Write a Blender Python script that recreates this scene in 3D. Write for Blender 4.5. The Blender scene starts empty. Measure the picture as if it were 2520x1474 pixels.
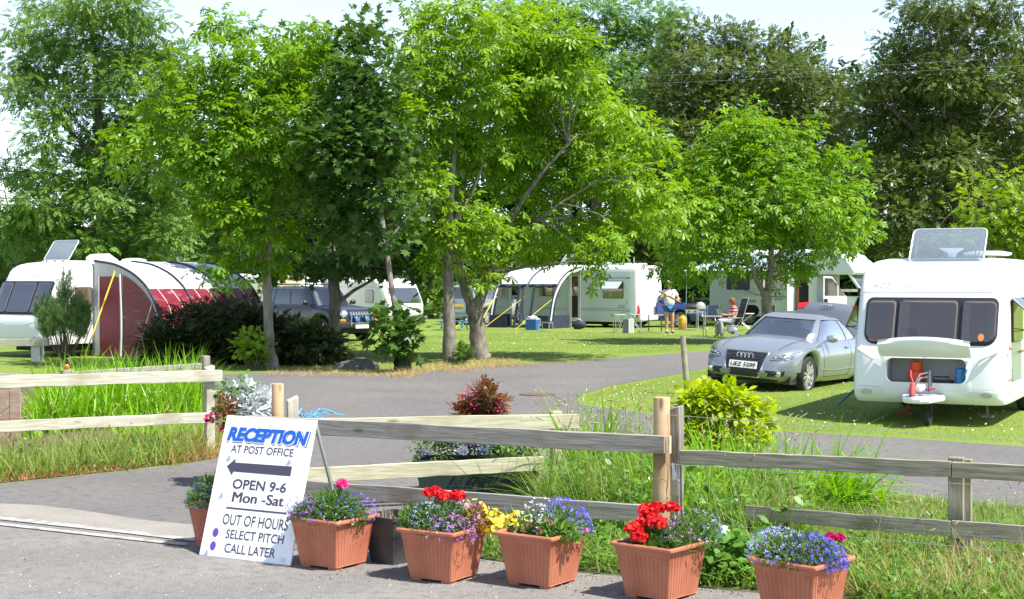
import bpy, bmesh, math, random
import numpy as np
from mathutils import Vector, Matrix
R = math.radians
sc = bpy.context.scene
random.seed(7); RNG = np.random.default_rng(11)

# ---------------------------------------------------------------- camera, sky, sun, exposure
H, FPX, CX, CY, HOR = 1.95, 3600.0, 1260.0, 737.0, 687.0     # eye height; the photo read on a 2520 x 1474 grid
PITCH = math.atan((CY - HOR) / FPX)
cam = bpy.data.objects.new('camera', bpy.data.cameras.new('camera'))
sc.collection.objects.link(cam)
cam.location = (0, 0, H); cam.rotation_euler = (math.pi/2 - PITCH, 0, 0)
cam.data.sensor_width = 36.0; cam.data.lens = FPX/2520*36; cam.data.clip_start = .1; cam.data.clip_end = 3000
sc.camera = cam
SUN_EL, SUN_DIR = R(57), Vector((.84, -.54, 0)).normalized()
to_sun = Vector((SUN_DIR.x*math.cos(SUN_EL), SUN_DIR.y*math.cos(SUN_EL), math.sin(SUN_EL)))
w = bpy.data.worlds.new('World'); sc.world = w; w.use_nodes = True
nt = w.node_tree; nt.nodes.clear()
sky = nt.nodes.new('ShaderNodeTexSky'); sky.sky_type = 'NISHITA'; sky.sun_disc = False
sky.sun_elevation = SUN_EL; sky.sun_rotation = math.atan2(SUN_DIR.x, SUN_DIR.y); sky.air_density = .9; sky.dust_density = .05; sky.ozone_density = 3.0
bg = nt.nodes.new('ShaderNodeBackground'); bg.inputs[1].default_value = .128
wo = nt.nodes.new('ShaderNodeOutputWorld')
hsv = nt.nodes.new('ShaderNodeHueSaturation'); hsv.inputs['Saturation'].default_value = .68; nt.links.new(sky.outputs[0], hsv.inputs['Color']); nt.links.new(hsv.outputs[0], bg.inputs[0]); nt.links.new(bg.outputs[0], wo.inputs[0])
sl = bpy.data.lights.new('sun', 'SUN'); sl.energy = 4.8; sl.angle = R(.55); sl.color = (1, .95, .86)
so = bpy.data.objects.new('sun', sl); sc.collection.objects.link(so)
so.rotation_euler = to_sun.to_track_quat('Z', 'Y').to_euler()
vs = sc.view_settings; sc.display_settings.display_device = 'sRGB'
vs.view_transform = 'Standard'; vs.look = 'None'; vs.gamma = 1; vs.use_curve_mapping = False; vs.exposure = 1.1
sc.cycles.max_bounces = 8; sc.cycles.transparent_max_bounces = 16; sc.cycles.diffuse_bounces = 3; sc.cycles.glossy_bounces = 3; sc.cycles.transmission_bounces = 4
sc.cycles.use_denoising = True; sc.cycles.caustics_reflective = False; sc.cycles.caustics_refractive = False

def ray(x, y):
    dx, dy = (x-CX)/FPX, -(y-CY)/FPX
    return dx, math.cos(PITCH)+dy*math.sin(PITCH), dy*math.cos(PITCH)-math.sin(PITCH)
def W(x, y, z=0.0):                      # a place on the level z
    a, b, c = ray(x, y); t = (z-H)/c
    return Vector((a*t, b*t, z))
def WD(x, y, Y):                         # a place at the distance Y
    a, b, c = ray(x, y); t = Y/b
    return Vector((a*t, Y, H+c*t))

# ---------------------------------------------------------------- materials
MATS = {}
def M(name, c=(.5,.5,.5), rough=.6, metal=0., c2=None, scale=6., stretch=(1,1,1), bump=0., bscale=None, spec=.5, coat=0., detail=4., lo=.35, hi=.65, alpha=1.):
    if name in MATS: return MATS[name]
    m = bpy.data.materials.new(name); m.use_nodes = True; n = m.node_tree.nodes; l = m.node_tree.links
    p = n['Principled BSDF']; p.inputs['Base Color'].default_value = (*c, 1); p.inputs['Roughness'].default_value = rough
    p.inputs['Metallic'].default_value = metal; p.inputs['Specular IOR Level'].default_value = spec
    if coat: p.inputs['Coat Weight'].default_value = coat; p.inputs['Coat Roughness'].default_value = .03
    if alpha < 1: p.inputs['Alpha'].default_value = alpha
    if c2 is not None or bump:
        tc = n.new('ShaderNodeTexCoord'); mp = n.new('ShaderNodeMapping'); mp.inputs['Scale'].default_value = stretch
        l.new(tc.outputs['Object'], mp.inputs[0])
        nz = n.new('ShaderNodeTexNoise'); nz.inputs['Scale'].default_value = scale; nz.inputs['Detail'].default_value = detail
        l.new(mp.outputs[0], nz.inputs[0])
        if c2 is not None:
            r = n.new('ShaderNodeValToRGB'); r.color_ramp.elements[0].position = lo; r.color_ramp.elements[1].position = hi
            r.color_ramp.elements[0].color = (*c, 1); r.color_ramp.elements[1].color = (*c2, 1)
            l.new(nz.outputs[0], r.inputs[0]); l.new(r.outputs[0], p.inputs['Base Color'])
        if bump:
            nb = nz
            if bscale:
                nb = n.new('ShaderNodeTexNoise'); nb.inputs['Scale'].default_value = bscale; nb.inputs['Detail'].default_value = 3; l.new(mp.outputs[0], nb.inputs[0])
            b = n.new('ShaderNodeBump'); b.inputs['Strength'].default_value = bump; b.inputs['Distance'].default_value = .02
            l.new(nb.outputs[0], b.inputs['Height']); l.new(b.outputs[0], p.inputs['Normal'])
    MATS[name] = m; return m
def layered(name, cols, scales, facs, rough=.9, bump=.3, bscale=120, stretch=(1,1,1)):
    """ground-like material: base colour with several noise layers mixed over it"""
    m = bpy.data.materials.new(name); m.use_nodes = True; n = m.node_tree.nodes; l = m.node_tree.links
    p = n['Principled BSDF']; p.inputs['Roughness'].default_value = rough; p.inputs['Specular IOR Level'].default_value = .25
    tc = n.new('ShaderNodeTexCoord'); mp = n.new('ShaderNodeMapping'); mp.inputs['Scale'].default_value = stretch; l.new(tc.outputs['Object'], mp.inputs[0])
    cur = None
    for i in range(1, len(cols)):
        nz = n.new('ShaderNodeTexNoise'); nz.inputs['Scale'].default_value = scales[i-1]; nz.inputs['Detail'].default_value = 4; l.new(mp.outputs[0], nz.inputs[0])
        mr = n.new('ShaderNodeMapRange'); a, b, k = facs[i-1]
        mr.inputs[1].default_value = a; mr.inputs[2].default_value = b; mr.inputs[3].default_value = 0; mr.inputs[4].default_value = k
        l.new(nz.outputs[0], mr.inputs[0])
        mx = n.new('ShaderNodeMix'); mx.data_type = 'RGBA'; l.new(mr.outputs[0], mx.inputs[0])
        if cur is None: mx.inputs[6].default_value = (*cols[0], 1)
        else: l.new(cur, mx.inputs[6])
        mx.inputs[7].default_value = (*cols[i], 1); cur = mx.outputs[2]
    l.new(cur, p.inputs['Base Color'])
    nb = n.new('ShaderNodeTexNoise'); nb.inputs['Scale'].default_value = bscale; nb.inputs['Detail'].default_value = 3; l.new(mp.outputs[0], nb.inputs[0])
    b = n.new('ShaderNodeBump'); b.inputs['Strength'].default_value = bump; b.inputs['Distance'].default_value = .02; l.new(nb.outputs[0], b.inputs['Height']); l.new(b.outputs[0], p.inputs['Normal'])
    MATS[name] = m; return m
def leafmat(name, c1, c2, trans=.4, rough=.45, c3=None):
    m = bpy.data.materials.new(name); m.use_nodes = True; n = m.node_tree.nodes; l = m.node_tree.links
    p = n['Principled BSDF']; p.inputs['Roughness'].default_value = rough; p.inputs['Specular IOR Level'].default_value = .35
    at = n.new('ShaderNodeAttribute'); at.attribute_name = 'rnd'
    r = n.new('ShaderNodeValToRGB'); e = r.color_ramp.elements; e[0].color = (*c1, 1); e[1].color = (*c2, 1)
    if c3: k = e.new(.9); k.color = (*c2, 1); e[2].color = (*c3, 1)
    l.new(at.outputs['Fac'], r.inputs[0]); l.new(r.outputs[0], p.inputs['Base Color'])
    if trans:
        hs = n.new('ShaderNodeHueSaturation'); hs.inputs['Hue'].default_value = .49; hs.inputs['Saturation'].default_value = 1.05; hs.inputs['Value'].default_value = 1.25
        l.new(r.outputs[0], hs.inputs['Color'])
        tr = n.new('ShaderNodeBsdfTranslucent'); l.new(hs.outputs[0], tr.inputs[0])
        mx = n.new('ShaderNodeMixShader'); mx.inputs[0].default_value = trans
        l.new(p.outputs[0], mx.inputs[1]); l.new(tr.outputs[0], mx.inputs[2]); l.new(mx.outputs[0], n['Material Output'].inputs[0])
    MATS[name] = m; return m
def glassmat(name, tint, refl=.12, rough=.02, haze=0.):
    m = bpy.data.materials.new(name); m.use_nodes = True; n = m.node_tree.nodes; l = m.node_tree.links; n.remove(n['Principled BSDF'])
    t = n.new('ShaderNodeBsdfTransparent'); t.inputs[0].default_value = (*tint, 1)
    g = n.new('ShaderNodeBsdfGlossy'); g.inputs['Roughness'].default_value = rough
    lw = n.new('ShaderNodeLayerWeight'); lw.inputs[0].default_value = .3
    mr = n.new('ShaderNodeMapRange'); mr.inputs[3].default_value = refl; mr.inputs[4].default_value = .9; l.new(lw.outputs['Fresnel'], mr.inputs[0])
    mx = n.new('ShaderNodeMixShader'); l.new(mr.outputs[0], mx.inputs[0]); l.new(t.outputs[0], mx.inputs[1]); l.new(g.outputs[0], mx.inputs[2]); out = mx.outputs[0]
    if haze:
        d = n.new('ShaderNodeBsdfDiffuse'); d.inputs[0].default_value = (.62,.70,.78,1); tl = n.new('ShaderNodeBsdfTranslucent'); tl.inputs[0].default_value = (.62,.70,.78,1)
        m1 = n.new('ShaderNodeMixShader'); l.new(d.outputs[0], m1.inputs[1]); l.new(tl.outputs[0], m1.inputs[2])
        m2 = n.new('ShaderNodeMixShader'); m2.inputs[0].default_value = haze; l.new(out, m2.inputs[1]); l.new(m1.outputs[0], m2.inputs[2]); out = m2.outputs[0]
    l.new(out, n['Material Output'].inputs[0])
    MATS[name] = m; return m
def wood(name, c1, c2, c3, rough=.8, grain=14., knots=True):
    """weathered timber; grain runs along the local X axis"""
    m = bpy.data.materials.new(name); m.use_nodes = True; n = m.node_tree.nodes; l = m.node_tree.links
    p = n['Principled BSDF']; p.inputs['Roughness'].default_value = rough; p.inputs['Specular IOR Level'].default_value = .2
    tc = n.new('ShaderNodeTexCoord'); mp = n.new('ShaderNodeMapping'); mp.inputs['Scale'].default_value = (1.1, grain, grain); l.new(tc.outputs['Object'], mp.inputs[0])
    a = n.new('ShaderNodeTexNoise'); a.inputs['Scale'].default_value = 3; a.inputs['Detail'].default_value = 6; a.inputs['Distortion'].default_value = .6; l.new(mp.outputs[0], a.inputs[0])
    r = n.new('ShaderNodeValToRGB'); r.color_ramp.elements[0].position = .36; r.color_ramp.elements[1].position = .62
    r.color_ramp.elements[0].color = (*c1, 1); r.color_ramp.elements[1].color = (*c2, 1); l.new(a.outputs[0], r.inputs[0])
    b = n.new('ShaderNodeTexNoise'); b.inputs['Scale'].default_value = 2.3; b.inputs['Detail'].default_value = 5; l.new(tc.outputs['Object'], b.inputs[0])
    mr = n.new('ShaderNodeMapRange'); mr.inputs[1].default_value = .5; mr.inputs[2].default_value = .72; mr.inputs[4].default_value = .8; l.new(b.outputs[0], mr.inputs[0])
    mx = n.new('ShaderNodeMix'); mx.data_type = 'RGBA'; l.new(mr.outputs[0], mx.inputs[0]); l.new(r.outputs[0], mx.inputs[6]); mx.inputs[7].default_value = (*c3, 1)
    col = mx.outputs[2]
    if knots:
        mk = n.new('ShaderNodeMapping'); mk.inputs['Scale'].default_value = (2.2, 7, 7); l.new(tc.outputs['Object'], mk.inputs[0])
        v = n.new('ShaderNodeTexVoronoi'); v.inputs['Scale'].default_value = 1; l.new(mk.outputs[0], v.inputs[0])
        kr = n.new('ShaderNodeMapRange'); kr.inputs[1].default_value = .06; kr.inputs[2].default_value = .16; kr.inputs[3].default_value = .75; kr.inputs[4].default_value = 0; l.new(v.outputs['Distance'], kr.inputs[0])
        m2 = n.new('ShaderNodeMix'); m2.data_type = 'RGBA'; l.new(kr.outputs[0], m2.inputs[0]); l.new(col, m2.inputs[6]); m2.inputs[7].default_value = (c3[0]*.4, c3[1]*.36, c3[2]*.32, 1); col = m2.outputs[2]
    l.new(col, p.inputs['Base Color'])
    bp = n.new('ShaderNodeBump'); bp.inputs['Strength'].default_value = .35; bp.inputs['Distance'].default_value = .01; l.new(a.outputs[0], bp.inputs['Height']); l.new(bp.outputs[0], p.inputs['Normal'])
    MATS[name] = m; return m

# ---------------------------------------------------------------- object helpers
def link(o, parent=None):
    sc.collection.objects.link(o)
    if parent is not None: o.parent = parent
    return o
def tag(o, label=None, cat=None, group=None, kind=None):
    if label: o['label'] = label
    if cat: o['category'] = cat
    if group: o['group'] = group
    if kind: o['kind'] = kind
    return o
def thing(name, label, cat, loc=(0,0,0), rz=0., group=None):
    o = link(bpy.data.objects.new(name, None)); o.empty_display_size = .2
    o.location = loc; o.rotation_euler = (0, 0, rz)
    return tag(o, label, cat, group)
def copy_tree(o, parent=None):
    c = o.copy(); sc.collection.objects.link(c)
    if parent is not None: c.parent = parent
    for ch in [q for q in bpy.data.objects if q.parent == o]: copy_tree(ch, c)
    return c
class MB:
    def __init__(s): s.v = []; s.f = []; s.mi = []
    def add(s, vs, fs, m=0, X=None):
        o = len(s.v)
        s.v += [tuple(X @ Vector(q)) if X is not None else tuple(q) for q in vs]
        s.f += [tuple(i+o for i in f) for f in fs]; s.mi += [m]*len(fs); return s
    def box(s, c, d, m=0, rz=0., X=None):
        x, y, z = d[0]/2, d[1]/2, d[2]/2
        vs = [(-x,-y,-z),(x,-y,-z),(x,y,-z),(-x,y,-z),(-x,-y,z),(x,-y,z),(x,y,z),(-x,y,z)]
        T = Matrix.Translation(c) @ Matrix.Rotation(rz, 4, 'Z')
        if X is not None: T = X @ T
        return s.add(vs, [(0,3,2,1),(4,5,6,7),(0,1,5,4),(1,2,6,5),(2,3,7,6),(3,0,4,7)], m, T)
    def bar(s, a, b, w, h, up=(0,0,1), m=0):
        a, b = Vector(a), Vector(b); d = (b-a).normalized(); S = d.cross(Vector(up)).normalized()*w/2; U = S.cross(d).normalized()*h/2
        vs = [a-S-U, a+S-U, a+S+U, a-S+U, b-S-U, b+S-U, b+S+U, b-S+U]
        return s.add(vs, [(0,1,2,3),(7,6,5,4),(4,5,1,0),(5,6,2,1),(6,7,3,2),(7,4,0,3)], m)
    def tube(s, pts, r, n=8, m=0, cap=True, jit=0.):
        pts = [Vector(p) for p in pts]; k = len(pts); rs = r if isinstance(r, (list, tuple)) else [r]*k
        vs = []; U = None
        for i, p in enumerate(pts):
            d = (pts[min(i+1,k-1)]-pts[max(i-1,0)]).normalized()
            if U is None: U = d.orthogonal().normalized()
            U = (U - d*U.dot(d)).normalized(); V = d.cross(U)
            for j in range(n):
                t = 2*math.pi*j/n; q = rs[i]*(1+(random.uniform(-jit, jit) if jit else 0))
                vs.append(p + U*math.cos(t)*q + V*math.sin(t)*q)
        fs = [(i*n+j, i*n+(j+1)%n, (i+1)*n+(j+1)%n, (i+1)*n+j) for i in range(k-1) for j in range(n)]
        if cap: fs += [tuple(range(n-1, -1, -1)), tuple(range((k-1)*n, k*n))]
        return s.add(vs, fs, m)
    def lathe(s, prof, n=16, c=(0,0,0), X=None, m=0, cap=True):
        vs = [(c[0]+r*math.cos(2*math.pi*j/n), c[1]+r*math.sin(2*math.pi*j/n), c[2]+z) for r, z in prof for j in range(n)]
        k = len(prof)
        fs = [(i*n+j, i*n+(j+1)%n, (i+1)*n+(j+1)%n, (i+1)*n+j) for i in range(k-1) for j in range(n)]
        if cap: fs += [tuple(range(n-1, -1, -1)), tuple(range((k-1)*n, k*n))]
        return s.add(vs, fs, m, X)
    def prism(s, poly, z0, z1, X=None, m=0):
        k = len(poly); vs = [(x,y,z0) for x,y in poly]+[(x,y,z1) for x,y in poly]
        return s.add(vs, [tuple(range(k-1,-1,-1)), tuple(range(k,2*k))]+[(i,(i+1)%k,k+(i+1)%k,k+i) for i in range(k)], m, X)
    def ball(s, c, r, n=10, m=0):
        r = r if isinstance(r, (tuple, list)) else (r, r, r); k = n//2+1
        vs = [(c[0]+r[0]*math.sin(math.pi*i/k)*math.cos(2*math.pi*j/n), c[1]+r[1]*math.sin(math.pi*i/k)*math.sin(2*math.pi*j/n), c[2]+r[2]*math.cos(math.pi*i/k)) for i in range(1, k) for j in range(n)]
        t = len(vs); vs += [(c[0],c[1],c[2]+r[2]), (c[0],c[1],c[2]-r[2])]
        fs = [((i+1)*n+j, (i+1)*n+(j+1)%n, i*n+(j+1)%n, i*n+j) for i in range(k-2) for j in range(n)]
        fs += [(t, j, (j+1)%n) for j in range(n)] + [(t+1, (k-2)*n+(j+1)%n, (k-2)*n+j) for j in range(n)]
        return s.add(vs, fs, m)
    def grid(s, P, m=0, flip=False):           # P: rows of points
        a, b = len(P), len(P[0]); vs = [q for r in P for q in r]
        fs = [(i*b+j, i*b+j+1, (i+1)*b+j+1, (i+1)*b+j) for i in range(a-1) for j in range(b-1)]
        if flip: fs = [f[::-1] for f in fs]
        return s.add(vs, fs, m)
    def build(s, name, mat, parent=None, smooth=None, bevel=0., weld=False, label=None):
        me = bpy.data.meshes.new(name); me.from_pydata([tuple(q) for q in s.v], [], s.f)
        mats = mat if isinstance(mat, (list, tuple)) else [mat]
        for q in mats: me.materials.append(q)
        if len(mats) > 1: me.polygons.foreach_set('material_index', s.mi)
        if weld:
            bm = bmesh.new(); bm.from_mesh(me); bmesh.ops.remove_doubles(bm, verts=bm.verts, dist=weld if weld is not True else 5e-4)
            bmesh.ops.recalc_face_normals(bm, faces=bm.faces); bm.to_mesh(me); bm.free()
        if smooth is not None:
            me.polygons.foreach_set('use_smooth', [True]*len(me.polygons)); me.set_sharp_from_angle(angle=R(smooth))
        me.update()
        o = link(bpy.data.objects.new(name, me), parent)
        if bevel:
            b = o.modifiers.new('bevel', 'BEVEL'); b.width = bevel; b.segments = 2; b.limit_method = 'ANGLE'; b.angle_limit = R(40)
        if label: o['label'] = label
        return o
def flat(name, pts, z, mat, kind='structure'):       # a sheet on the ground
    from mathutils.geometry import tessellate_polygon
    P = [Vector((p[0], p[1], z)) for p in pts]
    me = bpy.data.meshes.new(name); tris = [t for t in tessellate_polygon([P])]
    fs = []
    for t in tris:
        a, b, c = (P[i] for i in t)
        fs.append(t if (b-a).cross(c-a).z > 0 else t[::-1])
    me.from_pydata([tuple(p) for p in P], [], fs); me.materials.append(mat)
    o = link(bpy.data.objects.new(name, me)); o['kind'] = kind; return o
def npmesh(name, V, loops, sizes, mat, parent=None, rnd=None, smooth=False):
    me = bpy.data.meshes.new(name); V = np.ascontiguousarray(V, dtype=np.float32)
    me.vertices.add(len(V)); me.vertices.foreach_set('co', V.ravel())
    me.loops.add(len(loops)); me.loops.foreach_set('vertex_index', np.ascontiguousarray(loops, dtype=np.int32))
    st = np.concatenate([[0], np.cumsum(sizes)[:-1]]).astype(np.int32)
    me.polygons.add(len(sizes)); me.polygons.foreach_set('loop_start', st); me.polygons.foreach_set('loop_total', np.ascontiguousarray(sizes, dtype=np.int32))
    if smooth: me.polygons.foreach_set('use_smooth', np.ones(len(sizes), dtype=bool))
    me.update(calc_edges=True); me.validate()
    if rnd is not None:
        a = me.attributes.new('rnd', 'FLOAT', 'POINT'); a.data.foreach_set('value', np.ascontiguousarray(rnd, dtype=np.float32))
    me.materials.append(mat)
    return link(bpy.data.objects.new(name, me), parent)
def inst(T, pos, rot, scl, rnd):
    """many copies of the little template T=(verts, faces) as raw arrays"""
    tv, tf = np.array(T[0], float), T[1]; k = len(tv); N = len(pos)
    scl = np.asarray(scl, float)
    if scl.ndim == 1: scl = np.repeat(scl[:, None], 3, 1)
    V = np.einsum('nij,nkj->nki', rot, tv[None]*scl[:, None, :]) + pos[:, None, :]
    L = np.concatenate([np.array(f) for f in tf]); S = np.array([len(f) for f in tf])
    return V.reshape(-1, 3), (np.arange(N)[:, None]*k + L[None]).ravel(), np.tile(S, N), np.repeat(rnd, k)
def joinarr(A):
    V = []; Lp = []; S = []; Rn = []; o = 0
    for v, l, s, r in A: V.append(v); Lp.append(l+o); S.append(s); Rn.append(r); o += len(v)
    return np.concatenate(V), np.concatenate(Lp), np.concatenate(S), np.concatenate(Rn)
def unit(a): return a/np.maximum(np.linalg.norm(a, axis=-1, keepdims=True), 1e-9)
def frames(D, N):
    D = unit(D); N = unit(N - D*(D*N).sum(-1, keepdims=True)); S = np.cross(N, D)
    return np.stack([D, S, N], -1)
def interp(tab):
    xs = [t[0] for t in tab]; ys = [t[1] for t in tab]; k = len(xs)
    ms = []
    for i in range(k):
        if i in (0, k-1):
            j = min(i, k-2); ms.append((ys[j+1]-ys[j])/(xs[j+1]-xs[j]))
        else:
            a = (ys[i]-ys[i-1])/(xs[i]-xs[i-1]); b = (ys[i+1]-ys[i])/(xs[i+1]-xs[i]); ms.append(0 if a*b <= 0 else 2*a*b/(a+b))
    def f(x):
        if x <= xs[0]: return ys[0]
        if x >= xs[-1]: return ys[-1]
        i = max(j for j in range(k-1) if xs[j] <= x); h = xs[i+1]-xs[i]; t = (x-xs[i])/h
        return (2*t**3-3*t*t+1)*ys[i]+(t**3-2*t*t+t)*h*ms[i]+(-2*t**3+3*t*t)*ys[i+1]+(t**3-t*t)*h*ms[i+1]
    return f
def lettering(s, w, h=None, shear=0., bold=0.):
    """2-D lettering fitted into w x h, centred: (verts, faces)"""
    cu = bpy.data.curves.new('lettering', 'FONT'); cu.body = s; cu.size = 1; cu.shear = shear; cu.offset = bold; cu.fill_mode = 'FRONT'; cu.dimensions = '2D'; cu.resolution_u = 4
    o = bpy.data.objects.new('lettering', cu); sc.collection.objects.link(o)
    me = bpy.data.meshes.new_from_object(o.evaluated_get(bpy.context.evaluated_depsgraph_get()))
    V = [(v.co.x, v.co.y) for v in me.vertices]; F = [tuple(p.vertices) for p in me.polygons]
    bpy.data.objects.remove(o); bpy.data.curves.remove(cu); bpy.data.meshes.remove(me)
    x0, x1 = min(v[0] for v in V), max(v[0] for v in V); y0, y1 = min(v[1] for v in V), max(v[1] for v in V)
    k = w/(x1-x0); ky = h/(y1-y0) if h else k
    return [((x-(x0+x1)/2)*k, (y-(y0+y1)/2)*ky) for x, y in V], F
def rrect(a0, a1, b0, b1, r, n=5):           # rounded rectangle outline; r one radius or four (a0b0, a1b0, a1b1, a0b1)
    rs = r if isinstance(r, (tuple, list)) else [r]*4; P = []
    for (cx, cy, q, t0) in ((a0+rs[0], b0+rs[0], rs[0], 180), (a1-rs[1], b0+rs[1], rs[1], 270), (a1-rs[2], b1-rs[2], rs[2], 0), (a0+rs[3], b1-rs[3], rs[3], 90)):
        for i in range(n): t = R(t0+90*i/(n-1)); P.append((cx+q*math.cos(t), cy+q*math.sin(t)))
    return P
def densify(P, step):
    out = []
    for i, p in enumerate(P):
        q = P[(i+1) % len(P)]; d = math.dist(p, q); k = max(1, int(d/step))
        out += [(p[0]+(q[0]-p[0])*j/k, p[1]+(q[1]-p[1])*j/k) for j in range(k)]
    return out
# ---------------------------------------------------------------- ground, roads
lawn = layered('lawn', [(.135,.20,.028),(.195,.26,.05),(.26,.245,.085),(.075,.125,.018)], [.35, 1.7, 22], [(.35,.7,.8),(.58,.75,.55),(.5,.7,.7)], bump=.6, bscale=60)
asphalt = layered('asphalt', [(.122,.116,.114),(.160,.152,.147),(.085,.082,.080),(.32,.31,.29)], [.5, 9, 160], [(.38,.66,.8),(.48,.72,.8),(.55,.68,.8)], bump=.5, bscale=220)
roadmat = layered('road asphalt', [(.150,.143,.138),(.205,.195,.184),(.105,.10,.097),(.42,.405,.38)], [.8, 11, 150], [(.38,.66,.9),(.48,.72,.8),(.54,.66,.85)], bump=.5, bscale=200)
concrete = layered('concrete strip', [(.25,.23,.205),(.18,.17,.155),(.33,.31,.28)], [3, 60], [(.4,.7,.8),(.5,.7,.7)], bump=.35, bscale=150)
worn = layered('worn white paint', [(.38,.37,.345),(.21,.205,.195),(.30,.29,.28)], [9, 70], [(.46,.62,.9),(.54,.66,.7)], bump=.3, bscale=150)
soil = layered('bare soil', [(.10,.075,.05),(.16,.12,.08),(.05,.04,.03)], [3, 40], [(.4,.7,.8),(.5,.7,.7)], bump=.8, bscale=60)
g = MB().grid([[(x, y, 0) for x in (-160, -40, -10, 10, 40, 160)] for y in (-30, 0, 20, 60, 120, 320)]).build('ground', lawn); g['kind'] = 'structure'
def PX(L, z=0.): return [W(x, y, 0).xy for x, y in L]
DRIVE = [(-700,1300),(-300,1218),(0,1191),(130,1178),(300,1160),(430,1146),(530,1130),(560,1100),(565,1000),(545,952),(430,940),(400,926),(560,921),(700,914),(850,919),(1000,921),(1100,908),(1250,898),(1450,886),(1640,872),(1760,862),(2000,845),(2400,829),(2800,822),
         (2800,850),(2400,862),(2000,879),(1760,902),(1640,926),(1500,950),(1440,968),(1415,985),(1440,997),(1540,1010),(1700,1035),(1880,1060),(2200,1077),(2520,1100),(3000,1135),(3000,1292),(2520,1249),(2300,1229),(2110,1211),(1900,1192),(1600,1188),(1350,1195),(1050,1205),(1010,1240),(1000,1330),(1100,1360),(1000,1400),(400,1420),(-700,1400)]
flat('drive', PX(DRIVE), .004, asphalt)
ROADP = [(-900,1240),(0,1274),(478,1334),(1010,1352),(1100,1362),(1185,1379),(1420,1411),(1563,1424),(1727,1450),(1868,1463),(2000,1482),(2600,1570),(2900,1640)]
rp = PX(ROADP) + [Vector((4.5, 2)), Vector((-7, 2))]
rp[0] = Vector((-9, 12.2)); flat('road', rp, .008, roadmat)
flat('concrete_strip', PX([(-300,1225),(0,1242),(90,1246),(181,1256),(355,1283),(474,1295),(640,1318),(640,1350),(478,1329),(0,1272),(-300,1246)]), .012, concrete)
flat('road_edge_line', PX([(-300,1243),(0,1274),(250,1302),(480,1330),(478,1337),(250,1310),(0,1283),(-300,1251)]), .016, worn)
flat('road_marking', PX([(-300,1262),(0,1291),(240,1318),(462,1342),(458,1348),(240,1324),(0,1297),(-300,1268)]), .016, worn)
flat('bed_soil', PX([(-300,1210),(0,1189),(300,1158),(520,1130),(545,1108),(548,960),(520,940),(-300,930)]), .006, soil)
flat('weed_soil', PX([(1020,1330),(1035,1225),(1350,1200),(1600,1196),(2100,1216),(2520,1253),(2900,1290),(2900,1640),(2520,1556),(2000,1478),(1727,1447),(1420,1408),(1185,1376),(1100,1358)]), .006, layered('weedy soil', [(.07,.09,.025),(.13,.11,.06),(.05,.07,.02)], [4, 30], [(.4,.7,.8),(.5,.7,.7)], bump=.8, bscale=60))
dc = thing('drain_cover', 'rusty drain cover sunk in the drive near the pale fence', 'drain cover', W(1322,972)+Vector((0,0,.006)))
MB().lathe([(.30,0),(.30,.012),(.27,.012),(.26,.006)], 20).build('cover', M('rusty iron', (.16,.085,.05), .8, c2=(.09,.07,.055), scale=9), dc)
# loose grit on the road
n = 4200
gx = RNG.uniform(-4.5, 2.6, n); gy = RNG.uniform(7.2, 10.9, n)
keep = ~((gx > -1.2) & (gy > 10.1)); gx, gy = gx[keep], gy[keep]; n = len(gx)
oct_ = ([(1,0,0),(0,1,0),(-1,0,0),(0,-1,0),(0,0,.7),(0,0,-.5)], [(0,1,4),(1,2,4),(2,3,4),(3,0,4),(1,0,5),(2,1,5),(3,2,5),(0,3,5)])
a = RNG.uniform(0, 6.28, n); rot = frames(np.stack([np.cos(a), np.sin(a), 0*a], -1), np.stack([RNG.normal(0,.3,n), RNG.normal(0,.3,n), np.ones(n)], -1))
gs = RNG.gamma(1.3, .0022, n)+.0018
V, L, S, Rn = inst(oct_, np.stack([gx, gy, np.full(n, .009)], -1), rot, np.stack([gs, gs*RNG.uniform(.6,1.1,n), gs*.7], -1), RNG.uniform(0,1,n))
debris = True
tag(npmesh('road_grit', V, L, S, leafmat('grit', (.12,.115,.11), (.55,.53,.50), 0, .9), rnd=Rn), kind='stuff')

# ---------------------------------------------------------------- timber fences
grey_wood = wood('grey weathered timber', (.255,.23,.20), (.36,.335,.30), (.20,.165,.13))
brown_wood = wood('mossy brown timber', (.22,.20,.15), (.34,.315,.25), (.13,.135,.07))
pale_wood = wood('pale timber', (.37,.355,.235), (.50,.48,.36), (.33,.29,.18))
white_wood = wood('bleached timber', (.37,.355,.285), (.49,.47,.385), (.25,.215,.155))
new_post = wood('round larch post', (.34,.215,.115), (.47,.335,.20), (.22,.125,.065), grain=2.0)
old_post = wood('lichen post', (.17,.14,.12), (.30,.27,.24), (.12,.10,.08))
M('cut end grain', (.62,.50,.34), .9, c2=(.45,.33,.2), scale=30)
M('galvanised wire', (.55,.57,.57), .4, .8)
def place(a, b): d = b-a; return a, math.atan2(d.y, d.x), d.length
def fence(name, label, A, B): return thing(name, label, 'fence', *place(A, B)[:2]), place(A, B)[2]
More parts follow.
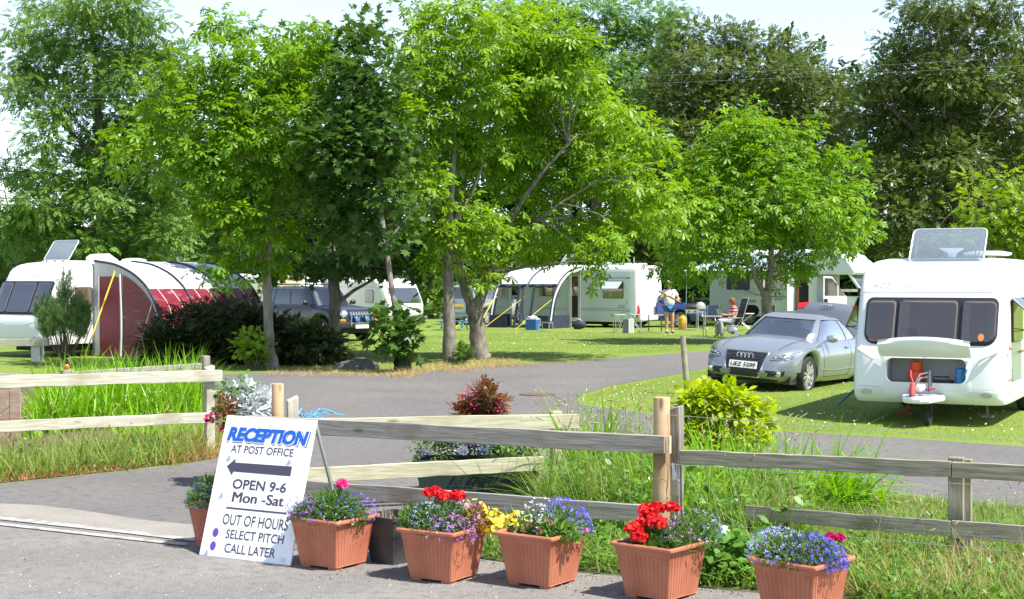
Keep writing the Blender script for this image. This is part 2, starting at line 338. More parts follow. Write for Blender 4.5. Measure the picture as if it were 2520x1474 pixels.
def post(parent, x, y, w, h, mat, round_=False, tip=0., lean=0., d=None):
    m = MB()      # built lying along X so that the grain runs up the post
    if round_: m.lathe([(w*.52, -.3), (w*.5, h*.5), (w*.48, h-.012), (w*.44, h)], 18)
    else:
        d = d or w; m.add([(-w/2,-d/2,-.3),(w/2,-d/2,-.3),(w/2,d/2,-.3),(-w/2,d/2,-.3),(-w/2,-d/2,h-tip),(w/2,-d/2,h-tip*.2),(w/2,d/2,h),(-w/2,d/2,h-tip*.8)], [(0,3,2,1),(4,5,6,7),(0,1,5,4),(1,2,6,5),(2,3,7,6),(3,0,4,7)])
    Rm = Matrix.Rotation(R(90), 4, 'Y')
    m.v = [tuple(Rm @ Vector(q)) for q in m.v]
    o = m.build('post', mat, parent, smooth=40 if round_ else None, bevel=0 if round_ else .006)
    o.location = (x, y, 0); o.rotation_euler = (lean, R(-90), 0); return o
def rail(parent, a, b, th, h, mat, sag=0.):
    a, b = Vector(a), Vector(b); m = MB(); k = 14; P = []
    for i in range(k+1):
        t = i/k; c = a.lerp(b, t); dz = -sag*math.sin(math.pi*t)+random.uniform(-.003,.003)
        P.append([(c.x, c.y-th/2, c.z+dz-h/2+random.uniform(-.003,.003)), (c.x, c.y+th/2, c.z+dz-h/2), (c.x, c.y+th/2, c.z+dz+h/2), (c.x, c.y-th/2, c.z+dz+h/2+random.uniform(-.003,.003))])
    m.grid([[q for q in r]+[r[0]] for r in P], flip=True); m.add(P[0], [(3,2,1,0)]); m.add(P[-1], [(0,1,2,3)])
    o = m.build('rail', mat, parent, weld=True, bevel=.004); 
    return o
# front grey fence (behind the pots)
A, B = W(650,1265), W(1628,1345)
f, Ln = fence('timber_fence', 'weathered grey two rail fence directly behind the flower pots and the reception sign', A, B)
rail(f, (-.12,-.04,.755), (Ln+.06,-.095,.755), .045, .13, grey_wood); rail(f, (.1,-.04,.25), (Ln-.02,-.095,.25), .045, .125, grey_wood)
post(f, Ln, 0, .125, 1.09, new_post, True)
e = MB().box((Ln+.085, -.07, .755), (.012, .043, .126)).build('rail_end', MATS['cut end grain'], f)
# pale fence behind it
A2, B2 = W(684,1262), W(1425,1228)
f, Ln = fence('timber_fence', 'pale greenish two rail fence between the grey fence and the drive', A2, B2)
rail(f, (.1,-.06,.725), (Ln-.02,-.05,.70), .04, .125, pale_wood); rail(f, (.1,-.06,.31), (Ln-.35,-.05,.335), .04, .125, pale_wood)
post(f, 0, 0, .105, 1.08, new_post, True); post(f, .14, .12, .09, .97, white_wood, tip=.05); post(f, Ln-.2, .05, .09, .78, pale_wood)
# right brown fence
A3, B3 = W(1655,1345), W(2340,1405)
f, Ln = fence('timber_fence', 'dark mossy two rail fence leading right from the round post past the weeds', A3, B3)
L2 = Ln+3.4
rail(f, (.05,.03,.655), (Ln,.0,.68), .04, .105, brown_wood); rail(f, (Ln+.005,.0,.68), (L2,-.02,.665), .04, .105, brown_wood)
rail(f, (.55,.03,.285), (Ln,.0,.285), .04, .105, brown_wood); rail(f, (Ln+.005,.0,.285), (L2,-.02,.275), .04, .115, brown_wood)
post(f, 0, .06, .095, 1.03, old_post, tip=.03, d=.11); post(f, Ln+.02, .075, .1, .755, brown_wood, d=.07, lean=R(2)); post(f, L2-.4, .075, .1, .74, brown_wood, d=.07); post(f, Ln+.085, .13, .055, .74, brown_wood, d=.06)
wm = MB()
for z, zz in ((.92,.80), (.56,.56), (.155,.12), (-.02,-.05)):
    pts = [(-.12+(L2+.3)*t, -.06-.05*t, z+(zz-z)*t-.012*math.sin(3.1*t)) for t in np.linspace(0, 1, 9)]
    wm.tube([(p[0], p[1], p[2]+.05) for p in pts], .0022, 5)
for q in range(7): wm.tube([(.03+random.uniform(-.02,.03), -.06, .62), (.06+random.uniform(-.03,.05), -.08, .5), (.05+random.uniform(-.03,.03), -.07, .62-random.uniform(.1,.32))], .002, 4)
wm.build('wire', MATS['galvanised wire'], f)
# left fence round the iris bed
A4, B4 = W(-260,1168), W(517,1120)
f, Ln = fence('timber_fence', 'bleached pale two rail fence at the far left enclosing the tall green iris leaves', A4, B4)
rail(f, (-.1,-.06,.90), (Ln+.12,-.06,.885), .04, .125, white_wood); rail(f, (-.1,-.06,.44), (Ln-.03,-.06,.425), .04, .115, white_wood)
post(f, Ln, .02, .095, 1.0, white_wood, tip=.04); post(f, .2, .02, .095, .95, white_wood)
# low back rail and log beyond the iris bed
A5, B5 = W(165,1035), W(505,1012)
f, Ln = fence('timber_fence', 'low grey back rail beyond the irises joining the corner post', A5, B5)
rail(f, (0,0,.62), (Ln,0,.66), .04, .11, grey_wood); post(f, 0, .0, .15, .70, white_wood); post(f, Ln, -.0, .11, .82, grey_wood)
lg = thing('log', 'lichen spotted grey log lying across low supports behind the left fence', 'log', W(-100,1040))
d = W(178,1030)-W(-100,1040); m = MB(); m.tube([(d.x*t, d.y*t, .58+.02*math.sin(7*t)) for t in np.linspace(0,1,12)], .075, 12, jit=.05)
m.build('trunk', layered('lichen bark', [(.16,.15,.14),(.27,.25,.24),(.75,.74,.7)], [9, 7], [(.4,.6,.8),(.62,.68,.9)], bump=.8, bscale=40), lg, smooth=60)
for t in (.1,.5,.93): MB().box((d.x*t, d.y*t, .255), (.12,.12,.52)).build('support', grey_wood, lg)
lm = thing('lantern', 'small orange glass lantern standing on the sawn left post', 'lantern', W(163,1035)+Vector((.01,0,.71)))
MB().lathe([(.03,0),(.042,.015),(.044,.04),(.025,.065)], 14).build('glass_jar', M('orange glass', (.50,.13,.008), .15, spec=.8), lm, smooth=50)
MB().tube([(.05*math.cos(t)*1.05, 0, .06+.09*math.sin(t)) for t in np.linspace(0, math.pi, 10)], .004, 5).build('handle', M('dull wire', (.35,.3,.25), .5, .6), lm)
# further rail by the conifer
A6, B6 = W(-60,888), W(110,890)
f, Ln = fence('timber_fence', 'pale square railing with one stout post beside the small conifer', A6, B6)
rail(f, (-.4,-.0,.42), (Ln+.1,-.0,.46), .08, .17, white_wood); post(f, Ln-.25, .12, .23, .40, M('painted post', (.50,.48,.50), .7, c2=(.62,.60,.60), scale=9), d=.2)
m = MB()
A7 = W(-30,1085); f = thing('board_panel', 'weathered brown board panel behind the left fence at the end of the irises', 'panel', A7, R(-4))
for i in range(4): m.box((-.06+.135*i, random.uniform(-.006,.006), .31+random.uniform(-.01,.01)), (.128,.025,.62))
m.build('boards', wood('pinkish board', (.30,.20,.15), (.42,.31,.24), (.26,.2,.15)), f)
MB().box((.14,.03,.5),(.56,.035,.07)).build('batten', grey_wood, f)
# leaning pole on the verge of the peninsula and far rail
p = thing('wooden_post', 'leaning thin round grey stake behind the lime green bush', 'post', W(1692,970))
MB().tube([(.02,0,-.2),(0,0,.0),(-.05,0,.58),(-.085,0,.99)], [.052,.052,.049,.047], 12, jit=.03).build('stake', wood('stake wood', (.24,.21,.15),(.34,.31,.24),(.18,.16,.11), grain=2), p, smooth=50)
A8, B8 = WD(1560,0,74), WD(2300,0,74); A8.z = B8.z = 0
f, Ln = fence('timber_fence', 'distant pale post and rail fence beyond the blue car', A8, B8)
for z in (.95, 1.38): MB().bar((0,0,z),(Ln,0,z),.05,.13).build('rail', white_wood, f)
for i in range(5): MB().box((1.0+i*2.95,.06,.72),(.2,.12,1.5)).build('post', MATS['painted post'], f)
# overhead wires between far poles out of sight
for (y0, y1, y2, lab) in ((232,192,130,'upper overhead electric wire crossing before the dark beech trees'), (244,210,151,'lower overhead electric wire crossing before the dark beech trees')):
    a, b, c = WD(-300, y0+4, 47), WD(1496, y1, 47), WD(2900, y2-14, 47); pts = []
    for t in np.linspace(0, 1, 40):
        xx = a.x+(c.x-a.x)*t; tb = (b.x-a.x)/(c.x-a.x)
        z = a.z+(c.z-a.z)*t + (b.z-(a.z+(c.z-a.z)*tb))*(t*(1-t))/(tb*(1-tb)); pts.append((xx, 47, z))
    tag(MB().tube(pts, .006, 5).build('overhead_wire', M('wire grey', (.10,.11,.11), .8)), lab, 'wire')
# blue cord tying the sign to the rail
rp = MB(); r0 = W(735,1018,.8)
for k in range(8):
    a = r0+Vector((random.uniform(-.05,.16), -.06, random.uniform(-.03,.03))); pts = [a]
    dirn = Vector((random.uniform(-.12,.2), random.uniform(-.03,.02), random.uniform(.0,.05)))
    for j in range(1, 7): pts.append(a+dirn*(j/3)+Vector((0,-.01*j,.03*math.sin(j*.9+k)-.008*j)))
    rp.tube(pts, .0045, 5)
for dx in (-.02, .13): rp.tube([r0+Vector((dx,-.09,-.10)), r0+Vector((dx+.02,-.1,.0)), r0+Vector((dx+.05,-.03,.045)), r0+Vector((dx+.07,.02,.0)), r0+Vector((dx+.06,.0,-.12))], .0055, 6)
tag(rp.build('rope', M('blue twine', (.10,.42,.75), .6)), 'bright blue twine tying the sign top to the grey rail', 'rope')
# ---------------------------------------------------------------- reception sign
white_paint = M('sign white', (.82,.83,.85), .35, c2=(.68,.68,.68), scale=4, spec=.4, lo=.5, hi=.85)
navy = M('sign lettering', (.055,.05,.085), .5); blue = M('sign blue', (.004,.10,.52), .45); violet = M('sign violet', (.10,.06,.36), .5)
BL, BR = W(490,1369), W(714,1396)
d = BR-BL; Wd = d.length; rz = math.atan2(d.y, d.x)
s = thing('reception_sign', 'white leaning reception board with blue heading and arrow tied to the fence', 'sign', BL, rz)
lean = R(17.5); Hs = 1.005
def S(x, y, o=.0): return Vector((x, y*math.sin(lean)-o*math.cos(lean), y*math.cos(lean)+o*math.sin(lean)+.012))   # board plane, o = height above its face
m = MB()
vs = [S(x, y, o) for o in (-.012, 0) for (x, y) in ((0,0),(Wd,0),(Wd,Hs),(0,Hs))]
m.add(vs, [(3,2,1,0),(4,5,6,7),(0,1,5,4),(1,2,6,5),(2,3,7,6),(3,0,4,7)]); m.build('board', white_paint, s, bevel=.002)
def put(tx, cx, cy, w, h, mat, name, o=.0015, dx=0, dy=0, shear=0., bold=0., mb=None):
    V, F = lettering(tx, w, h, shear, bold); mb2 = mb or MB()
    mb2.add([S(cx+x+dx, cy+y+dy, o) for x, y in V], F)
    if mb is None: return mb2.build(name, mat, s)
# board coordinates measured along the board: u 0..1 across, v 0..1 up
def uv(u, v): return u*Wd, v*Hs
cx, cy = uv(.5, .868)
put('RECEPTION', cx, cy, .735, .118, M('heading shade', (.12,.12,.18), .5), 'heading_shadow', .001, .008, -.007, shear=.18, bold=.035)
put('RECEPTION', cx, cy, .725, .112, white_paint, 'heading_outline', .002, .004, -.003, shear=.18, bold=.038)
put('RECEPTION', cx, cy, .712, .103, blue, 'heading', .003, shear=.18, bold=.045)
put('RECEPTION', cx+.003, cy, .712, .103, blue, 'heading', .0034, shear=.18, bold=.045)
T = MB()
for tx, u, v, w_, h_, b in (('AT POST OFFICE', .47, .762, .555, .056, .012), ('OPEN 9-6', .515, .516, .475, .072, .022), ('Mon -Sat', .53, .425, .45, .073, 0.), ('OUT OF HOURS', .545, .265, .575, .076, .008), ('SELECT PITCH', .57, .165, .505, .063, .010), ('CALL LATER', .545, .068, .445, .065, .010)):
    x, y = uv(u, v); put(tx, x, y, w_, h_, None, '', .0015, bold=b, mb=T)
    if b == 0.:
        for i_, e_ in ((1,.0035),(2,-.0035)): put(tx, x, y, w_, h_, None, '', .0015+.0003*i_, dx=e_, mb=T)
def poly(P): T.add([S(u*Wd, v*Hs, .0015) for u, v in P], [tuple(range(len(P)))])
poly([(.20,.350),(.86,.350),(.86,.338),(.20,.338)])
T.build('lettering', navy, s)
A_ = MB(); A_.add([S(u*Wd, v*Hs, .0015) for u, v in [(.115,.635),(.20,.695),(.20,.665),(.83,.668),(.83,.600),(.20,.600),(.19,.573)]], [tuple(range(6,-1,-1))]); A_.build('arrow', navy, s)
Bt = MB()
for v in (.165, .072):
    Bt.add([S(.135*Wd+.026*math.cos(t)-.0, v*Hs+.032*math.sin(t), .0015) for t in np.linspace(0, 6.283, 18)[:-1]], [tuple(range(17))])
Bt.build('bullet_marks', violet, s)
for u, v in ((.13,.70),(.80,.705),(.13,.435),(.09,.03),(.92,.03)):
    x, y = uv(u, v); MB().box(S(x, y, .006), (.022,.012,.026)).build('clip', M('clear clip', (.7,.71,.72), .3), s, bevel=.002)
alum = M('aluminium', (.62,.62,.63), .38, .85)
m = MB()
for u in (.06, .97): m.bar(S(u*Wd, Hs*.98, -.025), S(u*Wd, Hs*.98, -.025)+Vector((.02, .36, -Hs*.955)), .018, .022)
m.bar(S(.06*Wd, Hs*.98, -.025)+Vector((.012,.25,-.66)), S(.97*Wd, Hs*.98, -.025)+Vector((.012,.25,-.66)), .012, .018)
m.bar(S(0,.0,-.006)+Vector((0,0,-.004)), S(Wd,.0,-.006)+Vector((0,0,-.004)), .02, .012)
m.build('back_leg', alum, s)

# ---------------------------------------------------------------- planters
terra = M('terracotta plastic', (.395,.13,.072), .45, c2=(.50,.185,.108), scale=5, spec=.4, bump=.05, bscale=200)
potsoil = M('potting soil', (.035,.025,.018), .95, c2=(.08,.055,.035), scale=40, bump=.8)
def square_ring(hw, z, flute=0., nr=11, rc=.014):
    P = []
    for sx in range(4):
        t = sx*math.pi/2; c, s_ = math.cos(t), math.sin(t)
        pts = [(-hw+rc, 0)]
        if nr:
            a = -hw+rc*1.6; wd = 2*(hw-rc*1.6)/nr
            for i in range(nr):
                x0 = a+i*wd
                pts += [(x0+wd*.10, flute), (x0+wd*.28, 0), (x0+wd*.72, 0), (x0+wd*.90, flute)]
        pts += [(hw-rc, 0), (hw-rc*.3, rc*.3)]
        for x, q in pts:
            u, v = x, -hw+q; P.append((u*c-v*s_, u*s_+v*c, z))
    return P
def loft(m, rings):
    k = len(rings[0])
    m.add([p for r in rings for p in r], [(i*k+j, i*k+(j+1)%k, (i+1)*k+(j+1)%k, (i+1)*k+j) for i in range(len(rings)-1) for j in range(k)])
PA, PH = .455, .34                                   # rim width, height
pm = MB()
hb, ht = PA*.355, PA*.455
loft(pm, [square_ring(hb, .018, 0), square_ring(hb+.0005, .022, .005), square_ring(hb+(ht-hb)*.82, .272, .005), square_ring(hb+(ht-hb)*.85, .279, 0), square_ring(ht, .312, 0),
          square_ring(PA*.492, .314, 0), square_ring(PA*.5, .32, 0), square_ring(PA*.5, .332, 0), square_ring(PA*.488, PH, 0), square_ring(PA*.455, PH, 0), square_ring(PA*.44, .333, 0), square_ring(PA*.42, .27, 0)])
pm.add(square_ring(hb, .018, 0), [tuple(range(len(square_ring(hb, .018, 0))-1, -1, -1))])
for sx in (-1, 1):
    for sy in (-1, 1): pm.box((sx*(hb-.045), sy*(hb-.045), .009), (.07,.07,.018))
pot_me = None
disc6 = ([(math.cos(t), math.sin(t), .12*((i % 2)*2-1)) for i, t in enumerate(np.linspace(0, 6.283, 7)[:-1])], [(0,1,2,3,4,5)])
lob = ([(0,0,0),(.9,.35,.15),(1.1,0,.05),(.9,-.35,.15),(.35,.9,-.1),(.0,1.1,.0),(-.3,.8,.1),(.35,-.9,-.1),(0,-1.1,0),(-.3,-.8,.1)], [(0,3,2,1),(0,4,5,6),(0,9,8,7)])
blade1 = ([(0,-.5,0),(0,.5,0),(.5,.42,.06),(.5,-.42,.06),(1,0,-.05)], [(0,3,2,1),(3,4,2)])
leafd = ([(0,0,0),(.35,.30,.05),(.75,.26,.03),(1,0,-.06),(.75,-.26,.03),(.35,-.30,.05)], [(0,5,4,3,2,1)])
roundleaf = ([(math.cos(t)*(.85+.15*math.cos(6*t)), math.sin(t)*(.85+.15*math.cos(6*t)), .16*math.cos(3*t)) for t in np.linspace(.0, 6.283, 13)[:-1]], [tuple(range(12))])
green_mix = leafmat('pot foliage', (.05,.12,.02), (.15,.28,.05), .35)
FC = {'blue': leafmat('lobelia blue', (.05,.04,.36), (.16,.15,.62), .15, .5), 'pale': leafmat('lobelia pale', (.22,.24,.62), (.5,.52,.8), .15, .5), 'purple': leafmat('lobelia purple', (.20,.03,.25), (.5,.16,.5), .15, .5),
      'white': leafmat('white blossom', (.7,.7,.66), (.85,.85,.8), .2, .5), 'yellow': leafmat('yellow blossom', (.75,.55,.02), (.85,.72,.08), .2, .5), 'red': leafmat('red geranium', (.55,.004,.01), (.8,.03,.025), .15, .5), 'pink': leafmat('pink geranium', (.65,.02,.16), (.85,.08,.3), .2, .5), 'magenta': leafmat('crimson blossom', (.45,.01,.1), (.7,.03,.18), .2, .5)}
def mound(n, c, r, shell=.75):
    """points in a half ellipsoid, mostly near its surface, with outward directions"""
    d = unit(RNG.normal(0, 1, (n, 3))); d[:, 2] = np.abs(d[:, 2])*1.0-.12
    d = unit(d); k = shell+(1-shell)*RNG.random((n, 1))**.5
    return np.array(c)+d*np.array(r)*k, d
def foliage(parent, parts, mat, name, tmpl, size, narrow=.16, per=1.0):
    A = []
    for (n, c, r) in parts:
        P, D = mound(int(n*per), c, r, .35)
        k = len(P); Dd = unit(D*.8+RNG.normal(0,.5,(k,3))+np.array([0,0,.35]))
        sz = RNG.uniform(.6,1.25,k)*size
        A.append(inst(tmpl, P-Dd*sz[:,None]*.5, frames(Dd, RNG.normal(0,1,(k,3))+np.array([0,0,.6])), np.stack([sz, sz*narrow, sz], -1), RNG.random(k)))
    V, L, S_, Rn = joinarr(A); return npmesh(name, V, L, S_, mat, parent, Rn)
def blooms(parent, parts, key, size=.0085, tmpl=None):
    A = []
    for (n, c, r) in parts:
        P, D = mound(n, c, r, .9); k = len(P)
        N = unit(D+RNG.normal(0,.35,(k,3))+np.array([.1,-.35,.3]))
        A.append(inst(tmpl or lob, P+D*.006, frames(RNG.normal(0,1,(k,3)), N), RNG.uniform(.7,1.25,k)*size, RNG.random(k)))
    V, L, S_, Rn = joinarr(A); return npmesh('blossoms', V, L, S_, FC[key], parent, Rn)
def geranium(parent, c, r, key='red'):
    n = 130; d = unit(RNG.normal(0,1,(n,3))); d[:,2] = np.abs(d[:,2])*1.2-.35; d = unit(d)
    P = np.array(c)+d*np.array((r, r, r*.8))*(.75+.3*RNG.random((n,1)))
    V, L, S_, Rn = inst(disc6, P, frames(RNG.normal(0,1,(n,3)), d+RNG.normal(0,.5,(n,3))), RNG.uniform(.011,.017,n), RNG.random(n))
    h = npmesh('flower_head', V, L, S_, FC[key], parent, Rn)
    MB().tube([(c[0]*.8, c[1]*.8, .31), (c[0], c[1], c[2]-r*.5)], .004, 5).build('stalk', M('flower stalk', (.10,.2,.04), .6), h)
    return h
def planter(xf, yf, th, label, full=True):
    global pot_me
    F = W(xf, yf, PH); c = F+Vector((-math.cos(th)+math.sin(th), math.sin(th)+math.cos(th), 0))*PA/2
    t = thing('planter', label, 'planter', (c.x, c.y, .008), -th, 'terracotta planters beside the road')
    if pot_me is None: o = pm.build('pot', terra, t, smooth=25, weld=1e-5); pot_me = o.data
    else: link(bpy.data.objects.new('pot', pot_me), t)
    MB().grid([[(x, y, .295+.012*math.sin(31*x+17*y)) for x in np.linspace(-.19,.19,8)] for y in np.linspace(-.19,.19,8)]).build('soil', potsoil, t)
    return t
def view(t):      # axes of the picture (right, towards the viewer) in the planter's own frame
    a = -t.rotation_euler.z
    def f(x, y, z): return (x*math.cos(a)-y*math.sin(a), x*math.sin(a)+y*math.cos(a), z)
    return f
# 1 behind the sign
t = planter(556, 1247, R(36), 'terracotta planter of blue lobelia half hidden behind the sign'); q = view(t)
foliage(t, [(1900, q(-.08,-.05,.32), (.22,.2,.22))], green_mix, 'foliage', blade1, .05)
blooms(t, [(260, q(-.12,-.08,.31), (.17,.15,.18))], 'blue')
# 2 right of the sign
t = planter(829, 1289, R(34), 'terracotta planter right of the sign with one bright pink geranium head'); q = view(t)
foliage(t, [(2200, q(0,0,.32), (.27,.22,.20)), (500, q(-.18,-.05,.33), (.11,.12,.12))], green_mix, 'foliage', blade1, .055)
blooms(t, [(200, q(.14,-.03,.34), (.16,.16,.15)), (150, q(-.18,-.1,.33), (.12,.12,.12)), (70, q(-.02,-.1,.33),(.2,.16,.15))], 'blue')
blooms(t, [(190, q(-.2,-.04,.36), (.12,.12,.12)), (40, q(.22,-.02,.36),(.1,.1,.11))], 'purple')
blooms(t, [(60, q(-.05,-.13,.32),(.25,.12,.1))], 'white', .006)
geranium(t, q(.055,.02,.545), .038, 'pink')
# 3
t = planter(1117, 1317, R(31), 'terracotta planter with two red geraniums over mauve and blue lobelia'); q = view(t)
foliage(t, [(2000, q(-.02,0,.32), (.26,.22,.19)), (500, q(-.2,.0,.33),(.1,.12,.17))], green_mix, 'foliage', blade1, .055)
foliage(t, [(260, q(.21,-.03,.32), (.10,.12,.17))], leafmat('bronze leaves', (.16,.09,.02), (.36,.22,.04), .3), 'bronze_foliage', leafd, .045, .7)
blooms(t, [(170, q(-.10,-.06,.37), (.13,.12,.13)), (140, q(.1,.02,.38),(.14,.14,.12)), (90, q(0,-.12,.31),(.16,.14,.12))], 'pale')
blooms(t, [(330, q(.04,-.14,.30), (.19,.12,.14)), (90, q(.17,-.06,.36),(.09,.1,.13))], 'purple', .0095)
blooms(t, [(26, q(.3,.0,.31), (.07,.06,.13)), (10, q(.2,.05,.4),(.1,.1,.1))], 'yellow', .018, disc6)
geranium(t, q(-.06,.02,.545), .055); geranium(t, q(-.005,-.02,.53), .045); geranium(t, q(-.10,.03,.55), .035); geranium(t, q(.085,.01,.525), .05)
# 4
t = planter(1359, 1328, R(35), 'terracotta planter of deep violet lobelia with white and yellow flowers'); q = view(t)
foliage(t, [(900, q(.1,.05,.32), (.20,.19,.19)), (220, q(-.14,.06,.32),(.08,.08,.13))], green_mix, 'foliage', blade1, .05)
foliage(t, [(520, q(.10,-.12,.31), (.15,.12,.14))], leafmat('fuchsia leaves', (.08,.18,.03), (.2,.34,.06), .35), 'trailing_foliage', leafd, .042, .8)
blooms(t, [(560, q(.13,.06,.345), (.20,.17,.19))], 'blue', .0105)
blooms(t, [(170, q(-.05,.03,.34), (.13,.12,.17)), (60, q(.0,.06,.37),(.1,.1,.18))], 'white', .008)
blooms(t, [(26, q(-.17,.08,.36), (.06,.06,.08)), (40, q(-.32,.12,.33),(.09,.06,.12))], 'yellow', .02, disc6)
blooms(t, [(14, q(.02,-.1,.33), (.15,.12,.12))], 'pink', .012)
# 5
t = planter(1652, 1357, R(40), 'terracotta planter with five full scarlet geranium heads and wispy lobelia'); q = view(t)
foliage(t, [(150, q(-.05,-.02,.31), (.15,.14,.13))], leafmat('geranium leaves', (.05,.15,.02), (.12,.26,.04), .3), 'geranium_foliage', roundleaf, .036, 1.0)
foliage(t, [(1300, q(.18,.06,.32), (.20,.18,.17)), (300, q(.08,-.1,.31),(.12,.1,.09))], green_mix, 'foliage', blade1, .05)
blooms(t, [(150, q(.2,.05,.37), (.20,.16,.16))], 'pale'); blooms(t, [(110, q(.09,-.06,.35), (.1,.1,.12))], 'purple'); blooms(t, [(40, q(.33,.05,.36),(.09,.09,.14))], 'blue')
for c, r in ((q(-.17,-.06,.42),.055), (q(-.14,-.1,.375),.05), (q(-.08,-.02,.47),.065), (q(-.03,.02,.53),.05), (q(-.03,-.07,.455),.058), (q(.07,.06,.53),.045), (q(-.09,.03,.52),.045)): geranium(t, c, r)
# 6
t = planter(2008, 1400, R(42), 'terracotta planter brimming with blue lobelia nearest the right weeds'); q = view(t)
foliage(t, [(2600, q(-.03,-.02,.32), (.27,.22,.17))], green_mix, 'foliage', blade1, .05)
blooms(t, [(760, q(.04,-.06,.32), (.22,.17,.16))], 'blue', .0105); blooms(t, [(420, q(-.12,.0,.34), (.20,.17,.17))], 'pale', .0095); blooms(t, [(70, q(.02,-.13,.3), (.05,.12,.13))], 'purple', .011)
geranium(t, q(.18,.06,.44), .028, 'magenta'); geranium(t, q(.235,.07,.435), .026, 'magenta')
# black square pot
F = W(968,1281,.325); th = R(40); a_ = .33
c = F+Vector((-math.cos(th)+math.sin(th), math.sin(th)+math.cos(th), 0))*a_/2
t = thing('black_pot', 'black square plastic pot of dead stems between two terracotta planters', 'plant pot', (c.x, c.y, .008), -th)
m = MB(); R_ = lambda h, z: square_ring(h, z, 0, 0, .03)
loft(m, [R_(.118,0), R_(.118,.005), R_(.142,.185), R_(.150,.195), R_(.160,.30), R_(.166,.302), R_(.167,.325), R_(.158,.325), R_(.148,.20)])
m.add(R_(.118,0), [tuple(range(len(R_(.1,0))-1,-1,-1))]); m.build('pot', M('black plastic', (.035,.036,.038), .5, c2=(.055,.055,.056), scale=9), t, smooth=35, weld=1e-5)
MB().box((0,0,.19),(.28,.28,.02)).build('soil', potsoil, t)
n = 60; P = np.stack([RNG.uniform(-.12,.12,n), RNG.uniform(-.12,.12,n), np.full(n,.2)], -1); Dd = unit(RNG.normal(0,.35,(n,3))+np.array([0,0,1.]))
V, L, S_, Rn = inst(blade1, P, frames(Dd, RNG.normal(0,1,(n,3))), np.stack([RNG.uniform(.08,.26,n), np.full(n,.006), np.full(n,.1)], -1), RNG.random(n))
npmesh('dead_stems', V, L, S_, leafmat('straw', (.42,.29,.16), (.66,.53,.33), .2), t, Rn)
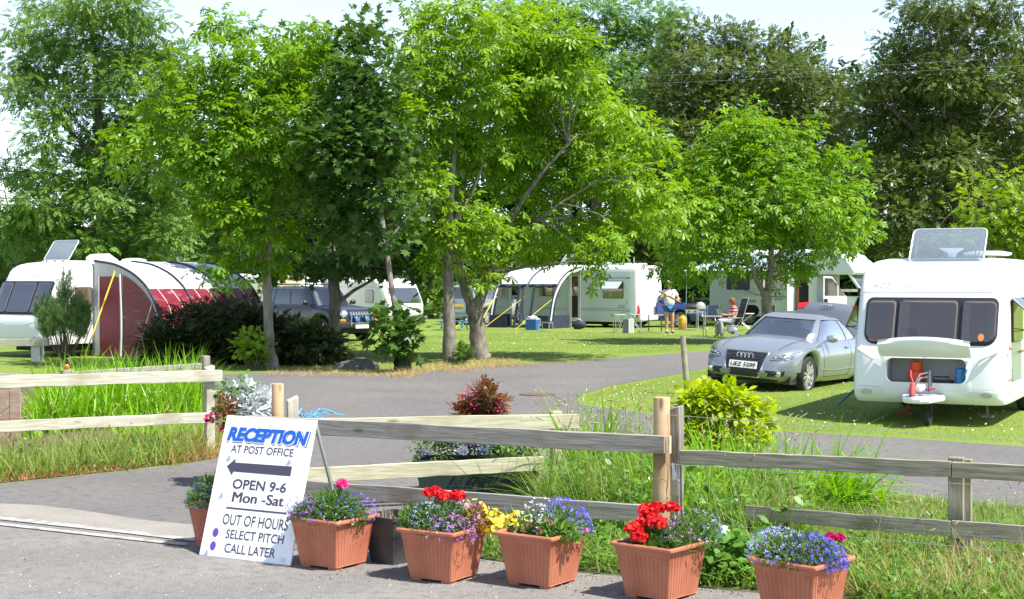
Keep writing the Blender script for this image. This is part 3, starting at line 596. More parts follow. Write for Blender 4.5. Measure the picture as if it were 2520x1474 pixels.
# ---------------------------------------------------------------- vehicles: one shell type for cars and caravans
class Shell:
    """rounded body: front/rear x and half width as functions of the height fraction f; z from zlo/zhi at x"""
    def __init__(s, xf, xr, w, n, zlo, zhi, xm=None):
        s.xf, s.xr, s.w, s.n, s.zlo, s.zhi = xf, xr, w, n, zlo, zhi; s.xm = xm if xm is not None else (xf(.5)+xr(.5))/2
    def z(s, x, f): a = s.zlo(x); return a+(s.zhi(x)-a)*f
    def f_of(s, z, x): a = s.zlo(x); return (z-a)/(s.zhi(x)-a)
    def P(s, face, a, f):
        n = s.n; q = lambda t: max(0., 1-min(1., abs(t))**n)**(1/n)
        if face in 'fr':
            L = (s.xf(f) if face == 'f' else s.xr(f))-s.xm; x = s.xm+L*q(a/s.w(f)); return Vector((x, a, s.z(x, f)))
        L = (s.xf(f) if a > s.xm else s.xr(f))-s.xm; y = s.w(f)*q((a-s.xm)/L)*(1 if face == 'l' else -1)
        return Vector((a, y, s.z(a, f)))
    def ring(s, f, us, vs_):
        out = []; n = s.n; w_ = s.w(f); Lf, Lr = s.xf(f)-s.xm, s.xr(f)-s.xm
        sq = [(1, v) for v in vs_] + [(u, 1) for u in us[::-1][1:-1]] + [(-1, v) for v in vs_[::-1]] + [(u, -1) for u in us[1:-1]]
        for u, v in sq:
            r = 1/(abs(u)**n+abs(v)**n)**(1/n); x = s.xm+(Lf*u*r if u >= 0 else -Lr*u*r); out.append((x, v*r*w_, s.z(x, f)))
        return out, sq
    def mesh(s, m, rows, us, vs_, skip=None, cap=True, mi=0, bottom=True):
        rings = [s.ring(f, us, vs_) for f in rows]; k = len(rings[0][0]); o = len(m.v); sq = rings[0][1]
        F = []
        for i in range(len(rows)-1):
            for j in range(k):
                j2 = (j+1) % k
                if skip and skip((sq[j][0]+sq[j2][0])/2, (sq[j][1]+sq[j2][1])/2, (rows[i]+rows[i+1])/2): continue
                F.append((i*k+j, i*k+j2, (i+1)*k+j2, (i+1)*k+j))
        if bottom: F.append(tuple(range(k-1, -1, -1)))
        m.add([p for r, _ in rings for p in r], F, mi)
        if cap: s.deck(m, rows[-1], us, vs_, cap if callable(cap) else (lambda x: 0.), mi)
    def deck(s, m, f, us, vs_, crown, mi=0):
        n = s.n; w_ = s.w(f); Lf, Lr = s.xf(f)-s.xm, s.xr(f)-s.xm; G = []
        for u in us:
            row = []
            for v in vs_:
                k = max(abs(u), abs(v)); r = 1 if k < 1e-6 else 1/(abs(u/k)**n+abs(v/k)**n)**(1/n)
                x = s.xm+(Lf*u*r if u >= 0 else -Lr*u*r); row.append((x, v*r*w_, s.z(x, f)+crown(x)*(1-k**2.2)))
            G.append(row)
        m.grid(G, mi)
    def N(s, face, a, f):
        e = .004; p = s.P(face, a, f); da = s.P(face, a+e, f)-s.P(face, a-e, f); df = s.P(face, a, min(1, f+e))-s.P(face, a, max(0, f-e))
        q = da.cross(df).normalized(); o = {'f': Vector((1,0,0)), 'r': Vector((-1,0,0)), 'l': Vector((0,1,0)), 's': Vector((0,-1,0))}[face]
        return q if q.dot(o) > 0 else -q
    def at(s, face, a, z, d=0.):
        x = {'f': s.xf(.5), 'r': s.xr(.5)}.get(face, a); f = s.f_of(z, x)
        for _ in range(3): x = s.P(face, a, f).x; f = s.f_of(z, x)
        f = min(1., max(0., f)); p = s.P(face, a, f); return p+s.N(face, a, f)*d if d else p
    def patch(s, m, face, outline, d=.006, mi=0, rings=4, skirt=True):
        """panel lying d proud of the body, following its curve"""
        O = densify(outline, .12); ca = sum(p[0] for p in O)/len(O); cz = sum(p[1] for p in O)/len(O); k = len(O); vs = []
        for i in range(rings):
            t = 1-i/rings; vs += [s.at(face, ca+(p[0]-ca)*t, cz+(p[1]-cz)*t, d) for p in O]
        vs.append(s.at(face, ca, cz, d)); c = len(vs)-1
        F = [(i*k+j, i*k+(j+1)%k, (i+1)*k+(j+1)%k, (i+1)*k+j) for i in range(rings-1) for j in range(k)]+[((rings-1)*k+j, (rings-1)*k+(j+1)%k, c) for j in range(k)]
        if skirt:
            b = len(vs); vs += [s.at(face, p[0], p[1], -.004) for p in O]; F += [(b+j, b+(j+1)%k, (j+1)%k, j) for j in range(k)]
        m.add(vs, F, mi); return m
    def line(s, m, face, pts, r=.004, d=.001, mi=0): m.tube([s.at(face, p[0], p[1], d) for p in densify_open(pts, .08)], r, 5, mi); return m
    def text(s, face, tx, a, z, w_, h_, mat, name, parent, d=.004, shear=0., bold=0.):
        V, F = lettering(tx, w_, h_, shear, bold); k = {'f': 1, 'r': -1, 'l': -1, 's': 1}[face]; m = MB()
        m.add([s.at(face, a+k*x, z+y, d) for x, y in V], F); return m.build(name, mat, parent)
def densify_open(P, step):
    out = []
    for i in range(len(P)-1):
        k = max(1, int(math.dist(P[i], P[i+1])/step)); out += [(P[i][0]+(P[i+1][0]-P[i][0])*j/k, P[i][1]+(P[i+1][1]-P[i][1])*j/k) for j in range(k)]
    return out+[P[-1]]
def lin(a, b, n): return [a+(b-a)*i/(n-1) for i in range(n)]
rubber = M('tyre rubber', (.022,.022,.023), .85); black = M('black plastic trim', (.018,.018,.02), .45); chrome = M('chrome', (.75,.75,.77), .12, 1.); alloy = M('alloy wheel', (.62,.62,.64), .3, .7)
dark = M('dark interior', (.03,.028,.027), .8); lampglass = M('headlamp lens', (.45,.48,.52), .08, .3, spec=.9); redlamp = M('red lamp', (.55,.012,.015), .2, spec=.7); amber = M('amber lamp', (.75,.2,.01), .2); plate_white = M('plate white', (.8,.8,.78), .4)
carglass = glassmat('car glass', (.62,.70,.72), .42); vanglass = glassmat('tinted caravan glass', (.60,.58,.57), .14); clear = glassmat('clear plastic', (.86,.90,.93), .16, haze=.22)
shut = M('shut line', (.03,.03,.032), .7)
def wheel(t, x, y, r=.33, w_=.22, spokes=5, name='wheel', rim=None):
    sg = 1 if y > 0 else -1; wo_ = link(bpy.data.objects.new(name, None), t); wo_.location = (x, y, r); wo_.rotation_euler = (R(-90)*sg, 0, 0)
    m = MB(); m.lathe([(r*.70,-w_/2),(r*.93,-w_/2),(r*.99,-w_*.36),(r,0),(r*.99,w_*.36),(r*.93,w_/2),(r*.74,w_/2),(r*.70,w_*.3)], 32, cap=False); m.build('tyre', rubber, wo_, smooth=40)
    m = MB(); m.lathe([(r*.71,w_*.30),(r*.745,w_*.47),(r*.70,w_*.46),(r*.64,w_*.1),(r*.62,-w_*.3)], 32, cap=False)
    m.lathe([(.001,w_*.42),(r*.13,w_*.42),(r*.15,w_*.3)], 16, cap=False)
    for i in range(spokes):
        a = 2*math.pi*i/spokes
        for da in (-.17, .17):
            c0, c1 = a+da*.9, a+da*1.35
            m.bar((r*.1*math.cos(c0), r*.1*math.sin(c0), w_*.36), (r*.70*math.cos(c1), r*.70*math.sin(c1), w_*.40), r*.105, w_*.14)
    m.lathe([(.001,-w_*.1),(r*.63,-w_*.1)], 24, cap=False, m=1)
    m.build('rim', [rim or alloy, black], wo_, smooth=35); return wo_
def mirror_part(t, x, y, z, mat, s=1.):
    sg = 1 if y > 0 else -1; m = MB(); m.ball((x, y+sg*.13*s, z+.02), (.065*s, .115*s, .075*s), 12); m.bar((x+.03, y-sg*.02, z-.04), (x, y+sg*.1*s, z-.01), .06, .04); o = m.build('wing_mirror', mat, t, smooth=60)
    MB().box((x-.055*s, y+sg*.13*s, z+.02), (.02, .17*s, .10*s)).build('mirror_glass', M('mirror glass', (.6,.65,.7), .05, 1.), o, bevel=.01); return o
def arches(xs, r, zc, lo):
    def f(x):
        z = lo
        for c in xs:
            if abs(x-c) < r: z = max(z, zc+math.sqrt(r*r-(x-c)**2))
        return z
    return f
def seats(t, xs, y, z, mat, head=True):
    m = MB()
    for x in xs:
        for sg in (-1, 1):
            m.box((x, sg*y, z), (.14,.46,.62)); 
            if head: m.box((x-.03, sg*y, z+.40), (.09,.25,.16))
    m.build('seats', mat, t, bevel=.03)

# ------------------------------------------------ silver coupe
paint = M('silver paint', (.25,.275,.31), .28, .5, coat=.9, c2=(.265,.29,.325), scale=2)
FR = W(1824, 979); dirn = Vector((-.535,-.845,0)).normalized()
XF, XR, WB = 2.25, -2.36, 1.375
o = FR-dirn*XF
car = thing('coupe', 'silver grey two door coupe parked on the lawn with its boot lid raised', 'car', (5.187, 27.30, -.05), R(-122.2)); car.rotation_euler.x = R(-3.4); car.rotation_euler.y = R(-1.2)
belt = interp([(-2.4,.90),(-1.9,.955),(-1.0,.935),(0,.90),(.8,.885),(1.5,.83),(2.0,.735),(2.25,.66)])
body = Shell(interp([(0,2.13),(.15,2.2),(.32,2.25),(.6,2.235),(.8,2.19),(1,2.10)]), interp([(0,-2.2),(.25,-2.36),(.6,-2.36),(.85,-2.33),(1,-2.26)]),
             interp([(0,.83),(.12,.895),(.4,.925),(.62,.927),(.82,.90),(1,.84)]), 5.0, arches((WB,-WB), .375, .345, .20), belt, xm=0.)
us = sorted(set(lin(-1,1,25)+[(s_*WB+d_)/ (2.25 if s_ > 0 else 2.36) for s_ in (1,-1) for d_ in np.linspace(-.42,.42,29)])); vv = lin(-1,1,25)
m = MB(); crown = interp([(-2.4,.02),(-1.6,.05),(0,.06),(.9,.10),(1.7,.085),(2.1,.03),(2.3,.0)])
body.mesh(m, lin(0,1,13), us, vv, cap=crown); bo = m.build('body', paint, car, smooth=48, weld=1e-4)
MB().box((0,0,.33),(4.0,1.55,.3)).build('underbody', dark, car)
gh = Shell(interp([(0,1.02),(.5,.60),(.85,.26),(1,.02)]), interp([(0,-1.82),(.4,-1.50),(.8,-1.08),(1,-.72)]), interp([(0,.80),(.3,.765),(.7,.675),(.9,.61),(1,.50)]), 4.2,
           interp([(-2,.90),(-.9,.88),(.4,.86),(1.1,.90)]), interp([(-1.9,1.30),(-.8,1.345),(-.2,1.36),(.35,1.34),(1,1.30)]), xm=-.35)
def glass_skip(u, v, f):
    if .12 < f < .86:
        if u > .99 and abs(v) < .86: return True
        if u < -.99 and abs(v) < .84: return True
        if abs(v) > .99 and (-.80 < u < .90) and not (-.30 < u < -.24): return True
    return False
gus = sorted(set(lin(-1,1,21)+[-.80,-.30,-.24,.90])); gvs = sorted(set(lin(-1,1,17)+[-.86,.86,-.84,.84])); grow = sorted(set(lin(0,1,11)+[.12,.86,.94,.97]))
m = MB(); gh.mesh(m, grow, gus, gvs, skip=glass_skip, cap=lambda x: .02); m.build('roof', paint, car, smooth=45, weld=1e-4)
def ghz(a, f, face): return gh.P(face, a, f).z
m = MB(); G = [[gh.P('f', v*gh.w(f)*.90, f)-gh.N('f', 0, f)*.008 for v in lin(-1,1,15)] for f in lin(.08,.9,8)]; m.grid(G); m.build('windscreen', carglass, car, smooth=60)
m = MB(); G = [[gh.P('r', v*gh.w(f)*.88, f)-gh.N('r', 0, f)*.008 for v in lin(-1,1,11)] for f in lin(.08,.9,6)]; m.grid(G, flip=True); m.build('rear_window', carglass, car, smooth=60)
for sd in 'ls':
    for nm, u0, u1 in (('side_window', -.25, .93), ('quarter_window', -.83, -.29)):
        m = MB(); G = []
        for f in lin(.08,.9,6):
            Lf, Lr = gh.xf(f)-gh.xm, gh.xm-gh.xr(f)
            G.append([gh.P(sd, gh.xm+(u*Lf if u > 0 else u*Lr)*.985, f)-gh.N(sd, gh.xm, f)*.008 for u in lin(u0,u1,9)])
        m.grid(G); m.build(nm, carglass, car, smooth=60)
MB().box((-.3,0,.72),(2.3,1.4,.2)).build('cabin_floor', dark, car)
MB().box((.80,0,.86),(.42,1.36,.12)).build('dashboard', black, car, bevel=.03)
seats(car, (-.28, -1.0), .36, .76, M('grey leather', (.07,.07,.075), .5))
MB().lathe([(.165,-.012),(.18,0),(.165,.012)], 20, X=Matrix.Translation((.52,.36,.93)) @ Matrix.Rotation(R(65),4,'Y')).build('steering_wheel', black, car, smooth=60)
MB().box((.36,0,1.19),(.02,.2,.055)).build('rear_view_mirror', black, car, bevel=.01)
m = MB()
for y, z in ((.60,.30),(.61,.20)):
    m.add([gh.P('f', y+.045*math.cos(t), z+.075*math.sin(t))+Vector((.006,0,.002)) for t in np.linspace(0,6.283,15)[:-1]], [tuple(range(14))])
m.build('tax_disc', plate_white, car)
# nose
GR = [(-.375,.695),(.375,.695),(.325,.43),(.26,.285),(-.26,.285),(-.325,.43)]
m = MB(); body.patch(m, 'f', [(a*1.075, .505+(z-.505)*1.075) for a, z in GR], .010); m.build('grille_frame', chrome, car, smooth=40)
m = MB(); body.patch(m, 'f', GR, .018); gr = m.build('grille', black, car, smooth=40)
m = MB()
for z in lin(.31,.67,9): body.line(m, 'f', [(-.36+(.67-z)*.25,z),(.36-(.67-z)*.25,z)], .005, .02)
m.build('bars', M('grille bars', (.05,.05,.055), .3), gr)
m = MB()
for i in range(4):
    c = body.at('f', -.105+.07*i, .615, .03); ax = [(c.x, c.y+.047*math.cos(t), c.z+.047*math.sin(t)) for t in np.linspace(0,6.283,21)[:-1]]; m.tube(ax+[ax[0], ax[1]], .0085, 6, cap=False)
m.build('ring_emblem', chrome, car, smooth=60)
m = MB(); m.grid([[body.at('f', a, z, .034) for a in lin(-.26,.26,5)] for z in (.415,.525)], flip=False); npl = m.build('number_plate', plate_white, car)
body.text('f', 'UEZ 5299', 0, .47, .46, .068, M('plate black', (.01,.01,.012), .5), 'lettering', npl, d=.038, bold=.025)
m = MB(); body.text('f', 'quattro', -.30, .615, .07, .014, chrome, 'script_badge', car, d=.022)
for sg in (-1, 1):
    P = [(sg*.455,.585),(sg*.49,.635),(sg*.66,.70),(sg*.775,.715),(sg*.785,.64),(sg*.70,.585)]
    if sg < 0: P = P[::-1]
    m = MB(); body.patch(m, 'f', P, .008); hl = m.build('headlight', M('headlamp housing', (.05,.052,.056), .12, .4, coat=1.), car, smooth=50); m = MB(); cA, cZ = sum(p[0] for p in P)/6, sum(p[1] for p in P)/6; body.patch(m, 'f', [(cA+(p[0]-cA)*.86, cZ+(p[1]-cZ)*.74) for p in P], .013); m.build('reflector', M('headlamp reflector', (.22,.23,.25), .15, .6, coat=1.), hl, smooth=50)
    m = MB()
    for a, z, r_ in ((.535,.618,.026),(.605,.64,.03),(.70,.655,.026)): m.ball(body.at('f', sg*a, z, .016), (.012, r_*.8, r_*.65), 10)
    body.line(m, 'f', [(sg*.47,.59),(sg*.70,.597),(sg*.775,.64)], .007, .012); m.build('lens', lampglass, hl, smooth=60)
    P = [(sg*.385,.405),(sg*.715,.41),(sg*.69,.325),(sg*.43,.30)]
    if sg < 0: P = P[::-1]
    m = MB(); body.patch(m, 'f', P, .007); fg = m.build('fog_grille', black, car, smooth=50)
    c = body.at('f', sg*.62, .365, .012); m = MB(); m.lathe([(.001,.006),(.045,.004),(.056,0),(.058,.012),(.048,.012)], 16, X=Matrix.Translation(c) @ Matrix.Rotation(R(90),4,'Y') @ Matrix.Rotation(0,4,'Z'), cap=False); m.build('fog_lamp', chrome, fg, smooth=50)
m = MB(); body.patch(m, 'f', [(-.60,.25),(.60,.25),(.55,.215),(-.55,.215)], .006); m.build('lower_intake', black, car, smooth=50)
# shut lines, handles, sills
m = MB()
for sd in 'ls':
    body.line(m, sd, [(.78,.87),(.80,.60),(.72,.30)], .0045, .0); body.line(m, sd, [(-.62,.90),(-.66,.60),(-.55,.30)], .0045, .0); body.line(m, sd, [(.72,.29),(-.55,.29)], .0045, .0)
    body.line(m, sd, [(.84,.85),(1.5,.80),(1.95,.70)], .003, .0)
for y in (-.60,.60): m.tube([(x, y*(1-.12*(x-1)), belt(x)+crown(x)*.45+.004) for x in lin(1.0,2.0,9)], .004, 5)
m.build('shut_lines', shut, car)
m = MB()
for sd in 'ls': body.line(m, sd, [(.95,.43),(.2,.40),(-.85,.42)], .009, .001)
m.build('sill_crease', paint, car)
for sg, sd in ((1,'l'),(-1,'s')):
    c = body.at(sd, -.42, .80, .012); m = MB(); m.ball(c, (.10,.02,.022), 10); m.build('door_handle', paint, car, smooth=60)
    mirror_part(car, .58, sg*.84, .955, M('mirror silver', (.42,.44,.47), .25, .6, coat=.6))
    for x in (WB, -WB): wheel(car, x, sg*.765, .335, .235)
m = MB()
for x in (WB,-WB):
    for sg in (-1,1): m.box((x, sg*.55, .53), (.66,.30,.30))
m.build('wheel_wells', M('well black', (.008,.008,.008), .9), car)
# raised boot lid
m = MB(); prof = [(-1.78,.97),(-1.84,1.13),(-1.89,1.28),(-1.92,1.39),(-1.955,1.465),(-2.01,1.53),(-2.07,1.575)]
G = [[(x-.05*(abs(v)**2), v*.64*(1+.05*i/6), z-.055*abs(v)**2.2) for v in lin(-1,1,17)] for i, (x, z) in enumerate(prof)]; m.grid(G, flip=True)
G2 = [[(x-.035, y, z-.03) for x, y, z in r] for r in G]; m.grid(G2)
for r, q in ((G[-1], G2[-1]), ([g_[0] for g_ in G], [g_[0] for g_ in G2]), ([g_[-1] for g_ in G], [g_[-1] for g_ in G2])): m.grid([r, q])
lid = m.build('boot_lid', M('boot paint', (.22,.235,.265), .3, .5, coat=.7), car, smooth=40); lid.location.y = -.07
for sg in (-1,1):
    m = MB(); m.grid([[(prof[i][0]+.006-.05*v*v, sg*v*.64*(1+.05*i/6), prof[i][1]+.008-.055*v**2.2) for v in lin(.66+.05*(6-i),.985,5)] for i in (4,5,6)], flip=sg > 0); m.build('tail_lamp', redlamp, lid)
m = MB()
for i in range(4):
    c = Vector((-1.965, -.085+.057*i, 1.515)); ax = [(c.x-.03*math.sin(t), c.y+.036*math.cos(t), c.z+.026*math.sin(t)) for t in np.linspace(0,6.283,17)[:-1]]; m.tube(ax+[ax[0],ax[1]], .006, 5, cap=False)
m.build('ring_emblem', chrome, lid)

# ------------------------------------------------ other cars
def simple_car(name, label, cat, front_px, yaw, L, Wc, Hc, wb, paintm, spec):
    d_ = Vector((math.cos(yaw), math.sin(yaw), 0)); F_ = front_px; o_ = F_-d_*L/2
    t = thing(name, label, cat, (o_.x, o_.y, 0), yaw); h0, h1 = spec['hood'], spec['belt']; r = spec.get('r', .34); n_ = spec.get('n', 6)
    bt = interp([(-L/2, h1-.02), (spec['ws'], h1), (spec['ws']+.12, h1-.01), (L/2-.35, h0), (L/2, h0-.08)])
    b = Shell(interp([(0,L/2-.08),(.3,L/2),(.75,L/2-.02),(1,L/2-.10)]), interp([(0,-L/2+.08),(.3,-L/2),(1,-L/2+.06)]), interp([(0,Wc/2-.06),(.3,Wc/2),(.75,Wc/2-.01),(1,Wc/2-.06)]), n_, arches((wb/2,-wb/2), r+.06, r, spec.get('sill', .28)), bt, xm=0.)
    U = sorted(set(lin(-1,1,21)+[(s_*wb/2+q)/(L/2) for s_ in (1,-1) for q in np.linspace(-.44,.44,17)]))
    m = MB(); b.mesh(m, lin(0,1,9), U, lin(-1,1,13), cap=lambda x: .05); m.build('body', paintm, t, smooth=45, weld=1e-4)
    MB().box((0,0,.42),(L*.84,Wc*.82,.32)).build('underbody', dark, t)
    xw, xrr = spec['ws'], spec['rear']; g_ = Shell(interp([(0,xw),(.55,xw-.42*spec.get('rake',1)),(.9,xw-.70*spec.get('rake',1)),(1,xw-.92*spec.get('rake',1))]), interp([(0,xrr),(.8,xrr+.12),(1,xrr+.28)]), interp([(0,Wc/2-.09),(.85,Wc/2-.20),(.95,Wc/2-.25),(1,Wc/2-.36)]), 6, lambda x: h1-.03, lambda x: Hc-.02, xm=(xw+xrr)/2-.2)
    m = MB(); g_.mesh(m, lin(0,1,9), lin(-1,1,15), lin(-1,1,11), cap=lambda x: .03); m.build('roof', paintm, t, smooth=40, weld=1e-4)
    gl = M('dark car glass', (.05,.06,.07), .05, spec=.9, coat=1.)
    def pane(nm, face, u0, u1, f0, f1):
        m = MB(); G = []
        for f in lin(f0,f1,5):
            if face in 'fr': G.append([g_.P(face, v*g_.w(f), f)+g_.N(face, v*g_.w(f)*.9, f)*.006 for v in lin(u0,u1,9)])
            else:
                a0, a1 = g_.xr(f)-g_.xm, g_.xf(f)-g_.xm; G.append([g_.P(face, g_.xm+(u*a1 if u > 0 else -u*a0), f)+g_.N(face, g_.xm, f)*.006 for u in lin(u0,u1,7)])
        m.grid(G); return m.build(nm, spec.get('glass', gl), t, smooth=60)
    pane('windscreen', 'f', -.82, .82, .10, .86); pane('rear_window', 'r', -.8, .8, .15, .85)
    for sd in 'ls':
        for u0, u1 in spec['panes']: pane('side_window', sd, u0, u1, .12, .84)
    for sg in (-1,1):
        for x in (wb/2,-wb/2): wheel(t, x, sg*(Wc/2-.10), r, .22, 6)
        mirror_part(t, xw-.30, sg*(Wc/2-.08), h1+.09, spec.get('mirror', black), 1.05)
    m = MB()
    for x in (wb/2,-wb/2):
        for sg in (-1,1): m.box((x, sg*(Wc/2-.27), .5), (.74,.32,.62))
    m.build('wheel_wells', M('well black', (.008,.008,.008), .9), t)
    return t, b, g_
navyp = M('dark navy paint', (.008,.011,.022), .3, 0., coat=.35)
C_ = W(887, 840); yaw = math.atan2(-.70,.71)
t, b, g_ = simple_car('off_road_vehicle', 'dark navy off road vehicle with round headlights and chrome spotlight bar behind the bush', 'car', C_, yaw, 4.4, 1.82, 1.72, 2.65, navyp,
    dict(hood=1.0, belt=1.1, ws=.95, rear=-2.08, r=.37, n=7, sill=.42, rake=.62, panes=((.30,.90),(-.32,.24),(-.86,-.38)), glass=glassmat('pale car glass', (.5,.6,.62), .14)))
seats(t, (-.1,-.95), .4, 1.15, M('seat grey', (.09,.095,.10), .8))
for sg in (-1,1):
    c = b.at('f', sg*.60, .86, .0); m = MB(); X_ = Matrix.Translation(c) @ Matrix.Rotation(R(90),4,'Y'); m.lathe([(.135,-.04),(.135,.02),(.115,.03),(.10,.015)], 20, X=X_, cap=False); hl = m.build('headlight', chrome, t, smooth=50)
    m = MB(); m.lathe([(.001,.045),(.06,.04),(.11,.02)], 20, X=X_, cap=False); m.build('lens', lampglass, hl, smooth=60)
    m = MB(); b.patch(m, 'f', rrect(sg*.66-.08, sg*.66+.08, .63, .70, .02), .01); m.build('indicator', amber, t)
m = MB()
for i in range(7): b.patch(m, 'f', rrect(-.36+.11*i, -.30+.11*i, .72, .93, .02), .008)
m.build('grille', M('grille chrome slot', (.45,.46,.48), .2, .8), t)
m = MB(); xx = 2.27
m.tube([(xx,-.42,.5),(xx,-.42,.86),(xx,.42,.86),(xx,.42,.5)], .022, 8); m.tube([(xx,-.42,.58),(xx,.42,.58)], .02, 8); m.build('bull_bar', chrome, t, smooth=60)
for y in (-.20,.20):
    m = MB(); X_ = Matrix.Translation((xx+.02,y,.68)) @ Matrix.Rotation(R(90),4,'Y'); m.lathe([(.02,-.06),(.085,-.02),(.09,.03),(.08,.04),(.001,.045)], 16, X=X_, cap=False); m.build('spotlight', M('blue spotlight cover', (.05,.18,.62), .12, .3, coat=1.), t, smooth=50)
m = MB(); m.box((2.16,0,.52),(.22,1.74,.20)); m.build('bumper', black, t, bevel=.05)
MB().box((2.285,0,.47),(.012,.52,.11)).build('number_plate', plate_white, t)
m = MB(); 
for sg in (-1,1): m.tube([(.15,sg*.66,1.72),(.05,sg*.66,1.77),(-1.6,sg*.66,1.77),(-1.7,sg*.66,1.72)], .018, 6)
m.build('roof_rails', black, t, smooth=60)
bluep = M('blue paint', (.015,.045,.22), .2, .3, coat=1.)
t, b, g_ = simple_car('estate_car', 'bright blue car with its bonnet showing behind the man and the barbecue', 'car', W(1752, 808)+Vector((0,1.0,0)), R(-32), 4.3, 1.75, 1.46, 2.55, bluep,
    dict(hood=.86, belt=.98, ws=.75, rear=-1.9, r=.32, panes=((.3,.88),(-.5,.24))))
for sg in (-1,1):
    m = MB(); b.patch(m, 'f', rrect(sg*.62-.16, sg*.62+.16, .62, .76, .04), .01); m.build('headlight', lampglass, t)
m = MB(); b.patch(m, 'f', rrect(-.36,.36,.62,.76,.03), .01); m.build('grille', black, t)
m = MB(); b.patch(m, 'f', rrect(-.7,.7,.34,.52,.05), .02); m.build('bumper', black, t)
t, b, g_ = simple_car('people_carrier', 'grey people carrier with dark windows left of the caravan porch awning', 'car', W(1228, 806)+Vector((.6,7,0)), R(58), 4.5, 1.8, 1.72, 2.7, M('grey van paint', (.32,.34,.36), .25, .4, coat=.8),
    dict(hood=1.0, belt=1.06, ws=1.1, rear=-2.1, r=.33, panes=((.3,.88),(-.32,.22),(-.85,-.4))))
m = MB(); b.patch(m, 'r', rrect(-.26,.26,.78,.89,.01), .01); m.build('number_plate', M('yellow plate', (.7,.5,.03), .4), t)

# ------------------------------------------------ caravans
white_body = M('caravan white', (.78,.79,.80), .32, c2=(.74,.755,.77), scale=1.2, spec=.45, coat=.2)
shaded = M('caravan sage grey side', (.56,.615,.585), .4, c2=(.54,.595,.565), scale=1.0)  # shade on the viewer's side of the white body, put into its colour
seam = M('caravan seam', (.42,.43,.45), .5); curtain = M('curtain cream', (.62,.55,.44), .8, c2=(.5,.42,.32), scale=12, stretch=(1,6,1)); frame_black = M('window rubber', (.02,.02,.022), .45)
inner = M('caravan interior', (.30,.25,.22), .8, c2=(.46,.35,.27), scale=1.6)
def cwin(t, sh, face, O, mat=None, curt=(), name='window', d=.012, open_=False):
    """caravan window: rubber frame > dim interior, curtains, tinted pane"""
    ca = sum(p[0] for p in O)/len(O); cz = sum(p[1] for p in O)/len(O); g2 = [(ca+(p[0]-ca)*.965, cz+(p[1]-cz)*.94) for p in O]; g3 = [(ca+(p[0]-ca)*.93, cz+(p[1]-cz)*.89) for p in O]
    m = MB(); sh.patch(m, face, O, d); fr = m.build(name, frame_black, t, smooth=40)
    m = MB(); sh.patch(m, face, g3, d+.003, skirt=False); m.build('interior', inner, fr)
    for a0, a1 in curt:
        zb, zt = min(p[1] for p in g2)+.02, max(p[1] for p in g2)-.03; m = MB(); k = 9
        m.grid([[sh.at(face, a0+(a1-a0)*i/k, z, d+.008+.006*(i % 2)) for i in range(k+1)] for z in (zb, (zb+zt)/2, zt)]); m.build('curtain', curtain, fr, smooth=60)
    m = MB(); sh.patch(m, face, g2, d+.022, skirt=False); m.build('pane', mat or vanglass, fr, smooth=60); return fr
def rooflight(t, x, y, z, lx, ly, ang, name='rooflight'):
    """open clear roof hatch hinged on its front edge"""
    m = MB(); m.box((x-lx/2, y, z+.03), (lx+.08, ly+.08, .06)); rl = m.build(name, white_body, t, bevel=.015)
    X_ = Matrix.Translation((x, y, z+.07)) @ Matrix.Rotation(ang, 4, 'Y')
    m = MB(); m.prism(rrect(-lx, 0, -ly/2, ly/2, .07), 0, .012, X=X_); m.build('lid', clear, rl)
    m = MB(); ol = rrect(-lx, 0, -ly/2, ly/2, .07); P = [X_ @ Vector((a, b_, .006)) for a, b_ in ol]; m.tube(P+[P[0], P[1]], .014, 6, cap=False)
    ol = rrect(-lx+.07, -.06, -ly/2+.07, ly/2-.07, .06); P = [X_ @ Vector((a, b_, -.006)) for a, b_ in ol]; m.tube(P+[P[0], P[1]], .007, 6, cap=False); m.build('lid_edge', M('clear edge', (.55,.60,.64), .2, spec=.8), rl, smooth=60)
    m = MB()
    for sg in (-1,1):
        m.tube([(x-lx*.1, y+sg*ly*.36, z+.05), (x-lx*.3, y+sg*ly*.37, z+.22), X_ @ Vector((-lx*.62, sg*ly*.38, -.01))], .008, 6)
    for q in (-.33, 0, .33): m.box((x+.02, y+q*ly, z+.045), (.05,.045,.05))
    m.build('stays', M('hatch stays', (.16,.16,.17), .5), rl); return rl
# the near white caravan, front locker open
L_, W_ = W(2096, 984, .3), W(2470, 998, .3)
wd = (W_-L_); wd.z = 0; ax = wd.normalized(); fwd = Vector((ax.y, -ax.x, 0)); mid = (L_+W_)/2; CW = wd.length+.05; LEN = 5.4
o = mid-fwd*LEN/2+fwd*.06; o.z = 0
ace = thing('caravan', 'nearest white touring caravan with its front gas locker open and clear rooflight raised', 'caravan', o, math.atan2(fwd.y, fwd.x))
hx = LEN/2
ZB, ZT = .29, 2.24
zf = lambda z: (z-ZB)/(ZT-ZB)
fx = interp([(zf(z), hx+x) for z, x in ((.29,-.10),(.36,-.03),(.47,0),(.60,-.005),(.90,-.03),(1.02,-.06),(1.08,-.09),(1.40,-.20),(1.72,-.33),(1.78,-.36),(1.95,-.48),(2.08,-.62),(2.17,-.80),(2.22,-1.0),(2.26,-1.4))])
rx = interp([(0,-hx+.04),(.2,-hx),(.85,-hx+.06),(.95,-hx+.15),(1,-hx+.4)])
cw = interp([(0,CW/2-.02),(.04,CW/2),(.86,CW/2),(.93,CW/2-.03),(.975,CW/2-.10),(1,CW/2-.24)])
sh = Shell(fx, rx, cw, 15, lambda x: ZB, lambda x: ZT, xm=0.)
OY, OZ0, OZ1 = .545, .555, .905
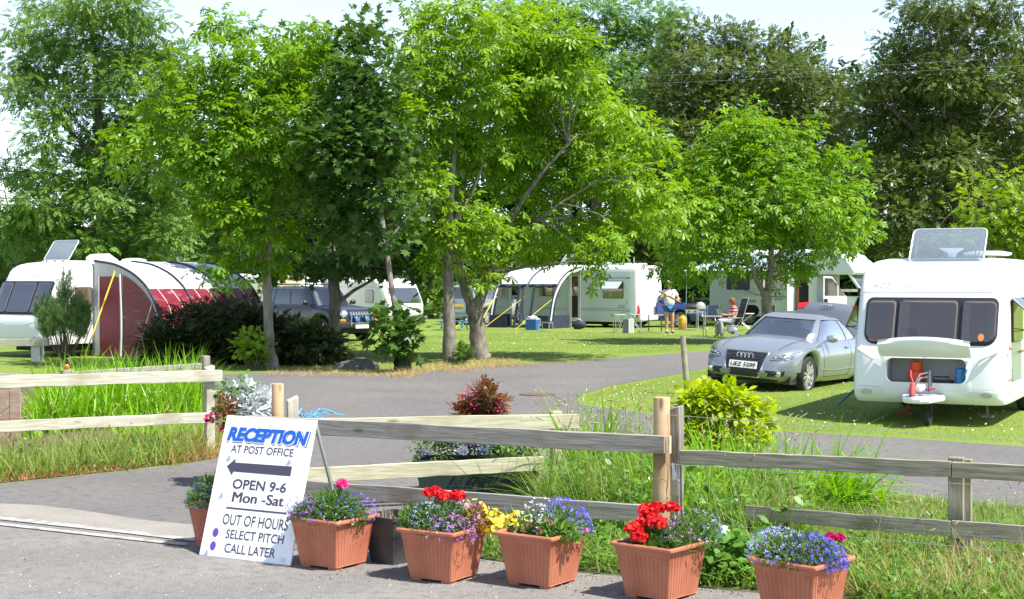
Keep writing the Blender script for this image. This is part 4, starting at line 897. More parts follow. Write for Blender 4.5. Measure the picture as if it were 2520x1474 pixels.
rows = sorted(set([zf(z) for z in (.29,.32,.36,.41,.47,.51,.555,.60,.65,.70,.75,.80,.85,.905,.96,1.02,1.08,1.2,1.3,1.4,1.5,1.6,1.72,1.75,1.78,1.86,1.95,2.02,2.08,2.13,2.17,2.20,2.21,2.225,2.24)]))
wz = CW/2
vlist = sorted(set([-1,-.97,-.93,-.88,-.8,-.7,.7,.8,.88,.93,.97,1]+[k*OY/wz/4 for k in range(-4,5)]))
def skip(u, v, f): return u > .99 and abs(v) < OY/wz-.001 and zf(OZ0)-.001 < f < zf(OZ1)+.001
m = MB(); sh.mesh(m, rows, sorted(set(lin(-1,1,19)+[.97,.985,-.985])), vlist, skip=skip, cap=lambda x: .02); m.build('body', white_body, ace, smooth=38, weld=1e-4)
# locker
m = MB(); x0 = hx-.012; x1 = hx-.48
def fxz(z): return fx(zf(z))-.004
for q in ([(fxz(OZ0),-OY,OZ0),(fxz(OZ0),OY,OZ0),(x1,OY,OZ0),(x1,-OY,OZ0)], [(x1,-OY,OZ0),(x1,OY,OZ0),(x1,OY,OZ1),(x1,-OY,OZ1)], [(x1,-OY,OZ1),(x1,OY,OZ1),(fxz(OZ1),OY,OZ1),(fxz(OZ1),-OY,OZ1)],
          [(fxz(OZ0),OY,OZ0),(fxz(OZ1),OY,OZ1),(x1,OY,OZ1),(x1,OY,OZ0)], [(fxz(OZ0),-OY,OZ0),(x1,-OY,OZ0),(x1,-OY,OZ1),(fxz(OZ1),-OY,OZ1)]): m.add(q, [(0,1,2,3)])
lk = m.build('gas_locker', M('locker lining', (.50,.51,.50), .6), ace)
m = MB(); ip = rrect(-OY+.02, OY-.02, OZ0+.015, OZ1-.012, .085, 6); op = rrect(-OY-.055, OY+.055, OZ0-.075, OZ1+.07, .03, 6); k = len(ip)
for A_, B_, da, db in ((op, ip, .004, .014), (ip, [(a*.985, z) for a, z in ip], .014, -.07)): m.add([sh.at('f', a, z, da) for a, z in A_]+[sh.at('f', a, z, db) for a, z in B_], [(i, (i+1)%k, k+(i+1)%k, k+i) for i in range(k)])
m.build('locker_surround', white_body, lk, smooth=30)
hz = .925; Pl = []
for i, (dx, z) in enumerate(((.02,.945),(.10,1.0),(.16,1.06),(.185,1.11),(.17,1.135))):
    Pl.append([(fx(zf(.92))+dx+.055*(1-v*v)*(.4+.2*i), v*(OY+.055), z+.055*(1-v*v)*(i/4)+.0) for v in lin(-1,1,15)])
m = MB(); m.grid(Pl, 1); P2 = [[(x+.014, y, z-.035) for x, y, z in r] for r in Pl]; m.grid(P2, flip=True); m.grid([Pl[-1], P2[-1]]); m.grid([Pl[0], P2[0]]); m.grid([[r[0] for r in Pl],[r[0] for r in P2]]); m.grid([[r[-1] for r in Pl],[r[-1] for r in P2]])
ld = m.build('locker_lid', [white_body, M('lid inside shade', (.24,.25,.24), .5)], ace, smooth=40)  # second colour darkened to paint the shade on the lid's inside
m = MB(); m.tube([(hx+.16,0,1.10),(hx+.06,.0,1.0),(hx-.05,.01,.90)], .007, 6); m.build('stay', black, ld)
m = MB(); m.grid([[(fx(zf(.92))+.085+.055*(1-v*v)*.7+.012, v*.47, 1.012+.012*(1-v*v)+sg_*.030*(1-v*v)) for v in lin(-1,1,13)] for sg_ in (-1,1)]); m.build('lid_white_lens', white_body, ld)  # white lens shaped patch laid on the lid's inner face
orange_g = M('gas bottle red', (.68,.06,.02), .4, c2=(.6,.05,.02), scale=5)
gbz = thing('gas_bottle', 'orange red gas cylinder standing in the open front locker of the white caravan', 'gas bottle', ace.matrix_basis @ Vector((hx-.22,-.16,OZ0+.004)))
m = MB(); m.lathe([(.10,0),(.115,.02),(.115,.13),(.10,.155),(.09,.16)], 22); m.build('cylinder', orange_g, gbz, smooth=40)
m = MB(); m.lathe([(.082,.155),(.085,.16),(.085,.27),(.078,.275),(.076,.17)], 22); m.build('collar', orange_g, gbz, smooth=40)
m = MB(); m.tube([(0,0,.2),(.03,.10,.30),(.04,.18,.32),(.06,.26,.22),(.05,.27,.1),(.02,.2,.03)], .011, 8); m.build('hose', M('gas hose', (.60,.33,.06), .5), gbz, smooth=60)
MB().box((.05,.25,.23),(.02,.07,.09)).build('regulator_tag', M('yellow tag', (.65,.5,.08), .5), gbz)
wc = thing('watering_can', 'small blue watering can lying in the open caravan locker', 'watering can', ace.matrix_basis @ Vector((hx-.16,.44,OZ0+.004)))
bl = M('blue plastic', (.02,.18,.42), .4); m = MB(); m.lathe([(.07,0),(.08,.01),(.075,.2),(.06,.21)], 18); m.build('can', bl, wc, smooth=40); MB().tube([(0,-.06,.05),(.0,-.13,.12),(0,-.22,.21)], [.022,.018,.014], 8).build('spout', bl, wc, smooth=60)
bx = thing('tool_box', 'black shallow box on the floor of the open caravan locker', 'box', ace.matrix_basis @ Vector((hx-.2,.19,OZ0+.004)), math.atan2(fwd.y, fwd.x)); m = MB(); m.box((0,0,.02),(.2,.26,.04)); m.build('tray', black, bx, bevel=.01); MB().tube([(.08,-.1,.04),(.09,-.1,.09),(.09,.1,.09),(.08,.1,.04)], .01, 6).build('handle', black, bx)
# front windows in one dark surround
m = MB(); so_ = rrect(-.845,.895,1.07,1.70,(.15,.15,.09,.09),6); sh.patch(m, 'f', so_, .009, rings=5); m.build('window_surround', frame_black, ace, smooth=40)
for O, cu_ in ((rrect(-.825,-.425,1.09,1.68,(.13,.05,.05,.07),6), ()), (rrect(-.405,.405,1.09,1.685,.06,6), ((-.385,-.24),)), (rrect(.435,.885,1.09,1.68,(.05,.13,.07,.05),6), ((.46,.55),))): cwin(ace, sh, 'f', O, curt=cu_, d=.016)
m = MB(); sh.patch(m, 'f', [(.70+.04*math.cos(t), 1.17+.05*math.sin(t)) for t in np.linspace(0,6.283,13)[:-1]], .042, skirt=False); m.build('round_sticker', M('orange sticker', (.55,.22,.05), .5), ace)
for a0, a1, z0, z1, mt, nm in ((-.36,-.13,1.10,1.28,M('orange cushion', (.42,.14,.05), .8),'cushion'), (-.78,-.5,1.10,1.2,M('tan cushion', (.42,.26,.16), .8),'cushion')):
    m = MB(); sh.patch(m, 'f', rrect(a0,a1,z0,z1,.05), .026, skirt=False); m.build(nm, mt, ace)
m = MB(); sh.line(m, 'f', [(-.985,1.775),(.985,1.775)], .006, .0); sh.line(m, 'f', [(-.985,.51),(-.61,.50)], .004, .0); sh.line(m, 'f', [(.61,.50),(.985,.51)], .004, .0)
for sd in 'ls':
    sh.line(m, sd, [(hx-.16,.34),(hx-.15,.9),(hx-.25,1.3),(hx-.42,1.75),(hx-.85,2.1)], .006, .0); sh.line(m, sd, [(hx-.1,.48),(-hx+.1,.48)], .004, .0)
m.build('seams', seam, ace)
sh.text('f', 'ACE', -.67, 1.86, .27, .075, M('badge grey', (.30,.31,.33), .4), 'badge', ace, d=.003); sh.text('f', 'jubilee', -.40, 1.855, .30, .06, MATS['badge grey'], 'badge', ace, d=.003, shear=.3)
for sg in (-1,1):
    m = MB(); sh.patch(m, 'f', [(sg*.73+.20*math.cos(t), .43+.055*math.sin(t)) for t in np.linspace(0,6.283,19)[:-1]], .008); ml = m.build('marker_bezel', M('bezel white', (.66,.67,.68), .4), ace, smooth=50)
    m = MB(); sh.patch(m, 'f', [(sg*.78+.075*math.cos(t), .43+.035*math.sin(t)) for t in np.linspace(0,6.283,15)[:-1]], .016); m.build('marker_lamp', lampglass, ml, smooth=50)
    m = MB(); m.tube([sh.at('f', sg*.91, 1.0, .012), sh.at('f', sg*.86, .97, .045), sh.at('f', sg*.74, .90, .045), sh.at('f', sg*.69, .87, .012)], .02, 8); m.build('grab_handle', white_body, ace, smooth=60)
rooflight(ace, hx-.86, .10, 2.105, .60, 1.0, R(52))
m = MB(); m.lathe([(.28,0),(.33,.02),(.33,.045),(.2,.07)], 20, (hx-1.75,.52,2.28)); m.build('roof_vent', white_body, ace, smooth=40)
m = MB(); m.lathe([(.06,0),(.07,.06),(.16,.11),(.17,.13),(.1,.13)], 16, (hx-1.9,0,2.27)); m.build('aerial', white_body, ace, smooth=40)
# side windows and door hatch
cwin(ace, sh, 'l', rrect(hx-1.45,hx-.55,1.10,1.68,.07)); cwin(ace, sh, 's', rrect(hx-1.45,hx-.55,1.10,1.68,.07)); cwin(ace, sh, 'l', rrect(hx-3.2,hx-2.3,1.10,1.68,.07))
flapm = glassmat('smoked flap', (.34,.33,.28), .25, .08)
for sg, a0, a1, ang in ((1,hx-1.47,hx-.53,R(48)), (-1,hx-1.47,hx-.53,R(22))):
    y = CW/2+.01; m = MB(); ln = .60 if sg > 0 else .44; P = [(a0,sg*y,1.70),(a1,sg*y,1.70),(a1,sg*(y+ln*math.sin(ang)),1.70-ln*math.cos(ang)),(a0,sg*(y+ln*math.sin(ang)),1.70-ln*math.cos(ang))]
    m.add(P+[(x,yy+.0,z-.022) for x,yy,z in P], [(0,1,2,3),(7,6,5,4),(0,4,5,1),(1,5,6,2),(2,6,7,3),(3,7,4,0)]); fl = m.build('window_flap', flapm, ace)
    m = MB(); m.tube([Vector(p)+Vector((0,0,-.01)) for p in P]+[Vector(P[0])], .012, 6); m.tube([(a0+.1,sg*y,1.25),Vector(P[3])+Vector((.1,0,0))], .006, 6); m.tube([(a1-.1,sg*y,1.25),Vector(P[2])+Vector((-.1,0,0))], .006, 6); m.build('flap_edge', M('flap edge', (.10,.10,.10), .4), fl)
m = MB(); sh.line(m, 'l', [(hx-.62,.44),(hx-.62,.75),(hx-.36,.75),(hx-.36,.44),(hx-.62,.44)], .007, .002); m.build('service_hatch', seam, ace)
m = MB(); sh.patch(m, 'l', rrect(hx-4.6,hx-.3,.93,.965,.012), .003, rings=2); m.build('side_stripe', M('red brown stripe', (.34,.12,.06), .5), ace)
m = MB(); sh.patch(m, 'l', rrect(hx-.62,hx-.32,.60,.62,.005), .003, rings=2); sh.patch(m,'l',[(hx-.65,1.0),(hx-.35,1.02),(hx-.40,1.07)],.004,rings=2); m.build('side_badge', MATS['red brown stripe'], ace)
# hitch
m = MB(); m.bar((hx-.3,.30,.36),(hx+.45,.03,.40),.07,.10); m.bar((hx-.3,-.30,.36),(hx+.45,-.03,.40),.07,.10); m.build('drawbar', M('galvanised steel', (.35,.36,.37), .5, .6), ace, bevel=.008)
m = MB(); m.prism([(hx+.04,-.30),(hx+.50,-.19),(hx+.58,-.05),(hx+.58,.05),(hx+.50,.17),(hx+.04,.28)], .33, .42); m.build('hitch_cover', white_body, ace, bevel=.03)
m = MB(); m.box((hx+.28,-.02,.52),(.26,.12,.10)); m.build('stabiliser', white_body, ace, bevel=.03)
m = MB(); m.tube([(hx+.52,-.06,.42),(hx+.48,-.07,.50),(hx+.44,-.07,.58)], [.04,.045,.035], 12); m.build('coupling_head', M('dark red cover', (.42,.05,.045), .5), ace, smooth=50)
m = MB(); m.tube([(hx+.4,-.06,.55),(hx+.34,-.12,.68),(hx+.24,-.14,.74)], [.009,.010,.013], 8); m.tube([(hx+.30,.06,.50),(hx+.36,.2,.52)], .012, 8); m.build('handbrake', M('red grip', (.45,.04,.04), .5), ace, smooth=60)
m = MB()
for k in range(2): m.tube([(hx+.42,-.08+.03*k,.52),(hx+.34,0,.70-.05*k),(hx+.2,.08,.72-.06*k),(hx+.1,.1,.60),(hx+.16,.11,.50)], .011, 7)
m.tube([(hx+.3,.11,.47),(hx+.3,.11,.75)], .02, 8); m.build('breakaway_cable', M('cable grey', (.13,.15,.17), .5), ace, smooth=60)
m = MB(); m.lathe([(.10,-.035),(.11,-.02),(.11,.02),(.10,.035)], 20, X=Matrix.Translation((hx+.10,.06,.112)) @ Matrix.Rotation(R(90),4,'X')); m.tube([(hx+.10,.1,.11),(hx+.10,.1,.42)], .022, 8); m.build('jockey_wheel', rubber, ace, smooth=40)
for sg in (-1,1):
    for x in (-.35,): wheel(ace, x, sg*(CW/2-.16), .30, .18, 6)
    m = MB(); m.box((hx-1.5,sg*(CW/2-.45),.02),(.16,.16,.03)); m.bar((hx-1.5,sg*(CW/2-.45),.03),(hx-1.7,sg*(CW/2-.5),.32),.035,.035); m.build('corner_steady', M('red steady', (.35,.05,.04), .6) if sg < 0 else MATS['galvanised steel'], ace)
gb = W(2110, 955, .2); gc = W(2062, 997)
tag(MB().tube([sh_p for sh_p in (W(2118,945,.42), W(2108,955,.36), W(2085,975,.15), gc)], [.03,.022,.02,.012], 8).build('guy_strap', M('blue strap', (.03,.17,.26), .7)), 'teal blue strap running from the near caravan corner to the grass', 'strap')
# ------------------------------------------------ caravans and awnings farther back
def caravan(name, label, o, yaw, L, Wd_, zb, zt, prof, side_mat=None, n=12, rear=None, nz=1.0):
    """touring caravan; prof = front profile [(z, dx)]"""
    t = thing(name, label, 'caravan', (o.x, o.y, 0), yaw); h = L/2; f_ = lambda z: (z-zb)/(zt-zb)
    fx = interp([(f_(z), h+x) for z, x in prof]); rx = interp([(f_(z), -h-x) for z, x in (rear or [(zb,-.05),(zb+.2,0),(zt-.2,-.02),(zt-.05,-.10),(zt,-.25)])])
    cw = interp([(0,Wd_/2-.02),(.05,Wd_/2),(.90,Wd_/2),(.96,Wd_/2-.04),(.985,Wd_/2-.09),(1,Wd_/2-.2)])
    s = Shell(fx, rx, cw, n, lambda x: zb, lambda x: zt, xm=0.); m = MB()
    s.mesh(m, sorted(set(lin(0,1,17)+[.9,.94,.96,.985])), sorted(set(lin(-1,1,15)+[.97,-.97,.99,-.99])), sorted(set(lin(-1,1,9)+[.96,-.96,.99,-.99])), cap=lambda x: .03)
    if side_mat:
        m.mi = [1 if abs(sum((Vector(m.v[f[1]])-Vector(m.v[f[0]])).cross(Vector(m.v[f[2]])-Vector(m.v[f[0]])).normalized()[1] for _ in (0,))) > .9 else 0 for f in m.f]
        m.build('body', [white_body, side_mat], t, smooth=35, weld=1e-4)
    else: m.build('body', white_body, t, smooth=35, weld=1e-4)
    MB().box((0,0,zb*.5+.06),(L*.8,Wd_*.7,zb*.5)).build('chassis', dark, t)
    for sg in (-1,1): wheel(t, -.15, sg*(Wd_/2-.12), .31, .18, 6)
    m = MB(); m.bar((h-.2,.4,.36),(h+1.1,.03,.40),.06,.09); m.bar((h-.2,-.4,.36),(h+1.1,-.03,.40),.06,.09); m.build('drawbar', MATS['galvanised steel'], t)
    return t, s
def awning_arc(d, depth, zw, ztop):
    """height of the curved awning roof at the distance d from the caravan wall"""
    return interp([(0,zw),(depth*.25,zw-.07),(depth*.5,zw-.26),(depth*.70,zw-.55),(depth*.84,zw-.92),(depth*.93,zw-1.40),(depth*.975,zw-1.9),(depth,0)])(d)
awn_white = M('awning canvas white', (.58,.585,.585), .7, c2=(.50,.51,.515), scale=2.5); awn_grey = M('awning canvas grey', (.52,.51,.52), .75, c2=(.46,.45,.46), scale=3)
burgundy = M('awning burgundy', (.20,.012,.03), .55, c2=(.16,.01,.025), scale=3); burg_win = M('awning burgundy painted sheen', (.17,.015,.03), .38, c2=(.38,.16,.17), scale=2.2, stretch=(1,1,7), lo=.58, hi=.74, spec=.4)  # lighter streaks paint the shine of the vinyl windows into the colour
piping = M('awning piping white', (.7,.7,.7), .6); navy_canvas = M('navy canvas', (.018,.024,.05), .75, c2=(.03,.04,.07), scale=5); navy_pole = M('navy webbing', (.014,.017,.035), .55); yellow_strap = M('yellow strap', (.72,.58,.06), .6)
# ---- caravan with the burgundy awning, far left
u = Vector((.545,.838,0)).normalized(); nrm = Vector((u.y,-u.x,0)); W0 = W(233,876); yawS = math.atan2(-u.y, -u.x)
SL = 6.4; front = W0-u*1.55-nrm*.0; o = front+u*SL/2-nrm*1.12
sw, ss = caravan('caravan', 'white caravan at the far left edge joined to the burgundy awning', o, yawS, SL, 2.2, .33, 2.40,
    [(.33,-.10),(.45,0),(.85,.03),(1.0,0),(1.1,-.05),(1.85,-.38),(1.95,-.44),(2.15,-.56),(2.28,-.75),(2.36,-1.0),(2.40,-1.5)])
h = SL/2
m = MB(); ss.patch(m, 'f', rrect(-.97,.97,1.07,1.90,(.14,.14,.07,.07)), .008); m.build('window_surround', frame_black, sw, smooth=40)
for O, c_ in ((rrect(-.95,-.47,1.09,1.88,(.11,.04,.04,.05)),((-.9,-.78),)), (rrect(-.43,.43,1.09,1.88,.05),((.28,.40),)), (rrect(.47,.95,1.09,1.88,(.04,.11,.05,.04)),((.5,.62),(.8,.9)))): cwin(sw, ss, 'f', O, curt=c_, d=.014, mat=glassmat('blue tinted pane', (.36,.40,.44), .3) if 'blue tinted pane' not in MATS else MATS['blue tinted pane'])
ss.text('f', 'SWIFT', .22, 2.03, .55, .075, MATS['badge grey'], 'badge', sw, d=.004, shear=.2)
m = MB(); ss.line(m, 'f', [(-1.0,1.95),(1.0,1.95)], .006, 0); ss.line(m, 'f', [(-1.0,.95),(-.3,.80),(.3,.80),(1.0,.95)], .005, 0); m.build('seams', seam, sw)
for sg in (-1,1):
    m = MB(); ss.patch(m, 'f', [(sg*.78,.98),(sg*.99,1.02),(sg*.93,.68),(sg*.80,.74)][::sg], .01); m.build('grab_panel', M('silver trim', (.50,.52,.54), .35), sw)
    m = MB(); ss.patch(m, 'f', rrect(sg*.8-.12, sg*.8+.12, .44, .54, .04), .012); m.build('marker_lamp', lampglass, sw)
cwin(sw, ss, 'l', rrect(h-1.5,h-.95,1.25,1.75,.06), curt=((h-1.45,h-1.3),)); cwin(sw, ss, 'l', rrect(h-5.2,h-4.2,1.25,1.75,.06))
rooflight(sw, h-1.15, .15, 2.36, .62, .95, R(55))
m = MB(); X_ = Matrix.Translation((h-2.6,.25,2.42)); m.prism([(-.3,0),(.32,0),(.34,.10),(.20,.18),(.02,.2),(-.28,.03)], -.28, .28, X=X_ @ Matrix.Rotation(R(90),4,'X')); m.build('roof_vent', white_body, sw, bevel=.03)
m = MB(); m.lathe([(.32,0),(.34,.03),(.3,.07),(.1,.10)], 18, (h-3.8,.1,2.42)); m.build('roof_dome', white_body, sw, smooth=40)
m = MB(); m.grid([[(h-1.45-.0*j, 1.105+.02*i, z) for j in (0,1)] for i, z in ((0,.05),(1,.33))]); m.box((h-3.2,1.11,.19),(3.4,.012,.30)); m.build('skirt', M('grey skirt', (.22,.225,.235), .7), sw)
aw = thing('awning', 'burgundy and white caravan awning with dark arched poles and burgundy windows', 'awning', W0, math.atan2(u.y, u.x))
DP, ZW, BAY = 2.5, 2.40, 1.24     # local x along the caravan, -y outwards
arc = lambda d: awning_arc(d, DP, ZW, 0)
def arcx(x, d, off=0.): return Vector((x, -d, arc(d)+off))
ds = lin(0, DP*.80, 16); seam_d = next(d for d in lin(0, DP, 400) if arc(d) < 1.72)
m = MB(); xs = lin(-.03, BAY*3+.03, 31)
def sagf(x): return -.035*math.sin(math.pi*((x/BAY) % 1.0))**2
m.grid([[(x, -d, arc(d)+sagf(x)*math.sin(math.pi*d/seam_d)) for x in xs] for d in lin(-.05, seam_d, 14)]); m.build('roof', awn_white, aw, smooth=60)
dl = [d for d in lin(seam_d, DP-.002, 20)]
m = MB(); m.grid([[(x, -d+.0, arc(d)) for x in xs] for d in dl]); m.build('front_wall', burg_win, aw, smooth=60)
m = MB()
for b_ in range(3):
    for q in (.30,.66): m.tube([(BAY*(b_+q)+.05*math.sin(9*d), -d-.012, arc(d)) for d in dl], .009, 6)
m.build('piping', piping, aw, smooth=60)
m = MB(); m.tube([(x, -seam_d-.006, arc(seam_d)) for x in xs], .012, 5); m.build('roof_seam', piping, aw)
for k in range(4): MB().tube([arcx(BAY*k, d, .012)+Vector((0,-.012,0)) for d in lin(.0, DP-.001, 34)], .032, 8).build('arched_pole', navy_pole, aw, smooth=60)
# end wall towards the viewer
def endpoly(d0, d1, top, z0=.02, k=8, x=-.005): return [(x, -d0, z0), (x, -d1, z0)]+[(x, -d, min(top(d), arc(d)-.0)) for d in lin(d1, d0, k)]
m = MB(); P = endpoly(0, DP-.02, lambda d: 9, k=24); m.add(P, [tuple(range(len(P)))]); m.build('end_wall', awn_grey, aw)
m = MB(); P = endpoly(.22, .93, lambda d: 2.02-.10*max(0,(d-.7)), k=10, x=-.018); m.add(P, [tuple(range(len(P)))]); m.build('door_panel', burgundy, aw)
m = MB(); P = endpoly(1.05, DP-.12, lambda d: arc(d)-.13-.05*d/DP, k=16, x=-.018); m.add(P, [tuple(range(len(P)))]); m.build('end_window', burg_win, aw)
m = MB()
for d0, zt in ((1.0,2.08),): m.tube([(-.03, -d0-.03*math.sin(2*z), z) for z in lin(.02, zt, 12)], .028, 6)
m.tube([(-.03,-.2,z) for z in lin(.02,2.02,8)], .012, 5); m.build('end_piping', piping, aw, smooth=60)
m = MB(); pa = W(206,884)-W0; ca, sa = math.cos(-aw.rotation_euler.z), math.sin(-aw.rotation_euler.z); loc = lambda v: Vector((v.x*ca-v.y*sa, v.x*sa+v.y*ca, v.z))
pa = loc(pa); top = Vector((-.03,-.80,2.16)); sd = (pa-top).cross(Vector((0,1,0))).normalized(); m.bar(top, pa, .04, .012, up=(0,1,.3)); m.build('storm_strap', yellow_strap, aw)
pb = loc(W(334,882)-W0); m = MB(); m.tube([arcx(0,2.12), pb], .009, 5); m.build('guy_rope', piping, aw)
# ---- caravan of the navy porch awning
ang = R(33); uu = Vector((-math.cos(ang), -math.sin(ang)*-1, 0)); uu = Vector((-math.cos(ang), math.sin(ang), 0)); nn = Vector((-math.sin(ang), -math.cos(ang), 0)); K = W(1568, 808)
CL, CWd = 5.6, 2.25; o = K+uu*CL/2-nn*CWd/2
es, sh2 = caravan('caravan', 'sage grey sided caravan with number 534 and a navy and white porch awning', o, math.atan2(uu.y, uu.x), CL, CWd, .24, 2.50,
    [(.24,-.15),(.4,0),(1.1,-.02),(1.8,-.28),(2.2,-.5),(2.42,-.8),(2.5,-1.3)], side_mat=shaded, n=26, rear=[(.24,-.22),(.5,-.05),(.62,.0),(2.2,-.03),(2.40,-.02),(2.5,-.2)])
h2 = CL/2        # viewer's side is +y or -y?
near = 's' if (Matrix.Rotation(es.rotation_euler.z,3,'Z') @ Vector((0,-1,0))).dot(nn) > 0 else 'l'; ns = -1 if near == 's' else 1
cwin(es, sh2, near, rrect(-h2+.62,-h2+1.55,1.18,1.88,.05), curt=((-h2+1.15,-h2+1.3),)); 
fl = MB().bar((-h2+.62,ns*(CWd/2+.02),1.85),(-h2+1.55,ns*(CWd/2+.02),1.85),.02,.02)
m = MB(); y = ns*(CWd/2+.03); P = [(-h2+.66,y,1.86),(-h2+1.51,y,1.86),(-h2+1.51,y+ns*.42,1.58),(-h2+.66,y+ns*.42,1.58)]; m.add(P+[(a,b,c-.02) for a,b,c in P], [(0,1,2,3),(7,6,5,4),(0,4,5,1),(1,5,6,2),(2,6,7,3),(3,7,4,0)]); m.build('window_flap', M('frosted flap', (.34,.37,.37), .25), es)
cwin(es, sh2, near, rrect(h2-1.7,h2-1.05,1.25,1.80,.05), curt=((h2-1.65,h2-1.12),)); cwin(es, sh2, near, rrect(h2-3.0,h2-2.3,1.25,1.80,.05), curt=((h2-2.95,h2-2.36),))
m = MB(); sh2.patch(m, near, rrect(-h2+2.62,-h2+3.22,.40,2.05,.04), .012); dr = m.build('doorway', M('doorway dark', (.03,.022,.018), .8), es)
m = MB(); sh2.patch(m, near, rrect(-h2+2.98,-h2+3.2,.45,1.5,.02), .02); m.build('wood_cupboard', M('cupboard wood', (.24,.10,.035), .5, c2=(.18,.07,.02), scale=4), dr)
m = MB(); sh2.patch(m, near, rrect(-h2+2.66,-h2+3.2,1.75,2.0,.02), .02); m.build('top_cupboard', MATS['cupboard wood'], dr)
m = MB()
for z in (.70,.77,1.98,2.03): sh2.line(m, near, [(-h2+.35,z),(-h2+2.55,z)], .008, .002)
for a, b in (((-h2+.3,2.03),(-h2+.5,1.96)),((-h2+.3,.70),(-h2+.7,.62))): sh2.line(m, near, [a,b], .008, .002)
for a in (h2-1.0,h2-2.1): sh2.line(m, near, [(a,.80),(a-.5,.74),(a-1.0,.72)], .010, .002)
m.build('side_stripes', M('stripe grey', (.09,.10,.115), .5), es)
sh2.text(near, '534', -h2+.72, .86, .34, .13, MATS['stripe grey'], 'badge', es, d=.006, shear=.35)
m = MB(); sh2.patch(m, near, rrect(-h2+1.06,-h2+1.2,.46,.53,.01), .01); m.build('side_reflector', amber, es)
m = MB(); sh2.patch(m, near, rrect(-h2+.38,-h2+.5,.95,1.15,.02), .006); m.build('socket_hatch', M('hatch grey', (.45,.5,.48), .4), es)
m = MB(); sh2.patch(m, 'r', rrect(-.95,.95,1.2,2.15,.12), .01); m.build('rear_panel', white_body, es, smooth=40)
m = MB(); sh2.line(m, 'r', [(-1.0,2.2),(1.0,2.2)], .01, 0); sh2.line(m,'r',[(-.95,1.95),(.95,1.95)],.006,.011); m.build('rear_seams', seam, es)
for sg in (-1,1):
    m = MB(); P = [(sg*.84,.45),(sg*1.06,.45),(sg*1.06,.92),(sg*.95,.92)]; sh2.patch(m, 'r', P[::sg], .012); m.build('tail_lamp', redlamp, es, smooth=40)
m = MB(); sh2.patch(m, 'r', rrect(-.2,.2,2.34,2.40,.02), .012); m.build('brake_lamp', redlamp, es)
m = MB(); m.box((-h2-.05,0,.40),(.16,2.1,.22)); m.build('bumper', white_body, es, bevel=.05)
sh2.text('r', 'Eccles', -.45, 2.03, .4, .09, MATS['badge grey'], 'badge', es, d=.016, shear=.3)
rooflight(es, h2-1.5, -ns*.1, 2.48, .55, .8, R(52)); rooflight(es, -h2+2.2, 0, 2.48, .35, .4, R(14), 'small_rooflight')
m = MB(); m.tube([(-h2+.75,0,2.5),(-h2+.75,0,2.85)], .012, 6); m.box((-h2+1.1,0,2.56),(1.0,1.7,.08)); m.build('roof_rack_board', white_body, es, bevel=.02)
# porch awning, local x along the caravan, y outwards
pw0 = K+uu*2.62; pa_ = thing('porch_awning', 'white porch awning with navy poles and rolled up front doors on the sage caravan', 'awning', pw0, math.atan2(uu.y, uu.x))
so2 = 1 if (Matrix.Rotation(pa_.rotation_euler.z,3,'Z') @ Vector((0,1,0))).dot(nn) > 0 else -1
PD, PW_, PB = 2.4, 2.42, 1.42
parc = lambda d: interp([(0,PW_),(PD*.3,PW_-.12),(PD*.55,PW_-.38),(PD*.74,PW_-.76),(PD*.86,PW_-1.18),(PD*.94,PW_-1.7),(PD,0)])(d)
pv = lambda x, d, z: (x, so2*d, z)
edge = PD*.70
m = MB(); xs = lin(-.02, 2*PB+.02, 21); m.grid([[pv(x, d, parc(d)-.03*math.sin(math.pi*(x/PB % 1))**2*math.sin(math.pi*d/edge)) for x in xs] for d in lin(-.03, edge, 12)]); m.build('roof', awn_white, pa_, smooth=60)
for k in range(3): MB().tube([pv(PB*k, d+.012, parc(d)+.012) for d in lin(0, PD-.001, 30)], .034, 8).build('arched_pole', navy_pole, pa_, smooth=60)
for k in range(2):
    m = MB(); m.tube([pv(PB*k+.06+(PB-.12)*t, edge+.02, parc(edge)-.06+.02*math.sin(17*t)-.03*math.sin(math.pi*t)) for t in lin(0,1,16)], [.055+.012*math.sin(9*t) for t in lin(0,1,16)], 8); m.build('rolled_door', navy_canvas, pa_, smooth=60)
mesh_win = glassmat('awning window film', (.72,.75,.74), .12, .12)
def pend(x, d0, d1, z0, zt, mat, name, par=pa_):
    m = MB(); P = [pv(x, d0, z0), pv(x, d1, z0)]+[pv(x, d, max(z0, min(zt, parc(d)-.02))) for d in lin(d1, d0, 16)]; m.add(P, [tuple(range(len(P)))]); return m.build(name, mat, par)
for x in (-.0, 2*PB):
    pend(x, .95, PD*.95, .52, 1.92, mesh_win, 'end_window'); pend(x, .75, PD-.02, .01, .52, navy_canvas, 'end_skirt')
    m = MB()
    for d in (.05, .85): m.bar(pv(x, d, .0), pv(x, d, parc(d)-.02), .13 if d < .5 else .16, .02, up=(0,1,0))
    m.tube([pv(x, d, parc(d)-.08) for d in lin(.05, PD*.97, 20)], .06, 6); m.build('end_wall', awn_white if x < 1 else awn_grey, pa_)
m = MB(); m.box(pv(.42, PD+.01, .26), (.78,.02,.50)); m.box(pv(2*PB-.45, PD+.01, .26), (.8,.02,.5)); 
for x in (.02, PB-.35, PB+.35, 2*PB-.02): m.bar(pv(x, PD*.93, .0), pv(x, edge+.1, parc(edge)-.1), .10, .03)
m.build('front_skirt', navy_canvas, pa_)
emb = MB(); emb.grid([[pv(.42+a*.1+.02*b, PD+.024, .24+b*.14) for a in (-.6,.6)] for b in (-1,1)]); emb.build('skirt_emblem', piping, pa_)
for x, dx in ((2*PB,-.3),(2*PB-.1,.9),(PB,.85),(.0,.75)):
    MB().bar(pv(x, PD*.82, 1.25), pv(x+dx, PD+1.25, .02), .035, .01).build('storm_strap', yellow_strap, pa_)
